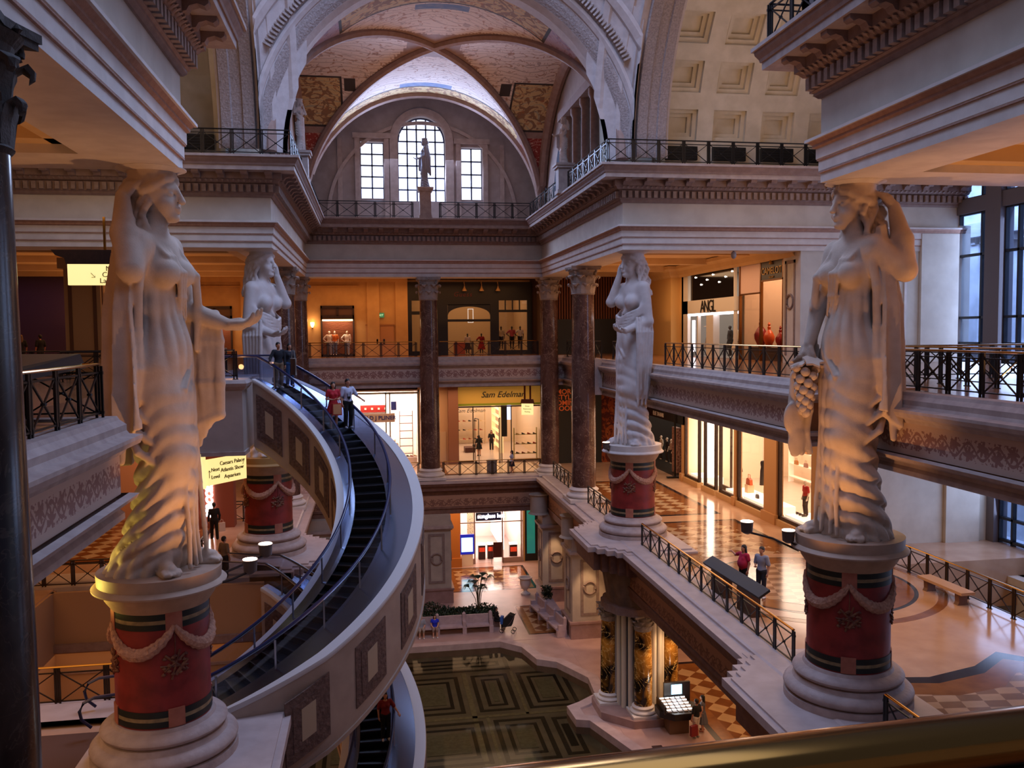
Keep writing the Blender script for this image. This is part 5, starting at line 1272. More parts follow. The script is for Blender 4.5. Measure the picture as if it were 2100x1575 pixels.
# ================= PEOPLE AND MANNEQUINS =================
def clothmat(c, r=.85): return mat('cloth_'+c, c, r)
_bc = {}
def figure_parts(pose, vox):
    """returns builders for a 1.75 tall figure facing +x; pose: dict(la, ra, leg, sit, lean)"""
    sit = pose.get('sit'); st = pose.get('stride', 0.0)
    hipz = .50 if sit else .92
    dz = hipz-.92
    J = {}
    for s, k in ((1, 'l'), (-1, 'r')):
        hip = (0, s*.095, hipz)
        if sit: knee = (.44, s*.12, .50); ank = (.42, s*.12, .09)
        else: knee = (.03+s*st*.5, s*.10, .50); ank = (-.02+s*st, s*.10, .08)
        sh = (0, s*.185, 1.43+dz); arm = pose.get(k+'a', 'down')
        if arm == 'down': el = (-.02, s*.25, 1.14+dz); wr = (.05, s*.25, .90+dz); hd = (.15, 0, -1); up = (0, -s, 0)
        elif arm == 'bend': el = (-.03, s*.25, 1.14+dz); wr = (.24, s*.10, 1.12+dz); hd = (.7, -s*.5, 0); up = (0, 0, 1)
        elif arm == 'rail': el = (.03, s*.34, 1.16+dz); wr = (.26, s*.44, 1.03+dz); hd = (1, .1*s, -.2); up = (0, 0, -1)
        elif arm == 'hip': el = (-.05, s*.42, 1.18+dz); wr = (.06, s*.22, 1.0+dz); hd = (.3, -s, -.2); up = (0, 0, 1)
        elif arm == 'round': el = (.0, s*.42, 1.33+dz); wr = (-.02, s*.62, 1.42+dz); hd = (0, s, 0); up = (0, 0, -1)
        elif arm == 'lap': el = (.03, s*.24, 1.16+dz); wr = (.26, s*.10, .98+dz); hd = (1, -s*.3, -.2); up = (0, 0, -1)
        J[s] = (hip, knee, ank, sh, el, wr, hd, up)
    def limbs(G, inf=0, arms=True, legs=True, torso=True, armt=1.0, legt=1.0, k=.02):
        if legs:
            for s in (1, -1):
                hip, knee, ank = J[s][:3]
                G.cap(hip, knee, .088+inf, .060+inf, .03)
                if legt > .5: e = [knee[i]+(ank[i]-knee[i])*min(1, (legt-.5)*2) for i in range(3)]; G.cap(knee, e, .062+inf, .040+inf+(.012 if inf else 0), k)
        if torso:
            G.ell((0, 0, .97+dz), (.115+inf, .165+inf, .13+inf), .04); G.ell((.0, 0, 1.12+dz), (.10+inf, .135+inf, .16+inf), .05); G.ell((0, 0, 1.30+dz), (.118+inf, .17+inf, .18+inf), .05); G.cap((0, -.15, 1.42+dz), (0, .15, 1.42+dz), .062+inf, .062+inf, .05)
            if pose.get('f'): G.ell((.085, .075, 1.30+dz), (.06+inf, .065, .065+inf), .03); G.ell((.085, -.075, 1.30+dz), (.06+inf, .065, .065+inf), .03)
            if pose.get('fat'): G.ell((.05, 0, 1.12+dz), (.16+inf, .20+inf, .2+inf), .05)
        if arms:
            for s in (1, -1):
                sh, el, wr = J[s][3:6]
                if armt <= .5: e = [sh[i]+(el[i]-sh[i])*armt*2*.9 for i in range(3)]; G.cap(sh, e, .055+inf, .046+inf+(.012 if inf else 0), k)
                else: G.cap(sh, el, .054+inf, .042+inf, k); G.cap(el, wr, .042+inf, .030+inf, k)
    def grid(v): return Sdf((-.55, -.78, -.02), (.62, .78, 1.86), v)
    return J, limbs, grid, dz
def person(name, cat, label, loc, heading, H=1.72, pose=None, skin='b98468', hair='15100e', hairlen=0, top='333333', sleeve=.45, bottom='222222', legt=1.0, kind='trousers', shoes='d8d4d0', vox=.014, group=None, extra=None):
    pose = pose or {}; J, limbs, grid, dz = figure_parts(pose, vox); sc = H/1.78
    t = thing(name, label, cat, loc, heading, group); key = (str(sorted(pose.items())), vox)
    def add(nm, me, parent=t): o = link(nm, me, parent); o.scale = (sc,)*3; return o
    bk = ('b',)+key
    if bk not in _bc:
        G = grid(vox); limbs(G)
        G.cap((-.01, 0, 1.44+dz), (.015, 0, 1.56+dz), .052, .048, .02)
        G.ell((.02, 0, 1.665+dz), (.092, .073, .105), .01); G.ell((.055, 0, 1.60+dz), (.055, .05, .06), .02); G.cap((.105, 0, 1.67+dz), (.128, 0, 1.635+dz), .010, .015, .012)
        for s in (1, -1): G.ell((.0, s*.075, 1.655+dz), (.02, .012, .03), .006); G.ell((.105, s*.03, 1.672+dz), (.014, .018, .010), .006, cut=True)
        G.ell((.108, 0, 1.592+dz), (.012, .024, .007), .006)
        for s in (1, -1):
            hip, knee, ank, sh, el, wr, hd, up = J[s]; hand(G, wr, hd, up, s, .25, .35, .008, .4)
            G.cap(ank, (ank[0]+.13, ank[1]+s*.015, .035), .04, .03, .02)
        _bc[bk] = G.mesh('body', mat('skin_'+skin, skin, .55))
    me = _bc[bk]
    if me.materials[0].name != 'skin_'+skin: me = me.copy(); me.materials[0] = mat('skin_'+skin, skin, .55)
    add('body', me)
    if hair:
        G = grid(.018 if vox > .014 else .014)
        G.ell((-.005, 0, 1.70+dz), (.105, .086, .09), .01); G.ell((-.04, 0, 1.66+dz), (.075, .08, .10), .02)
        if hairlen: G.ell((-.075, 0, 1.50+dz-hairlen*.3), (.05, .09, .16+hairlen*.4), .03); G.cap((-.01, .082, 1.64+dz), (-.03, .09, 1.42+dz), .025, .02, .02); G.cap((-.01, -.082, 1.64+dz), (-.03, -.09, 1.42+dz), .025, .02, .02)
        G.ell((.115, 0, 1.62+dz), (.075, .062, .085), .012, cut=True)
        add('hair', G.mesh('hair', mat('hair_'+hair, hair, .6)))
    if top:
        G = grid(.018); limbs(G, .016, arms=sleeve > 0, legs=False, armt=sleeve)
        G.field((-.5, -.7, 1.50+dz), (.5, .7, 1.9), lambda X, Y, Z: (1.505+dz)-Z+0*X+0*Y, 0, cut=True)
        G.ell((.03, 0, 1.52+dz), (.09, .085, .07), .02, cut=True)
        add('shirt', G.mesh('shirt', clothmat(top)))
    if bottom:
        G = grid(.018)
        if kind == 'skirt':
            z1 = .92+dz; z0 = z1-.55*legt
            G.field((-.4, -.5, z0), (.5, .5, z1+.1), lambda X, Y, Z: np.maximum(np.maximum(np.sqrt(((X)/1.0)**2+(Y*.8)**2)-(.15+.14*np.clip((z1-Z)/.6, 0, 1)+.012*np.cos(12*np.arctan2(Y, X))), Z-z1-.04), z0-Z), 0)
        else:
            limbs(G, .018, arms=False, torso=False, legt=legt); G.ell((0, 0, .96+dz), (.132, .182, .12), .05)
        add('skirt' if kind == 'skirt' else 'trousers', G.mesh('trousers', clothmat(bottom)))
    if shoes:
        for s in (1, -1):
            a = J[s][2]; G = Sdf((a[0]-.12, a[1]-.1, -.01), (a[0]+.26, a[1]+.1, .16), .012); G.cap((a[0]-.02, a[1], .045), (a[0]+.14, a[1]+s*.015, .035), .048, .042, .01); add('shoe', G.mesh('shoe', clothmat(shoes, .5)))
    return t
def held(name, label, cat, loc, mb, m, group=None, rz=0, parts=()):
    o = mb.build(name, m, None, loc=loc, rz=rz); tag(o, label, cat, group)
    for nm, mb2, m2 in parts: mb2.build(nm, m2, o)
    return o
def bag(loc, w, h, d, m, label, rz=0, face=None):
    mb = MB(); mb.box((-w/2, -d/2, -h), (w/2, d/2, 0)); hd = MB()
    for s in (-1, 1): hd.tube([(-w*.25, s*d*.3, 0), (-w*.2, s*d*.3, .12), (0, s*d*.25, .17), (w*.2, s*d*.3, .12), (w*.25, s*d*.3, 0)], .006, 5)
    pr = [('bag_handle', hd, m)]
    if face:
        f = MB(); f.box((-w*.42, -d/2-.006, -h*.9), (w*.42, -d/2, -h*.08)); pr.append(('front_panel', f, face))
    return held('shopping_bag', label, 'bag', loc, mb, m, rz=rz, parts=pr)
HD = radians
SK, SK2 = 'b98468', 'c99478'
# on the big escalator
person('person', 'person', 'person in navy jacket and khaki trousers riding at the top of the curved escalator', (-3.56, 34.24, -2.02), HD(-62), 1.76, {'ra': 'rail', 'la': 'down'}, SK, '0d0a0a', 0, '14161f', .98, '7a6048', 1, shoes='b8a8a0')
person('person', 'person', 'person in dark top and blue jeans carrying a framed bag at the escalator top', (-3.2, 34.8, -1.98), HD(-60), 1.66, {'f': 1, 'la': 'bend'}, SK, '140f0f', .3, '22242e', .45, '2c4a78', 1, shoes='c8c0bc')
held('tote_bag', 'brown tote with a pale fringed border carried on the escalator top', 'bag', (-3.02, 34.42, -.9), MB().box((-.03, -.2, -.62), (.03, .2, 0)), mat('tote_brown', '6a4e44', .8), rz=HD(30), parts=[('fringe', MB().tube([(0, -.2, -.62), (0, .2, -.62), (0, .21, 0), (0, -.21, 0)], .03, 6, closed=True), mat('tote_fringe', 'a8a49c', .9)), ('strap', MB().tube([(0, -.15, 0), (0, -.08, .3), (0, .08, .3), (0, .15, 0)], .012, 5), mat('tote_fringe', 'a8a49c'))])
person('person', 'person', 'person in red dress holding a peach shopping bag on the escalator', (-1.47, 32.72, -3.47), HD(-72), 1.74, {'f': 1, 'ra': 'bend', 'la': 'bend'}, SK2, '120d0d', .3, 'b8202e', .3, 'b8202e', .62, 'skirt', 'c8a898', .012)
bag((-1.33, 32.38, -2.5), .34, .44, .13, mat('red_paper_bag', 'b83226', .6), 'peach fronted shopping bag held by the person in red', HD(12), mat('peach_paper', 'd89a68', .6))
person('person', 'person', 'person in white shirt and black trousers with camera straps on the escalator', (-.95, 33.0, -3.5), HD(-62), 1.86, {'la': 'rail', 'ra': 'down'}, SK, '0c0909', 0, 'c2c8e0', .45, '0b0a0c', 1, 'trousers', 'a0a4b8', .012)
held('camera', 'small black camera hanging on the chest of the person in white', 'camera', (-.9, 32.82, -2.33), MB().box((-.06, -.04, -.04), (.06, .04, .04)).lathe([(.03, -.08), (.03, -.02)], (0, 0, 0), 8), BLACK, parts=[('strap', MB().tube([(-.04, 0, .03), (-.09, .14, .42), (0, .25, .48), (.08, .2, .42), (.04, 0, .03)], .010, 5), BLACK)])
person('person', 'person', 'dim person in red top on the lower escalator, at the bottom edge', (.2, 29.74, -14.02), HD(-80), 1.7, {'f': 1, 'la': 'rail'}, SK, '120d0d', .2, '7e1c1e', .4, '0c0b0c', 1, vox=.02)
person('person', 'person', 'person in tan shirt seen from behind at the lower escalator entrance', (-6.1, 36.3, -9.86), HD(50), 1.76, {}, SK, '241a14', 0, '7d6450', .5, '231c1a', 1, vox=.02)
person('person', 'person', 'person in black walking away below the neon sign with white bag', (-7.75, 43.6, -9.86), HD(110), 1.8, {'stride': .14}, SK, '120d0c', 0, '0d0c0e', .98, '0d0c0e', 1, shoes='141214', vox=.018)
bag((-7.35, 43.3, -9.0), .3, .42, .12, mat('white_paper_bag', 'd8c8c0', .6), 'white paper bag carried by the person in black', HD(30))
# couple at the map desk
person('person', 'person', 'person in crimson top with long dark hair leaning at the black map desk', (13.55, 30.35, Z2+.02), HD(200), 1.86, {'f': 1, 'fat': 1, 'ra': 'round', 'la': 'down'}, SK, '140c0c', .35, 'b01c40', .3, '0e0c10', 1, shoes='1a1618', vox=.014)
person('person', 'person', 'person in grey patterned T-shirt and dark shorts beside the black map desk', (13.98, 29.75, Z2+.02), HD(215), 1.92, {'la': 'down', 'ra': 'bend'}, SK, '2a2422', 0, '8a90a4', .45, '262630', .62, shoes='e0dcd8', vox=.014)
# jewellery kiosk pair
person('person', 'person', 'person in black T-shirt and white shorts at the lit jewellery kiosk', (13.85, 35.9, Z1+.02), HD(118), 1.76, {'ra': 'down'}, SK, '1a120e', 0, '0e0d10', .45, 'cfc4b8', .58, shoes='8a8078', vox=.014)
person('person', 'person', 'person in grey dress and dark cap beside the jewellery kiosk', (14.35, 36.45, Z1+.02), HD(150), 1.66, {'f': 1, 'ra': 'bend'}, SK2, '100d0e', .1, '5c5a62', .1, '5c5a62', .9, 'skirt', 'a06050', .014)
bag((13.62, 35.6, Z1+.72), .36, .46, .14, mat('dark_red_bag', '7a1618', .6), 'dark red paper bag hanging beside the white shorts at the kiosk', HD(20))
# bench sitters
person('person', 'person', 'seated person in grey shirt at the left end of the pool bench', (2.55, 51.15, Z1+.02), HD(-90), 1.7, {'sit': 1, 'la': 'lap', 'ra': 'lap'}, SK2, 'c8b8b0', 0, '8f929c', .45, '9a8c80', .62, vox=.02)
person('person', 'person', 'seated person in bright blue top on the pool bench', (3.35, 51.15, Z1+.02), HD(-90), 1.66, {'sit': 1, 'f': 1, 'la': 'lap', 'ra': 'lap'}, SK2, '1a120e', .2, '1c2cc0', .2, '8a7468', .62, vox=.02)
person('person', 'person', 'seated person in dark clothes beside the stroller', (7.15, 51.9, Z1+.02), HD(-20), 1.68, {'sit': 1, 'la': 'lap', 'ra': 'lap'}, SK, '0e0b0b', .2, '1c1214', .9, '1a1416', 1, vox=.02)
person('person', 'person', 'person in white and blue walking behind the lower balcony railing', (9.46, 59.7, Z2+.02), HD(185), 1.66, {'f': 1, 'stride': .12}, SK2, '1a100c', .3, 'a8b0d0', .3, '26222c', .6, 'skirt', 'b89080', .02)
person('person', 'person', 'standing dark clothed person deep inside the shoe shop', (9.7, 72.0, Z2+.02), HD(-100), 1.72, {}, SK, '100c0c', .2, '1c1816', .5, '1a1614', 1, vox=.024)
person('person', 'person', 'person in white bending over shoes inside the shoe shop', (8.6, 72.5, Z2+.02), HD(-150), 1.6, {'sit': 1}, SK, '100c0c', 0, 'd8d0c8', .5, '4a4440', 1, vox=.024)
person('person', 'person', 'person in black coat with a dark bag at the shoe shop entrance', (8.3, 69.2, Z2+.02), HD(95), 1.66, {'f': 1}, SK2, '120c0a', .3, '0e0c0e', .5, '0e0c0e', .6, 'skirt', '1a1614', .02)
# balcony crowd at left
person('person', 'person', 'pale dressed person at the far left edge behind the near railing', (-6.35, 15.6, Z3+.02), HD(160), 1.62, {'f': 1}, 'c09078', '0e0b0c', .1, '90a8d0', .1, '5a6a90', 1, 'skirt', vox=.018)
for i, (x, y, hc, tc, lb, hl) in enumerate((( -19.9, 50.5, '0e0b0b', '141216', 'dark haired person standing in the crowd at the far left', 0), (-18.3, 49.5, '6a4a22', '0d0c0e', 'fair haired person in black seen from behind in the left crowd', .2), (-17.6, 50.2, '0f0c0c', '121216', 'person in dark clothes beside the fair haired one in the left crowd', 0), (-15.6, 48.8, '120d0c', 'a01420', 'person in bright red top at the right of the left crowd', .2))):
    person('person', 'person', lb, (x, y, Z3+.02), HD(100+20*i), 1.74, {'la': 'hip'} if i == 1 else {}, SK, hc, hl, tc, .5, '18161a', 1, vox=.024, group=None)
# mannequins
def mannequin(loc, label, top, bottom, kind='trousers', skin='e8d8c8', heading=-90, legt=1.0, group=None, H=1.8, sl=.4):
    return person('mannequin', 'mannequin', label, loc, HD(heading), H, {'ra': 'hip'} if len(label) % 2 else {}, skin, None, 0, top, sl, bottom, legt, kind, None, .03, group)
# ================= SHOPS =================
def text(s, size, m, parent, loc, rot, ext=.012, align='CENTER', shear=0, bold=0, space=1):
    c = bpy.data.curves.new('lettering', 'FONT'); c.body = s; c.size = size; c.extrude = ext; c.align_x = align; c.align_y = 'CENTER'; c.shear = shear; c.offset = bold; c.space_character = space; c.resolution_u = 3
    o = bpy.data.objects.new('tmp', c); COL.objects.link(o); dg = bpy.context.evaluated_depsgraph_get(); me = bpy.data.meshes.new_from_object(o.evaluated_get(dg)); bpy.data.objects.remove(o)
    me.materials.clear(); me.materials.append(m); r = link('lettering', me, parent, loc); r.rotation_euler = rot; return r
FR_ = (pi/2, 0, 0)          # text facing -y
FX = (pi/2, 0, -pi/2)       # text facing -x
LITW = mat('lit_white_wall', 'f0e4da', .8); LIGHTP = mat('ceiling_light_panel', 'fff0e0', .5, emit='ffe6cf', estr=7); LIGHTW = mat('warm_light_panel', 'ffd9a8', .5, emit='ffcf98', estr=5)
SHOPF = mat('shop_floor', 'c8b09c', .3); DKW = mat('dark_wood', '2c1a14', .5, var='3a241c', vscale=6); BLKM = mat('black_shopfront', '100f12', .45); SG = glassmat('shop_glass', 'ffffff', .05)
WOODW = mat('warm_wood', 'a8703c', .5, var='946030', vscale=5); TAN = mat('tan_shelf', 'd8b890', .6)
def room(name, x0, y0, z0, x1, y1, z1, wm, fm, open_='y', lp=LIGHTP, inset=.15, power=120, col=WHITE):
    """shop interior behind a front: floor, ceiling, three walls, a light panel"""
    t = .1; mb = MB()
    if open_ == 'y': mb.box((x0-t, y0, z0), (x0, y1, z1)); mb.box((x1, y0, z0), (x1+t, y1, z1)); mb.box((x0-t, y1, z0), (x1+t, y1+t, z1))
    else: mb.box((x0, y0-t, z0), (x1, y0, z1)); mb.box((x0, y1, z0), (x1, y1+t, z1)); mb.box((x1, y0-t, z0), (x1+t, y1+t, z1))
    structure(mb.build('wall_'+name, wm)); mb = MB(); mb.box((x0-t, y0, z1), (x1+t, y1+t, z1+t)); structure(mb.build('ceiling_'+name, wm))
    mb = MB(); mb.box((x0-t, y0, z0-t), (x1+t, y1+t, z0+.01)); structure(mb.build('floor_'+name, fm))
    area('shop_lamp', ((x0+x1)/2, (y0+y1)/2, z1-.08), (x1-x0)*.8, (y1-y0)*.8, power, col)
def strips(name, label, cat, boxes, m, parts=(), loc=(0, 0, 0), group=None):
    mb = MB()
    for a, b in boxes: mb.box(a, b)
    o = mb.build(name, m, loc=loc); tag(o, label, cat, group)
    for nm, bx, m2 in parts:
        q = MB()
        for a, b in bx: q.box(a, b)
        q.build(nm, m2, o)
    return o
# ---------- lower gallery back: script-sign shoe shop ----------
YB2 = 66.0
room('shoe_shop', 6.3, YB2, Z2, 12.8, 78, -4.2, mat('cream_shop_wall', 'e2c8a6', .8), SHOPF, power=520, col=WHITE)
t = thing('shop_fascia', 'yellow fascia with black script lettering over the shoe shop', 'shop sign', (9.5, YB2, -4.8))
MB().box((-3.2, -.1, -.55), (3.3, .05, .72)).build('fascia_board', mat('yellow_fascia', 'cfa548', .6, emit='cfa548', estr=.12), t)
MB().box((-3.2, -.16, -.72), (3.3, .0, -.55)).build('green_strip', mat('lime_strip', '8a9a20', .5), t)
text('Sam Edelman', .64, BLACK, t, (.30, -.14, .1), FR_, shear=.35, bold=.004)
t = thing('shopfront', 'bronze framed glass front of the shoe shop', 'shopfront', (6.3, YB2, Z2))
mb = MB()
for x in (0, 1.15, 3.35, 4.1, 6.45): mb.box((x, -.06, 0), (x+.07, .02, 4.3))
mb.box((0, -.06, 4.2), (6.5, .02, 4.3)); mb.box((0, -.08, 0), (1.2, .02, .12)); mb.box((4.1, -.08, 0), (6.5, .02, .12)); mb.build('frame', mat('bronze_frame', '3a2a1c', .4, metal=.5), t)
MB().box((.07, -.03, .12), (1.15, -.02, 4.2)).build('glass_pane', SG, t); MB().box((4.17, -.03, .12), (6.45, -.02, 4.2)).build('glass_pane', SG, t)
for x, s in ((1.2, 1), (3.35, -1)):
    d = MB(); 
    for dx in (0, .8): d.beam((x+s*.1+s*dx*.25, -.1-dx, 0), (x+s*.1+s*dx*.25, -.1-dx, 3.4), .05, .05)
    d.beam((x+s*.1, -.1, 3.38), (x+s*.3, -.9, 3.38), .05, .05); d.beam((x+s*.1, -.1, .03), (x+s*.3, -.9, .03), .05, .05); d.build('door_leaf', BLACK, t)
text('Sam Edelman', .42, BLACK, t, (1.0, .02, 3.95), FR_, shear=.35)
ORD = ['first', 'second', 'third', 'fourth', 'fifth', 'sixth', 'seventh', 'eighth']; ROW = ['lowest', 'second', 'third', 'top']
def shelf_unit(name, label, x, y, z, w, n, gap, items, rz=0, m=TAN, group=None):
    t = thing('display_shelf', label, 'shelf', (x, y, z), rz, group)
    for k in range(n): MB().box((0, -.18, k*gap+.4), (w, .18, k*gap+.43)).build('shelf_board', m, t)
    for q in (0, w): MB().box((q-.02, -.18, 0), (q+.02, .18, n*gap+.2)).build('upright', m, t)
    return t
shelf_unit('s', 'cream display shelving on the left wall of the shoe shop', 6.6, 77, Z2, 3.2, 4, .8, 0)
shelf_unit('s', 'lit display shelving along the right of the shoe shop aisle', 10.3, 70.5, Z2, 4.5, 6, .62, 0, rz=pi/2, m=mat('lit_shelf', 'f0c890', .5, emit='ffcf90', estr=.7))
shelf_unit('s', 'low shoe shelves in the right window of the shoe shop', 10.8, 67.0, Z2, 1.8, 3, .75, 0, m=mat('olive_shelf', '9a8a40', .6))
def shoe_mesh():
    return MB().extr([(0, 0), (.26, 0), (.27, .04), (.18, .07), (.08, .12), (0, .13)], (0, -.045, 0), (1, 0, 0), (0, 0, 1), (0, .09, 0))
_shm = {}
def shoe(loc, c, label, group, rz=0):
    if c not in _shm: _shm[c] = shoe_mesh().mesh('display_shoe', mat('shoe_'+c, c, .5))
    o = link('display_shoe', _shm[c], None, loc, rz); return tag(o, label, 'shoe', group)
cols = ['2a1a14', '8a3a1c', 'c8a878', '141214', 'b03020']
for k in range(3):
    for i in range(4): shoe((10.95+i*.45, 66.95, Z2+.435+k*.75), cols[(i+k) % 5], '%s shoe on the %s low shelf in the right window of the shoe shop' % (ORD[i], ROW[k]), 'shoes in the shoe shop window')
for k in range(3):
    for i in range(6): shoe((6.8+i*.5, 76.9, Z2+.435+k*.8), cols[(i*2+k) % 5], '%s shoe on the %s cream shelf at the back of the shoe shop' % (ORD[i], ROW[k]), 'shoes on the back shelves')
strips('display_table', 'dark round seating table inside the shoe shop', 'table', [((7.4, 71.2, Z2), (8.2, 72.4, Z2+.42))], mat('table_red_brown', '4a2218', .5))
strips('display_screen', 'bright blue and white screens inside the shoe shop', 'screen', [((10.6, 72, Z2+2.6), (11.4, 72.1, Z2+4.2))], mat('screen_blue', 'a0b8e8', .4, emit='b8ccff', estr=2))
strips('wall_panel', 'black column panel inside the shoe shop', 'panel', [((10.1, 68.5, Z2+1.6), (10.5, 69, Z2+4.4))], BLACK)
strips('pier_block', 'brown square pier left of the shoe shop front', 'pier', [((5.55, 65.4, Z2), (6.3, 66.1, -3.7))], mat('brown_pier', '8a5a44', .6))
strips('utility_door', 'pale flush door in the wall left of the brown pier', 'door', [((4.75, 65.94, Z2+.1), (5.4, 66.02, Z2+2.4))], mat('pale_door', 'c8a888', .6))
# ---------- lower gallery back left: bright white shop ----------
room('white_shop', -2.1, YB2, Z2, 3.3, 73, -4.3, LITW, SHOPF, power=800, col=(1, .84, .76))
t = thing('shop_fascia', 'grey fascia with blue block capitals beside the escalator', 'shop sign', (.2, YB2-.35, -6.25))
MB().box((-1.9, 0, -.32), (1.35, .5, .32)).build('fascia_board', mat('grey_pink_fascia', 'b09a94', .5), t); text('DONALD J PLINER', .42, mat('blue_letter', '28327c', .4), t, (-.28, -.02, 0), FR_, bold=.006)
t = thing('shopfront', 'glazed front of the brightly lit white shop', 'shopfront', (-2.1, YB2, Z2))
mb = MB()
for x in (0, 2.95, 3.25, 5.35): mb.box((x, -.08, 0), (x+.09, .05, 5.5))
mb.box((0, -.08, 5.35), (5.4, .05, 5.5)); mb.box((0, -.06, 3.9), (3, .0, 4.0)); mb.build('frame', mat('steel_frame', '8a8480', .4, metal=.6), t); MB().box((3.3, -.03, 0), (5.35, -.02, 5.3)).build('glass_pane', SG, t)
strips('light_box', 'glowing white ceiling box over the white shop window', 'light', [((-1.9, 66.1, -5.2), (.9, 67, -4.35))], LIGHTP)
strips('red_banner', 'red banner with white dots inside the white shop', 'banner', [((-1.0, 66.6, -5.9), (.9, 66.66, -5.35))], mat('red_banner', 'b02a26', .6), [('dot', [((-.7+i*.5, 66.56, -5.7), (-.55+i*.5, 66.6, -5.55)) for i in range(4)], LITW)])
strips('blue_sign', 'small blue round-cornered sign inside the white shop', 'sign', [((1.3, 66.5, -5.75), (1.7, 66.55, -5.1))], mat('blue_sign_m', '28328a', .5))
mannequin((1.55, 67.2, Z2+.02), 'white shirted mannequin in the white shop window', 'e8dcd8', '201c20')
t = thing('clothes_rail', 'rail of dark and red coats at the left of the white shop', 'clothes rail', (-.6, 68.5, Z2)); MB().tube([(-.9, 0, 0), (-.9, 0, 1.8), (.9, 0, 1.8), (.9, 0, 0)], .02, 6).build('rack', STEEL, t)
for i in range(9): MB().box((-.8+i*.19, -.22, .7), (-.68+i*.19, .22, 1.72)).build('coat', clothmat(['8a1c1c', '201818', 'b06030', '301c1c'][i % 4]), t)
shelf_unit('s', 'tall shoe shelves at the right of the white shop', 2.0, 69, Z2, 1.0, 6, .6, 0, m=mat('red_brown_shelf', '5a3028', .6))
for i in range(8): shoe((1.0+.28*i, 66.5+.1*(i % 2), Z2+.5), cols[i % 5], '%s shoe from the left on the plinth of the white shop' % ORD[i], 'shoes on the white shop plinth')
strips('display_plinth', 'low white display plinth in the white shop window', 'plinth', [((.9, 66.3, Z2), (3.2, 66.9, Z2+.49))], mat('lit_plinth', 'f0dcd4', .6))
# ---------- upper gallery back: black fashion shop and ochre wall shops ----------
room('black_shop', 2.7, YB2+.3, Z3, 12.0, 74, 4.0, mat('dim_beige_wall', 'b89a74', .8), mat('dark_shop_floor', '6a4a34', .4), power=260, col=WARM2)
t = thing('shopfront', 'black shopfront with an arched doorway and two tall windows', 'shopfront', (2.6, YB2, Z3)); W_ = 9.5
mb = MB(); H_ = 5.5
def fr(x0, x1, z0, z1): mb.box((x0, -.12, z0), (x1, .12, z1))
fr(0, .35, 0, H_); fr(.35, 1.5, 4.1, H_); fr(.35, 1.5, 3.05, 3.3); fr(1.5, 3.05, 0, H_); fr(3.05, 6.3, 3.75, H_); fr(6.3, 6.95, 0, H_); fr(6.95, 9.15, 4.1, H_); fr(6.95, 9.15, 3.2, 3.38); fr(9.15, W_, 0, H_); fr(6.95, 9.15, 0, .3); fr(.35, 1.5, 0, .3)
for i in range(3): fr(7.42+i*.55, 7.5+i*.55, 3.38, 4.1)
n = 16
for i in range(n):
    a0, a1 = pi*i/n, pi*(i+1)/n; f = lambda a: (4.68-1.6*cos(a), 3.02+.62*sin(a)); p, q = f(a0), f(a1)
    mb.add([(p[0], -.12, p[1]), (q[0], -.12, q[1]), (q[0], -.12, 3.8), (p[0], -.12, 3.8), (p[0], .12, p[1]), (q[0], .12, q[1]), (q[0], .12, 3.8), (p[0], .12, 3.8)], [(0, 1, 2, 3), (7, 6, 5, 4), (0, 4, 5, 1)])
fr(3.05, 6.3, 2.5, 2.68)
mb.build('frame', BLKM, t); MB().box((6.95, -.02, .3), (9.15, -.01, 4.1)).build('glass_pane', SG, t); MB().box((.35, -.02, .3), (1.5, -.01, 4.1)).build('glass_pane', SG, t)
text('Guess', .5, mat('dark_red_letter', '5a1014', .5), t, (4.2, -.14, 4.55), FR_, space=1.15, shear=.2)
for i, x in enumerate((6.9, 8.2, 9.45)):
    tt = thing('gooseneck_lamp', ['left', 'middle', 'right'][i]+' gooseneck lamp of three above the black shopfront', 'lamp', (x, YB2-.5, 3.6)); MB().tube([(0, .5, .1), (0, .2, .35), (0, 0, .1), (0, 0, -.1)], .025, 6).build('arm', mat('lamp_tan', 'b08a60', .5), tt); MB().lathe([(.04, 0), (.07, -.12), (.17, -.3), (.18, -.36)], (0, 0, -.05), 12).build('shade', mat('lamp_tan', 'b08a60', .5), tt)
for i, (x, c) in enumerate(((9.85, 'c8b898'), (10.7, 'b04a58'), (11.35, 'd0c8c0'))):
    mannequin((x, 66.9, Z3+.35), ['dark mannequin in a beige vest, leftmost in the right window of the black shop', 'dark mannequin in a pink top in the middle of the black shop window', 'dark mannequin in a pale vest, rightmost in the black shop window'][i], c, '18141a', 'trousers', '241a18', group=None, legt=.6)
mannequin((7.3, 67.5, Z3+.02), 'small mannequin in a white top inside the arched doorway', 'd0c0b8', '3a2a30', 'skirt', '241a18', H=1.6); mannequin((8.4, 67.6, Z3+.02), 'mannequin in a long red dress inside the arched doorway', '9a1c1c', '9a1c1c', 'skirt', '241a18', H=1.6)
mannequin((4.75, 66.9, Z3+.1), 'mannequin in a pale jacket just right of the central column', 'b0b0b8', '6a6a74', 'trousers', 'c8b0a0')
strips('display_counter', 'orange topped display table in the black shop doorway', 'table', [((6.3, 67.4, Z3), (7.1, 68.4, Z3+.9))], mat('orange_counter', 'b0502a', .5))
strips('neon_tube_sign', 'small neon loop inside the black shop arch', 'sign', [((7.45, 68.5, .9), (7.5, 68.55, 1.9)), ((7.85, 68.5, .9), (7.9, 68.55, 1.9)), ((7.45, 68.5, .85), (7.9, 68.55, .9)), ((7.45, 68.5, 1.9), (7.9, 68.55, 1.95))], mat('pale_neon', 'c8b8a8', .5, emit='e8d8c8', estr=.8))
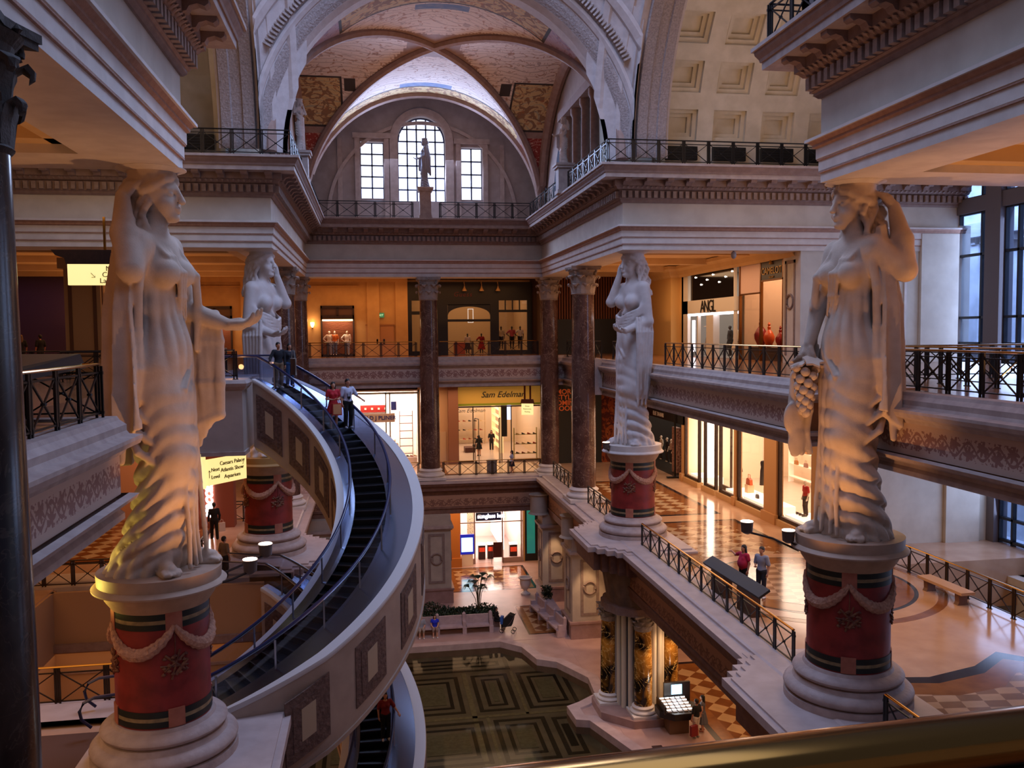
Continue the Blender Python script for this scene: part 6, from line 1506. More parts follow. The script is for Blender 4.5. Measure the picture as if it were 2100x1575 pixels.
def shutter_window(x0, label, mans):
    t = thing('shop_window', label, 'shop window', (x0, YB2-.1, Z3)); w = 2.45
    mb = MB(); mb.box((0, -.06, 0), (.12, .1, 3.75)); mb.box((w-.12, -.06, 0), (w, .1, 3.75)); mb.box((0, -.06, 3.55), (w, .1, 3.75)); mb.box((0, -.06, 2.75), (w, .1, 3.05)); mb.box((0, -.06, 0), (w, .1, .15)); mb.box((w/2-.08, -.06, 3.0), (w/2+.08, .1, 3.6)); mb.build('frame', DKW, t)
    mb = MB()
    for i in range(26): mb.box((.12, .02, .2+i*.1), (w-.12, .06, .26+i*.1))
    mb.build('shutter', mat('shutter_brown', '8a4a2c', .6), t); MB().box((.12, .0, 2.62), (w-.12, .05, 2.74)).build('light_strip', LIGHTW, t); MB().box((.12, .06, 3.05), (w-.12, .09, 3.55)).build('transom_pane', mat('transom', '6a4a34', .4), t)
    area('window_lamp', (x0+w/2, YB2-.55, Z3+2.75), 2, .3, 45, (1, .75, .5))
    for dx, tp, bt, lb in mans: mannequin((x0+dx, YB2-.5, Z3+.1), lb, tp, bt)
shutter_window(-3.75, 'brown shuttered shop window with three mannequins on the ochre wall', [(.62, 'd8c8b8', '8a8a98', 'leftmost white shirted mannequin in the shuttered window right of the wall lamp'), (1.0, 'd06a28', '5a6480', 'orange topped mannequin in the shuttered window'), (1.9, 'f0e4d8', '9aa0b0', 'white topped mannequin at the right of the shuttered window')])
shutter_window(-12.5, 'brown shuttered shop window beyond the outstretched stone hand', [(.9, 'e8d4c0', 'a09080', 'pale mannequin seen under the stone hand, left one'), (1.5, '201a1a', '1a1618', 'dark clothed mannequin seen under the stone hand')])
def sconce(x, label):
    t = thing('wall_lamp', label, 'wall lamp', (x, YB2-.15, .75)); MB().lathe([(.04, -.2), (.12, -.05), (.15, .18)], n=12).build('shade', mat('sconce_glow', 'ffd9a0', .5, emit='ffc880', estr=10), t); MB().box((-.03, 0, -.3), (.03, .15, .1)).build('bracket', BRASS, t); point('sconce_lamp', (x, YB2-.4, .9), 22, (1, .6, .3), .1)
sconce(-4.35, 'glowing wall lamp left of the shuttered window with three mannequins'); sconce(-8.75, 'glowing wall lamp above the fingers of the outstretched stone hand')
strips('exit_door', 'double service door in the ochre niche under a green exit sign', 'door', [((-.45, 65.9, Z3), (1.6, 65.97, Z3+2.25))], mat('door_ochre', 'c08a58', .6), [('door_trim', [((-.5, 65.86, Z3+2.25), (1.65, 65.98, Z3+2.35)), ((.55, 65.86, Z3), (.6, 65.9, Z3+2.25))], mat('door_trim', 'a87444', .6)), ('door_handle', [((.3, 65.8, Z3+.9), (.42, 65.88, Z3+1.25)), ((.8, 65.8, Z3+.9), (.92, 65.88, Z3+1.25))], BLACK)])
strips('exit_sign', 'small green EXIT sign on the ochre wall above the double door', 'sign', [((.35, 65.85, 1.25), (.9, 65.92, 1.6))], mat('exit_green', '2a5a3a', .5, emit='58b070', estr=.3))
_e = [o for o in bpy.data.objects if o.name.startswith('exit_sign')][0]; text('EXIT', .22, mat('exit_letter', 'c8f0c8', .5, emit='c8ffc8', estr=.8), _e, (.62, 65.84, 1.42), FR_)
# ---------- right back corner: slatted wood wall, hoarding and mural ----------
SLAT = mat('slat_brown', '8a5334', .6); 
mb = MB()
for i in range(45): mb.box((12.8+i*.2, 63.9, 1.0), (12.92+i*.2, 64.05, 4.3))
o = mb.build('slat_screen', SLAT); tag(o, 'vertical wooden slat screen behind the right far columns', 'screen')
structure(wall('wall_slat_backing', [((12.4, 64.1, Z3), (22, 64.3, 4.4))], mat('dark_brown_backing', '3c241a', .8)))
strips('dark_window', 'black shop windows beneath the wooden slats', 'window', [((12.9, 63.85, Z3), (15.4, 64.0, 1.0)), ((16.1, 63.85, Z3), (19.9, 64.0, 1.0))], BLKM)
wall('wall_yellow_pilaster', [((19.6, 55.6, Z3), (20.4, 60.0, 4.2)), ((20.2, 54.9, Z3), (20.5, 56, 4.35)), ((20.2, 38.9, 3.9), (20.5, 60, 4.4))], mat('yellow_plaster', 'd8b070', .8))
mb = MB(); mb.sweep([(19.6, 64), (19.6, 55.6), (20.15, 55.6), (20.15, 39.5)], [(0, 3.55), (.12, 3.7), (.2, 3.95), (.35, 4.1), (.35, 4.3), (0, 4.3)], side=1); trim(mb, CEILP)
strips('hoarding', 'black hoarding with orange MORE STYLE COMING SOON lettering', 'hoarding', [((13.2, 63.9, Z2), (15.6, 64.0, -3.8))], BLKM)
_h = [o for o in bpy.data.objects if o.name.startswith('hoarding')][0]
for i, s in enumerate(('MORE', 'STYLE', 'COMING', 'SOON')): text(s, .52, mat('orange_letter', 'c0521e', .5, emit='c0521e', estr=.25), _h, (14.25, 63.88, -4.45-i*.42), FR_, bold=.01)
strips('mural_panel', 'dim orange and red mural panel behind the right far statue', 'poster', [((17.0, 63.8, Z2), (20.2, 63.9, -3.9))], fresco('mural_orange', '5a1c10', 'a0481c', 'c06a2c', .7, .52, 3.0))
strips('dark_frame', 'black frame strip left of the orange mural', 'frame', [((16.3, 63.75, Z2), (17.0, 63.9, -3.8))], BLKM)
# dark boutique with clothes rails
room('dark_boutique', 20.2, 54.8, Z2, 27, 64, -4.3, mat('dark_boutique_wall', '2c2622', .7), mat('dark_boutique_floor', '3a322c', .3), 'x', power=240)
t = thing('shop_fascia', 'black fascia with white capitals over the dark boutique', 'shop sign', (20.15, 58.5, -5.9)); MB().box((-.1, -4, -.25), (.1, 3.8, .35)).build('fascia_board', BLKM, t); text('ELIE TAHARI', .42, LITW, t, (-.12, 1.0, .02), FX)
MB().box((-.05, -3.9, .35), (.1, 3.8, 1.9)).build('upper_board', mat('grey_green_panel', '4a4a42', .6), t)
for i, (y, c) in enumerate(((61.6, 'c8b8a8'), (60.3, '241c1e'), (59.4, 'a88878'))): mannequin((21.0, y, Z2+.4), ['pale haired mannequin in the dark boutique window', 'black clad mannequin in the dark boutique window', 'pink clad mannequin in the dark boutique window'][i], c, '2a2022', heading=180)
strips('sale_rack', 'tall reddish rack of small goods at the dark boutique entrance', 'rack', [((20.6, 57.2, Z2+.05), (20.9, 58.2, Z2+3.2))], mat('rack_speckle', '6a3028', .6, var='b89080', vscale=9))
strips('shop_door', 'open glass door with black foot at the dark boutique', 'door', [((19.4, 55.6, Z2+.02), (20.2, 55.9, Z2+.1)), ((19.9, 55.7, Z2+.1), (20.0, 55.8, -5.0))], BLKM)
t = thing('clothes_rail', 'rail of pale clothes inside the dark boutique', 'clothes rail', (22.5, 56.4, Z2), pi/2); MB().tube([(-.7, 0, 0), (-.7, 0, 1.8), (.7, 0, 1.8), (.7, 0, 0)], .02, 6).build('rack', STEEL, t)
for i in range(6): MB().box((-.6+i*.2, -.22, .6), (-.48+i*.2, .22, 1.7)).build('garment', clothmat(['c8c0b8', '3a2c2c', 'a89890'][i % 3]), t)
# ---------- right lower gallery: lit fashion shop in bays along x = 20.2 ----------
room('lit_shop', 20.4, 37.4, Z2, 27.5, 54.6, -4.4, mat('warm_white_wall', 'f0d8bc', .8), SHOPF, 'x', power=1000, col=(1, .84, .68))
structure(wall('wall_shop_head', [((20.2, 36.9, -5.0), (20.6, 54.8, -3.4)), ((20.2, 36.2, Z2), (20.6, 37.5, -3.4))], mat('peach_pier', 'c89868', .7)))
t = thing('shopfront', 'long dark framed front of the lit fashion shop with handbags and dresses', 'shopfront', (20.2, 37.4, Z2))
fm = MB(); pm = MB(); gm2 = MB(); sm_ = MB()
bays = [(0.2, 3.6), (5.2, 8.6), (9.0, 11.2), (11.9, 13.6), (14.6, 17.0)]
for a, b in bays:
    for y in (a, b): fm.box((-.06, y-.1, .0), (.1, y+.1, 4.9))
    fm.box((-.06, a, .3), (.1, b, .5)); fm.box((-.06, a, 4.75), (.1, b, 4.9)); gm2.box((0, a+.1, .5), (.02, b-.1, 4.75)); sm_.box((-.2, a-.2, 0), (.2, b+.2, .32))
for a, b in ((3.7, 5.1), (-.6, .1), (8.7, 8.95), (17.1, 17.4)): MB().box((-.15, a, .5), (.25, b, 4.9)).box((-.28, a-.08, 0), (.25, b+.08, .5)).build('pilaster', mat('peach_pier', 'c89868', .7), t)
fm.build('frame', DKW, t); gm2.build('glass_pane', SG, t); sm_.build('sill', mat('tan_sill', 'c8a070', .5), t)
for (ya, yb) in ((37.6, 41.0), (42.6, 46.0), (46.4, 48.5), (52.2, 54.3)): strips('display_plinth', 'glowing window plinth in the lit fashion shop, %s' % {37.6: 'nearest the right statue', 42.6: 'under the black dress', 46.4: 'under the orange handbag', 52.2: 'in the far bay'}[ya], 'plinth', [((20.5, ya, Z2), (21.9, yb, Z2+.55))], mat('glow_plinth', 'ffeedd', .5, emit='ffe2c8', estr=.9))
strips('light_column', 'tall white light panel in the far bay of the lit fashion shop', 'light', [((21.6, 53.5, Z2+.6), (21.8, 54.2, -4.7))], LIGHTP)
def dress(loc, c, label, L=1.1, rz=0):
    mb = MB(); mb.lathe([(.05, 0), (.14, -.03), (.17, -.12), (.13, -.35), (.17, -.55), (.2, -L), (.19, -L-.01)], n=14, fn=lambda a, z, r: r*(1-.35*abs(sin(a)))); 
    for s in (-1, 1): mb.tube([(0, s*.12, -.06), (0, s*.2, -.2), (0, s*.21, -.34)], .05, 6)
    o = mb.build('hanging_dress', clothmat(c), loc=loc, smooth=True, rz=rz); tag(o, label, 'dress'); MB().tube([(0, 0, 0), (0, 0, 2.2)], .008, 4).build('wire', STEEL, o); return o
dress((21.0, 44.6, Z2+2.75), '241c20', 'black dress hanging in the middle window of the lit shop', 1.35)
mannequin((21.2, 43.1, Z2+.56), 'white trousered mannequin in black top by the dress window edge', '1a181c', 'e0d4cc', heading=180)
def handbag(loc, c, label, group=None, k=1.0):
    mb = MB(); mb.extr([(-.2*k, 0), (.2*k, 0), (.16*k, .22*k), (.08*k, .27*k), (-.08*k, .27*k), (-.16*k, .22*k)], (0, 0, 0), (0, 1, 0), (0, 0, 1), (.13*k, 0, 0)); o = mb.build('handbag', mat('leather_'+c, c, .4), loc=loc); tag(o, label, 'handbag', group)
    MB().tube([(.06*k, -.1*k, .25*k), (.06*k, -.08*k, .42*k), (.06*k, .08*k, .42*k), (.06*k, .1*k, .25*k)], .014*k, 5).build('handle', mat('leather_'+c, c, .4), o)
handbag((20.9, 43.6, Z2+.56), '1c1818', 'black and white handbag on the glowing plinth', None, 1.2); handbag((20.9, 45.2, Z2+.56), '241c1c', 'black shoes and bag group at the left of the glowing plinth', None, .8); handbag((21.2, 47.0, Z2+1.0), 'c05020', 'orange handbag on a stand in the next bay', None, 1.4)
strips('bag_stand', 'small stand under the orange handbag', 'stand', [((21.1, 46.8, Z2+.5), (21.5, 47.2, Z2+1.0))], TAN)
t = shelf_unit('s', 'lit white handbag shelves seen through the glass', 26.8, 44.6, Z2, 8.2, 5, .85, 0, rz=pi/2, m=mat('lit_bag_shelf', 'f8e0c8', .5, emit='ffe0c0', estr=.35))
bc = ['8a5a48', 'a0642c', '6a4438', 'b07a50']
for k in range(4):
    for i in range(6): handbag((26.5, 45.4+i*1.25, Z2+1.3+k*.85), bc[(i+k) % 4], '%s leather handbag on the %s lit shelf of the fashion shop' % (ORD[i], ROW[k]), 'handbags on the lit shelves')
mannequin((21.3, 40.4, Z2+.56), 'mannequin in a red jacket in the window nearest the right statue', 'b01c20', '2a2024', heading=180); mannequin((21.6, 39.2, Z2+.56), 'mannequin in a white suit in the window nearest the right statue', 'f0e8e4', 'e8dcd8', heading=180, sl=.95)
for k in range(3): shoe((21.0, 40.2+.3*k, Z2+.56), '2a1c18', '%s dark shoe in the window nearest the right statue' % ORD[k], 'shoes by the red jacket')
mannequin((22.2, 50.4, Z2+.02), 'brown clad mannequin beyond the glass doors of the lit shop', '5a3028', '7a5a44', heading=180)
strips('glass_door', 'dark framed recessed glass door of the lit shop', 'door', [((20.9, 48.7, Z2), (21.0, 48.85, -4.9)), ((20.9, 50.2, Z2), (21.0, 50.35, -4.9)), ((20.9, 48.7, Z2), (21.0, 50.3, Z2+.5))], DKW)
# ---------- right upper gallery: white front and antiques front ----------
room('angl_shop', 20.6, 46.7, Z3, 27, 55.1, 3.9, mat('dim_shop_wall', '8f8a84', .8), mat('grey_shop_floor', '8a8078', .3), 'x', power=330, col=(1, .86, .74))
t = thing('shopfront', 'white shopfront with black thin lettering above mannequins', 'shopfront', (20.2, 46.7, Z3)); WS = mat('white_shopfront', 'd8d2c8', .5)
mb = MB(); mb.box((0, 7.4, 0), (.2, 8.5, 5.5)); mb.box((0, 0, 2.72), (.25, 8.5, 3.55)); mb.box((0, 0, 3.55), (.15, .12, 5.5)); mb.box((.0, 0, 5.36), (.2, 8.5, 5.5)); mb.box((0, 5.6, 0), (.2, 5.75, 2.75)); mb.box((0, 3.1, 0), (.4, 4.2, 2.75)); mb.box((0, 0, 0), (.2, .12, 2.75)); mb.build('frame', WS, t)
MB().box((.0, 0.12, 2.58), (.3, 7.4, 2.72)).build('light_strip', mat('white_neon_strip', 'ffffff', .5, emit='fff4ff', estr=4), t)
MB().box((.14, .12, 3.55), (.18, 7.2, 5.4)).build('dark_glass', mat('dark_glass', '18181a', .08, spec=.8), t)
MB().box((.1, 6.6, .3), (.22, 6.85, 2.3)).build('light_tube', mat('white_neon_strip', 'ffffff', .5, emit='fff4ff', estr=4), t)
text('ANGL', 1.05, BLACK, t, (-.03, 3.9, 3.08), FX, space=.78)
dd = MB()
for i in range(7): dd.lathe([(.0, -.06), (.06, 0), (0, .06)], (.1, .6+i*.95, 5.0-.25*(i % 3)), 8)
dd.build('glowing_spot_reflection', mat('spot_reflection_glow', 'fff0e0', .5, emit='fff0e0', estr=6), t)  # glowing beads put in as spot reflections on the dark glass
for i, (y, c, b) in enumerate(((52.4, '4a3c30', '8a7660'), (49.0, '26221e', '1a1816'), (48.1, 'd8c49c', 'c8b490'), (47.3, '3a3430', '26221e'))): mannequin((20.95, y, Z3+.1), ['mannequin with a wide brimmed hat in the white shopfront', 'dark mannequin, left of three in the right bay of the white shopfront', 'cream dressed mannequin in the middle of the right bay of the white shopfront', 'dark mannequin at the right edge of the white shopfront'][i], c, b, 'skirt', '3a3028', heading=180, sl=.9, H=1.85)
mb = MB().lathe([(.02, .12), (.10, .1), (.11, 0), (.3, -.03), (.3, -.04)], n=16); o = mb.build('sun_hat', mat('straw_hat', 'e0b890', .8), loc=(20.95, 52.4, Z3+1.93)); tag(o, 'straw sun hat on the leftmost mannequin of the white shopfront', 'hat')
room('antique_shop', 20.6, 40.7, Z3, 25, 46.2, 3.9, mat('antique_wall', 'b89a80', .8), mat('antique_floor', '5a3424', .4), 'x', power=380, col=(1, .66, .42))
t = thing('shopfront', 'brass framed antiques shopfront with a glowing chandelier', 'shopfront', (20.2, 40.8, Z3)); GB = mat('gold_brown_frame', '7a4c1e', .3, metal=.7)
mb = MB()
for y in (0, 2.55, 5.2): mb.box((0, y, 0), (.15, y+.12, 5.5))
for z, a, b in ((3.55, 2.6, 5.2), (4.15, 0, 2.6), (5.4, 0, 5.3)): mb.box((0, a, z), (.12, b, z+.08))
mb.build('frame', GB, t); MB().box((.02, .1, 4.15), (.06, 2.55, 5.45)).build('name_board', mat('black_brown_board', '201410', .4), t); text('CAMELOT', .50, mat('gold_letter', 'a07a3c', .4, metal=.6), t, (0.0, 1.32, 4.65), FX); text('GALLERY', .14, mat('gold_letter', 'a07a3c'), t, (0, 1.32, 4.33), FX)
MB().lathe([(.02, .3), (.1, .18), (.14, .05), (.12, 0)], (.0, 1.32, 4.98), 8).build('crown_emblem', mat('gold_letter', 'a07a3c'), t); MB().box((.05, 2.67, 3.6), (.08, 5.2, 5.4)).build('upper_panel', mat('pinkish_panel', 'd8b8ac', .5), t); MB().box((.06, .1, 0), (.07, 5.2, 4.1)).build('glass_pane', SG, t)
t = thing('chandelier', 'glowing crystal chandelier in the antiques shop', 'chandelier', (21.6, 42.2, 1.5)); CRY = mat('crystal_glow', 'fff0d0', .2, emit='ffe0b0', estr=9)
fr_ = MB(); fr_.tube([(0, 0, .2), (0, 0, 1.6)], .03, 6)
for i in range(8):
    a = i*pi/4; fr_.tube([(0, 0, 0), (.35*cos(a), .35*sin(a), -.15), (.6*cos(a), .6*sin(a), .1)], .02, 5); MB().lathe([(0, .1), (.035, .16), (0, .3)], (.6*cos(a), .6*sin(a), 0), 6).build('candle_bulb', CRY, t); MB().lathe([(0, -.45), (.03, -.35), (0, -.2)], (.4*cos(a), .4*sin(a), 0), 6).build('crystal_drop', CRY, t)
fr_.build('arm_frame', BRASS, t)
def vase(loc, c, k, label):
    mb = MB().lathe([(.1*k, 0), (.14*k, .05*k), (.3*k, .4*k), (.32*k, .6*k), (.2*k, .85*k), (.08*k, 1.0*k), (.1*k, 1.15*k), (.05*k, 1.2*k), (.09*k, 1.3*k), (.0, 1.45*k)], n=20); o = mb.build('vase', mat('glaze_'+c, c, .15), loc=loc, smooth=True); tag(o, label, 'vase')
strips('display_table', 'long low table under the vases in the antiques window', 'table', [((20.75, 41.2, Z3), (21.4, 46.0, Z3+.7))], DKW)
vase((21.0, 45.0, Z3+.7), '7a1418', 1.15, 'deep red lidded urn in the antiques window'); vase((21.05, 44.1, Z3+.7), 'c8501c', .95, 'orange glazed jar right of the red urn'); vase((21.1, 42.9, Z3+.7), '9a2418', .8, 'small red vase left of centre in the right pane'); vase((21.1, 41.6, Z3+.7), 'a8a0a8', 1.1, 'pale blue and white tall vase at the right of the antiques window')
strips('picture_frame', 'large dim framed picture in the antiques shop', 'picture', [((24.8, 43.6, Z3+.9), (24.95, 45.8, Z3+4.0))], fresco('old_painting', '5a4a3c', '8a7460', '3c3028', 1.2, .55, 2)); strips('display_disc', 'red lacquer disc in the antiques window', 'ornament', [((22.3, 41.3, Z3+.6), (22.35, 42.0, Z3+1.6))], mat('red_lacquer', '9a2018', .3))
# panelled pilaster with roundel beside the antiques shop
t = thing('panelled_pilaster', 'grey pilaster with round boss right of the antiques shop', 'pilaster', (20.15, 39.2, Z3)); MB().box((0, 0, 0), (.3, 1.5, 5.4)).build('shaft', PLASTER, t)
mb = MB(); [mb.box(a, b) for a, b in (((-.04, .2, .4), (0, .36, 5.0)), ((-.04, 1.1, .4), (0, 1.26, 5.0)), ((-.04, .2, 4.85), (0, 1.26, 5.0)))]; mb.tube([(-.03, .73+.34*cos(a), 3.0+.34*sin(a)) for a in [2*pi*i/20 for i in range(20)]], .06, 6, closed=True); mb.build('panel_frame', PPAN, t)
t = thing('dome_camera', 'small pale dome security camera under the right entablature', 'camera', (16.9, 39.2, ZA)); MB().lathe([(.02, 0), (.1, -.05), (.13, -.14), (.12, -.28), (.06, -.36), (0, -.38)], n=14).build('dome', mat('camera_grey', '9a9498', .4), t)
# ---------- ground floor optician ----------
room('optician', 6.4, 67, Z1, 11.4, 76, -13.6, mat('white_pink_wall', 'e8d0c8', .8), mat('grey_pink_floor', 'b8a098', .3), power=650, col=(1, .86, .8))
t = thing('shopfront', 'white lit optician front with navy sign, steel frames', 'shopfront', (6.4, 66.95, Z1)); mb = MB()
for x in (.0, 1.15, 3.35, 4.85): mb.box((x, -.08, 0), (x+.1, .04, 4.4))
mb.box((0, -.06, 3.2), (5, .0, 3.28)); mb.box((0, -.15, 0), (1.2, .1, .4)); mb.box((3.35, -.15, 0), (4.95, .1, .4)); mb.build('frame', mat('steel_frame2', 'a89088', .4, metal=.5), t)
MB().box((1.3, -.2, 3.4), (3.3, -.05, 4.05)).build('sign_board', mat('navy_board', '141838', .4), t); text('sunglass hut', .44, mat('sign_glow_white', 'ffffff', .5, emit='e8e4ff', estr=5), t, (2.48, -.22, 3.75), FR_, bold=.012)
MB().tube([(1.58+.16*cos(a), -.21, 3.75+.16*sin(a)) for a in [2*pi*i/16 for i in range(16)]], .022, 5, closed=True).build('ring_logo', mat('grey_logo', 'b8b8c8', .5), t)
t = thing('advert_screen', 'bright cyan and blue advert screen at the optician entrance', 'screen', (6.95, 66.5, Z1)); MB().box((-.55, -.08, .9), (.55, .1, 2.45)).build('case', mat('blue_case', '141c70', .4, emit='1a28c0', estr=.6), t); MB().box((-.44, -.1, 1.1), (.44, -.08, 2.2)).build('screen_panel', mat('cyan_screen', 'c0f0ff', .4, emit='a0e4ff', estr=3.2), t); MB().box((-.45, -.05, 0), (.45, .1, .9)).build('stand', LITW, t)
def stand(x, y, w, h, label, c='3a1c18', red=True):
    t = thing('display_stand', label, 'display stand', (x, y, Z1)); MB().box((-w/2, -.2, 0), (w/2, .2, h)).build('cabinet', mat('cab_'+c, c, .5), t)
    MB().box((-w/2+.05, -.22, h*.55), (w/2-.05, -.2, h*.85)).build('red_panel', mat('red_lit_panel', 'c03018', .5, emit='d04020', estr=.6), t); MB().box((-w/2, -.2, h), (w/2, .2, h+.12)).build('lit_top', LIGHTP, t)
stand(8.3, 68.2, .55, 1.15, 'left dark sunglasses cabinet with red panel'); stand(9.0, 68.3, .45, 1.15, 'middle sunglasses cabinet with red panel'); stand(10.75, 67.6, .6, 1.25, 'right sunglasses cabinet behind the side window')
t = thing('easel_sign', 'dark red folding easel sign standing at the optician entrance', 'sign', (9.35, 66.6, Z1)); MB().box((-.35, -.04, .5), (.35, .0, 1.7)).build('panel', mat('maroon_board', '3c1214', .5), t); MB().tube([(-.4, .02, 1.7), (-.5, -.1, 0), (.45, -.1, 0), (.36, .02, 1.7)], .02, 5).build('easel_leg', BLACK, t)
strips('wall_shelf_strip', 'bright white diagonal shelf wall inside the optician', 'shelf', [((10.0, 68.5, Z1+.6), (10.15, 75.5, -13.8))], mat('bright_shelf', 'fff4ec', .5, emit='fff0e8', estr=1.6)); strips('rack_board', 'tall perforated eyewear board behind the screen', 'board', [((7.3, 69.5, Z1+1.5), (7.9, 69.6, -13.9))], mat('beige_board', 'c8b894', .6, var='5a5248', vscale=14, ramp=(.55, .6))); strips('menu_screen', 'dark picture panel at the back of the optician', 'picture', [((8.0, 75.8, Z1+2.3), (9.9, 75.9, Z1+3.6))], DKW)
strips('blue_green_poster', 'tall blue and turquoise poster right of the optician', 'poster', [((11.75, 66.9, Z1+.6), (12.4, 66.95, -13.9))], mat('poster_teal', '2a8a84', .4, emit='209080', estr=.35, var='2050a0', vscale=.6))
strips('dark_door', 'dark glass door behind the tall turquoise poster', 'door', [((11.6, 66.96, Z1), (12.9, 67.05, -13.6))], BLKM); strips('orange_pier', 'orange lit pier left of the optician', 'pier', [((5.5, 66.2, Z1), (6.4, 67.1, -12)), ((5.35, 66.05, Z1), (6.5, 67.1, Z1+.7))], mat('orange_pier', 'c07838', .7))
# ================= PROPS =================
# black tilted map desks
def mapdesk(loc, rz, label, L=2.9, m=BLACK, sc=1.0):
    t = thing('map_desk', label, 'map desk', loc, rz); MB().extr([(-.2, .92), (.2, 1.16), (.23, 1.08), (-.17, .84)], (-L/2, 0, 0), (0, 1, 0), (0, 0, 1), (L, 0, 0)).build('tilted_top', m, t)
    MB().box((-L*.36, -.15, 0), (-L*.12, .2, .95)).build('leg', mat('desk_brown', '5a3a26', .5), t); MB().box((L*.12, -.15, 0), (L*.36, .2, .95)).build('leg', mat('desk_brown', '5a3a26', .5), t); return t
mapdesk((12.75, 29.4, Z2), HD(-88), 'long tilted black map desk beside the lower right railing', 4.6)
t = thing('sloped_booth', 'large black angular canopy behind the near left railing', 'canopy', (-6.4, 13.6, Z3))
mb = MB(); mb.add([(-.1, -2.4, .75), (.5, -1.8, .75), (.9, 4.4, 1.0), (-3.4, 4.8, 1.0), (-.3, -1.9, .75), (.8, 4.4, 1.28), (-3.2, 4.8, 1.3), (.2, -1.7, .85)], [(0, 1, 2, 3), (4, 6, 5, 7), (0, 4, 7, 1), (1, 7, 5, 2), (2, 5, 6, 3), (3, 6, 4, 0)]); mb.build('canopy_shell', mat('black_shell', '14161a', .3, spec=.6), t); MB().box((-1.2, 1.5, 0), (.2, 3.0, 1.3)).build('support', BLACK, t)
# jewellery kiosk
t = thing('jewellery_kiosk', 'dark octagonal jewellery kiosk with glowing glass tray top', 'kiosk', (13.3, 36.9, Z1))
mb = MB(); mb.prism([(1.0*cos(a), .9*sin(a)) for a in [pi/8+i*pi/4 for i in range(8)]], .75, 1.05); mb.build('counter_rim', mat('kiosk_black', '171214', .4), t); MB().box((-.5, -.5, 0), (.4, .4, .75)).build('base_cabinet', mat('kiosk_tan', '6a4c34', .5), t); MB().box((-.35, .72, .9), (.9, .85, 1.85)).build('back_panel', mat('kiosk_black', '171214'), t)
MB().box((-.8, -.7, 1.0), (-.72, .5, 1.35)).build('side_wing', mat('kiosk_black', '171214'), t)
tm = MB(); tl = MB()
for i in range(5):
    for j in range(5): tm.box((-.62+i*.25, -.62+j*.25, 1.055), (-.42+i*.25, -.42+j*.25, 1.09+.03*j)); tl.box((-.62+i*.25, -.44+j*.25, 1.09+.03*j), (-.42+i*.25, -.42+j*.25, 1.12+.03*j))
tm.build('tray', mat('tray_grey', '8a7a70', .3), t); tl.build('tray_light', mat('tray_glow', 'ffffff', .3, emit='ffffff', estr=5), t); MB().box((.0, .7, 1.3), (.5, .72, 1.75)).build('lit_display', mat('kiosk_screen', 'a0d8ff', .4, emit='90d0ff', estr=3), t)
point('kiosk_lamp', (13.3, 36.8, Z1+1.7), 20, (1, .95, .9), .2)
# hanging and wall signs
SY = mat('yellow_lit_sign', 'fff0b8', .5, emit='ffe696', estr=1.0); SYT = mat('sign_text_brown', '5a3a10', .6)
t = thing('hanging_sign', 'glowing yellow sign with arrow reading More Caesars Las Vegas', 'sign', (-9.9, 34, 2.28)); MB().box((-1.0, 0, -.38), (1.7, .18, .38)).build('light_box', SY, t); MB().extr([(-1.05, .38), (1.4, .38), (1.4, .6), (1.6, .72), (1.75, .9), (-1.55, .9), (-1.4, .7), (-1.1, .6)], (0, .0, 0), (1, 0, 0), (0, 0, 1), (0, .2, 0)).build('crown_board', DKW, t)
for i, s in enumerate(('More', 'Caesars', 'Las Vegas')): text(s, .26, SYT, t, (.6, -.01, .21-i*.22), FR_)
MB().tube([(-.2, -.01, .06), (-.06, -.01, -.1), (-.06, -.01, .02), (-.06, -.01, -.1), (-.18, -.01, -.1)], .012, 4).build('arrow', SYT, t); MB().box((.25, .05, .9), (.33, .13, 2.1)).build('hanger', BRASS, t)
t = thing('hanging_sign', 'small yellow lit sign at the far left edge', 'sign', (-23.0, 58, 1.65)); MB().box((-1.0, 0, -.28), (.65, .12, .28)).build('light_box', mat('orange_lit_sign', 'ffb840', .5, emit='ffac30', estr=1.1), t); text('ms', .3, SYT, t, (-.25, -.01, 0), FR_); text('<', .3, SYT, t, (.3, -.01, 0), FR_)
t = thing('hanging_sign', 'yellow sign reading Next Level and Caesars Palace under the landing', 'sign', (-5.55, 34.0, -5.05), HD(54)); MB().box((-1.05, 0, -.48), (1.05, .15, .48)).build('light_box', SY, t); MB().box((-1.28, -.05, -.55), (-1.05, .2, .75)).build('post', SY, t)
for i, s in enumerate(('Caesars Palace', 'Atlantis Show', 'Aquarium')): text(s, .21, SYT, t, (.3, -.01, .27-i*.26), FR_)
for i, s in enumerate(('Next', 'Level')): text(s, .2, SYT, t, (-.55, -.01, .08-i*.27), FR_)
MB().tube([(-.85, -.01, -.2), (-.85, -.01, .08), (-.92, -.01, 0), (-.85, -.01, .08), (-.78, -.01, 0)], .012, 4).build('arrow', SYT, t); MB().tube([(.85, -.01, .1), (.95, -.01, .3), (.86, -.01, .28)], .012, 4).build('arrow', SYT, t)
t = thing('hanging_sign', 'small yellow directory sign on brown hangers before the shoe shop', 'sign', (10.75, 60.6, -5.3), HD(-20)); MB().box((-.42, 0, -.5), (.42, .1, .3)).build('light_box', SY, t); MB().extr([(-.5, .3), (.5, .3), (.42, .62), (-.42, .62)], (0, 0, 0), (1, 0, 0), (0, 0, 1), (0, .12, 0)).build('hood', mat('hood_brown', '8a4a22', .5), t)
for x in (-.25, .15): MB().box((x, .02, .6), (x+.12, .1, 1.75)).build('hanger', mat('hood_brown', '8a4a22'), t)
for i, s in enumerate(('Shops', 'Restrooms', 'Parking')): text(s, .13, SYT, t, (0, -.01, .12-i*.2), FR_)
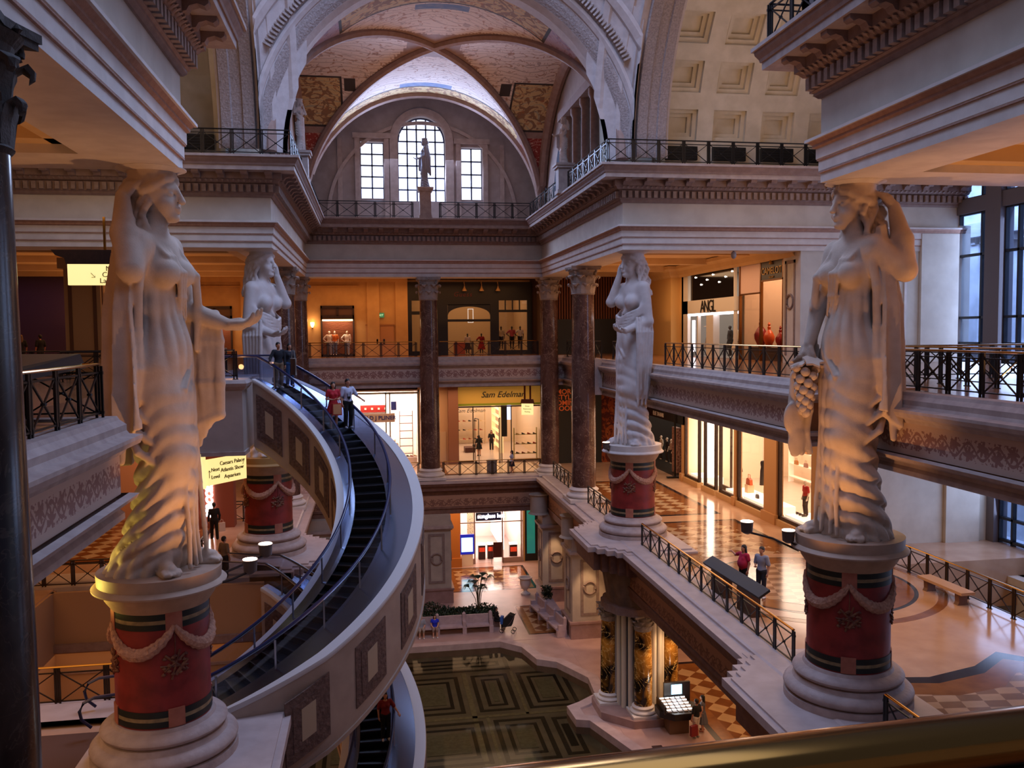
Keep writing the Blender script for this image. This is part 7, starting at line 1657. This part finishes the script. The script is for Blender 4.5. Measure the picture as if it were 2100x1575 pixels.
# neon sign pier and the lit counter at the left lower gallery
structure(wall('wall_neon_pier', [((-9.0, 46.1, Z2), (-7.2, 46.9, -4))], mat('red_brown_pier', '8a4630', .6)))
t = thing('neon_sign', 'white script neon sign running up the red brown pier', 'sign', (-8.45, 46.05, -8.1)); o = text('Baccarat', .72, mat('neon_white', 'ffffff', .5, emit='fff0f4', estr=9), t, (0, 0, 0), (pi/2, -pi/2, 0), ext=.02, shear=.3, bold=.02)
structure(wall('wall_left_shop', [((-14, 49, Z2), (-9.4, 49.2, -4))], mat('pink_shop_wall', 'd8a898', .7)))
strips('shop_counter', 'white counter front with lit goods left of the neon pier', 'counter', [((-12, 46.6, Z2), (-9.0, 47.2, Z2+1.9))], mat('counter_grey', 'b0a49c', .5), [('lit_shelf', [((-12, 47.2, Z2+2.2), (-9.0, 47.4, Z2+2.9)), ((-12, 47.2, Z2+3.3), (-9.0, 47.4, Z2+4.1))], mat('lit_goods', 'ffd8a8', .5, var='8a4a2c', vscale=7, emit='ffb878', estr=.7))])
structure(wall('wall_shiny_stone', [((-7.2, 54, Z2), (-3.6, 54.2, -4))], marble('shiny_pink_stone', 'b09488', 'c8aca0', 'e8d8d0', .8, .2)))
# flower bed, palm, urns, benches, stroller
LEAF = mat('dark_leaf', '16240f', .6, var='22381a', vscale=5); 
t = thing('flower_bed', 'raised bed of dense dark green shrubs behind the pool bench', 'flower bed', (4.4, 52.9, Z1)); MB().box((-2.6, -.9, 0), (3.0, 1.1, .62)).build('bed_wall', PROSE, t)
lm = MB(); r9 = random.Random(11)
def leaf(mb, p, a, el, L, w): 
    d = Vector((cos(a)*cos(el), sin(a)*cos(el), sin(el))); s = Vector((-sin(a), cos(a), 0)); p = Vector(p); q = p+d*L*.5+Vector((0, 0, .04)); e = p+d*L; mb.add([p, q+s*w, e, q-s*w], [(0, 1, 2, 3)])
for i in range(2600):
    x = r9.uniform(-2.5, 2.9); y = r9.uniform(-.85, 1.0); hh = .62+.38*(.5+.5*sin(x*2.3)*cos(y*3))+(.75*math.exp(-((x+1.2)**2+(y-.2)**2)*3))
    leaf(lm, (x, y, r9.uniform(.6, hh)), r9.uniform(0, 6.28), r9.uniform(-.2, 1.2), r9.uniform(.14, .26), .045)
o = lm.build('foliage', LEAF, t, fixn=False); o['kind'] = 'stuff'
t = thing('palm', 'slender palm with arching fronds rising from the flower bed', 'palm', (6.25, 53.3, Z1+.6))
sm2 = MB(); 
for k in range(11):
    a = k*.61+.3; rr = .15+.75*((k*7) % 5)/5; L = 1.5+.9*((k*3) % 4)/4; top_ = (rr*cos(a), rr*sin(a)*.6, L); st_ = MB().tube([(.05*cos(a), .05*sin(a), 0), (rr*.35*cos(a), rr*.2*sin(a), L*.55), top_], .022, 5); st_.build('stem', mat('palm_stem', '4a3a1c', .6), t)
    fd = MB(); base = Vector(top_); 
    for j in range(15):
        b = a+(j-7)*.16; l = .62*(1-.03*abs(j-7)); m_ = base+Vector((cos(b)*l*.55, sin(b)*l*.55, .18)); e = base+Vector((cos(b)*l, sin(b)*l, -.05-.1*r9.random())); s = Vector((-sin(b), cos(b), 0))*.028
        fd.add([base, m_+s, e, m_-s], [(0, 1, 2, 3)])
    fd.build('frond', LEAF, t, fixn=False)
BST = mat('bench_stone', 'b8a0a0', .6, var='a89090', vscale=3)
def bench(loc, rz, label, n=2, L=2.0, back=True):
    t = thing('stone_bench', label, 'bench', loc, rz)
    for i in range(n):
        MB().box((i*L+.12, -.3, .40), ((i+1)*L-.12, .25, .5)).build('seat', BST, t)
        if back: MB().box((i*L+.12, .2, .5), ((i+1)*L-.12, .32, 1.02)).build('backrest', BST, t)
    for i in range(n+1):
        mb = MB(); mb.box((i*L-.12, -.28, 0), (i*L+.12, .32, .42)); 
        if back: mb.box((i*L-.1, -.2, .42), (i*L+.1, .3, .72)); mb.box((i*L-.1, .12, .72), (i*L+.1, .32, 1.1)); mb.lathe([(0, -.12), (.12, 0), (0, .12)], (i*L, .22, 1.12), 10)
        mb.build('arm_support', BST, t)
    return t
bench((1.9, 51.35, Z1), 0, 'pale stone bench with high back at the pool edge, people on its left', 3, 1.62)
bench((10.0, 54.6, Z1), HD(-82), 'long pale stone bench along the right piers by the pool', 3, 1.7)
t = thing('stone_bench', 'low backless stone bench by the lower window railing', 'bench', (20.6, 28.6, Z2), HD(92)); MB().box((-1.2, -.28, .42), (1.2, .28, .52)).build('seat', mat('bench_tan', 'c8a488', .5), t)
for s in (-1, 1): MB().extr([(-.22, 0), (.22, 0), (.16, .12), (.18, .42), (-.18, .42), (-.16, .12)], (s*.85-.1, 0, 0), (0, 1, 0), (0, 0, 1), (.22, 0, 0)).build('leg', mat('bench_brown', '7a5a4c', .6), t)
def urn(loc, label, k=1.0):
    mb = MB().lathe([(.32*k, 0), (.34*k, .1*k), (.16*k, .2*k), (.12*k, .3*k), (.3*k, .5*k), (.38*k, .75*k), (.38*k, 1.05*k), (.48*k, 1.15*k), (.48*k, 1.2*k), (.38*k, 1.2*k), (.34*k, 1.0*k), (.0, .98*k)], n=24, caps=False); o = mb.build('urn', PLASTERW, loc=loc, smooth=True); tag(o, label, 'urn')
urn((10.1, 58.3, Z1), 'large empty stone urn standing on the ground floor by the lit pier')
t = thing('flower_bed', 'narrow planted trough behind the right stone bench', 'flower bed', (10.9, 53.9, Z1)); MB().box((-.3, -2.1, 0), (.3, 1.2, .85)).build('trough', BST, t); lm = MB()
for i in range(260): leaf(lm, (r9.uniform(-.25, .25), r9.uniform(.2, 1.15), r9.uniform(.85, 1.5)), r9.uniform(0, 6.28), r9.uniform(-.2, 1.2), .24, .05)
o = lm.build('foliage', LEAF, t, fixn=False); o['kind'] = 'stuff'
t = thing('stroller', 'dark folded stroller with a blue bag beside the bench end', 'stroller', (7.75, 51.0, Z1), HD(-20)); MB().extr([(-.3, .35), (.25, .45), (.4, 1.05), (.1, 1.15), (-.25, .8)], (0, -.25, 0), (1, 0, 0), (0, 0, 1), (0, .5, 0)).build('seat_hood', mat('stroller_black', '0e0d10', .7), t)
for s in (-1, 1): MB().tube([(-.35, s*.22, .1), (.15, s*.24, .6), (.45, s*.24, 1.1)], .018, 5).build('frame_tube', STEEL, t)
for x in (-.35, .35):
    for s in (-1, 1): MB().tube([(x+.11*cos(a), s*.24, .12+.11*sin(a)) for a in [2*pi*i/12 for i in range(12)]], .022, 5, closed=True).build('wheel', BLACK, t)
MB().box((-.45, -.15, .5), (-.28, .15, .95)).build('blue_bag', mat('bag_blue', '2a5aa8', .7), t)
strips('waste_bin', 'grey cylinder bin behind the lower balcony railing', 'bin', [], BLACK) if False else None
mb = MB().lathe([(.36, 0), (.36, .9), (.4, .92), (.4, 1.0), (.3, 1.02)], n=20); o = mb.build('waste_bin', mat('bin_grey', '6a6668', .5), loc=(8.1, 60.1, Z2), smooth=True); tag(o, 'round grey bin behind the lower balcony railing', 'bin')
strips('floor_grate', 'small dark square grate in the pink floor by the pool kerb', 'grate', [((11.65, 35.1, Z1+.003), (12.1, 35.5, Z1+.02))], mat('grate', '3a1c1c', .6))
# red seats at the right edge by the windows
t = thing('lounge_chair', 'red armchair at the right edge beside the windows', 'chair', (17.6, 19.9, Z3)); MB().box((-.5, -.5, .3), (.5, .5, .62)).build('seat', mat('red_fabric', 'a01828', .8), t); MB().box((-.5, .3, .6), (.5, .55, 1.12)).build('backrest', mat('red_fabric', 'a01828', .8), t)
for x in (-.42, .42):
    for y in (-.42, .42): MB().box((x-.04, y-.04, 0), (x+.04, y+.04, .3)).build('leg', BLACK, t)
mb = MB().lathe([(.02, .5), (.35, .36), (.75, .1), (.74, .06)], n=16); o = mb.build('red_lampshade', mat('red_fabric2', 'b01c34', .6), loc=(19.0, 21.5, .2)); tag(o, 'red shade cut by the right edge beside the windows', 'lampshade')
# left gallery pier with panels, recessed ceiling lights
t = thing('panelled_pier', 'square pier with brown panel frames below the glowing yellow sign', 'pier', (-13.4, 44.5, Z3)); MB().box((-.8, -.8, 0), (.8, .8, 5.7)).build('shaft', mat('pier_cream', 'b8905f', .7), t)
mb = MB()
for x0 in (-.62,):
    for a, b in (((x0, .5), (x0+.16, 4.4)), ((-x0-.16, .5), (-x0, 4.4)), ((x0, 4.24), (-x0, 4.4))): mb.box((a[0], -.84, a[1]), (b[0], -.8, b[1])); mb.box((.8, a[0], a[1]), (.84, b[0], b[1]))
mb.build('panel_frame', mat('panel_brown2', '6a4428', .7), t); MB().box((-1.0, -1.0, 4.8), (1.0, 1.0, 5.3)).build('capital_moulding', mat('pier_cream', 'b8905f'), t)
LG = mat('downlight_glow', 'fff0d8', .5, emit='ffe8c8', estr=16)
for i, (x, y, lb) in enumerate(((-6.6, 17.2, 'round ceiling downlight above the near left statue hand'), (-17.5, 44, 'small ceiling downlight above the left crowd'), (-7.0, 46, 'small ceiling downlight left of the far left statue head'), (17, 42, 'small ceiling downlight over the antiques shop walkway'), (.6, 63, 'small ceiling downlight in the ochre niche'))):
    t = thing('downlight', lb, 'ceiling light', (x, y, 4.33)); MB().lathe([(.11, -.01), (.11, 0)], n=16).build('lens', LG, t); MB().lathe([(.11, -.015), (.15, -.02), (.15, 0), (.11, 0)], n=16, caps=False).build('ring', PLASTERW, t)
strips('casino_wall', 'dim violet lit back wall beyond the left gallery crowd', 'wall', [((-30, 62, Z3), (-16, 62.2, 4.3))], mat('violet_dim_wall', '4a3444', .8)); area('violet_lamp', (-22, 59, 4.0), 8, 2, 30, (.5, .35, 1))
o = small_statue(-15.6, 58, Z3+1.0, 2.0, 0, -1, 'down', 'face', 'small golden lit statue in the left background', mat('gold_lit_statue', 'c89a50', .5), 1.0); point('niche_lamp', (-15.6, 57, 1.2), 30, (1, .6, .25))
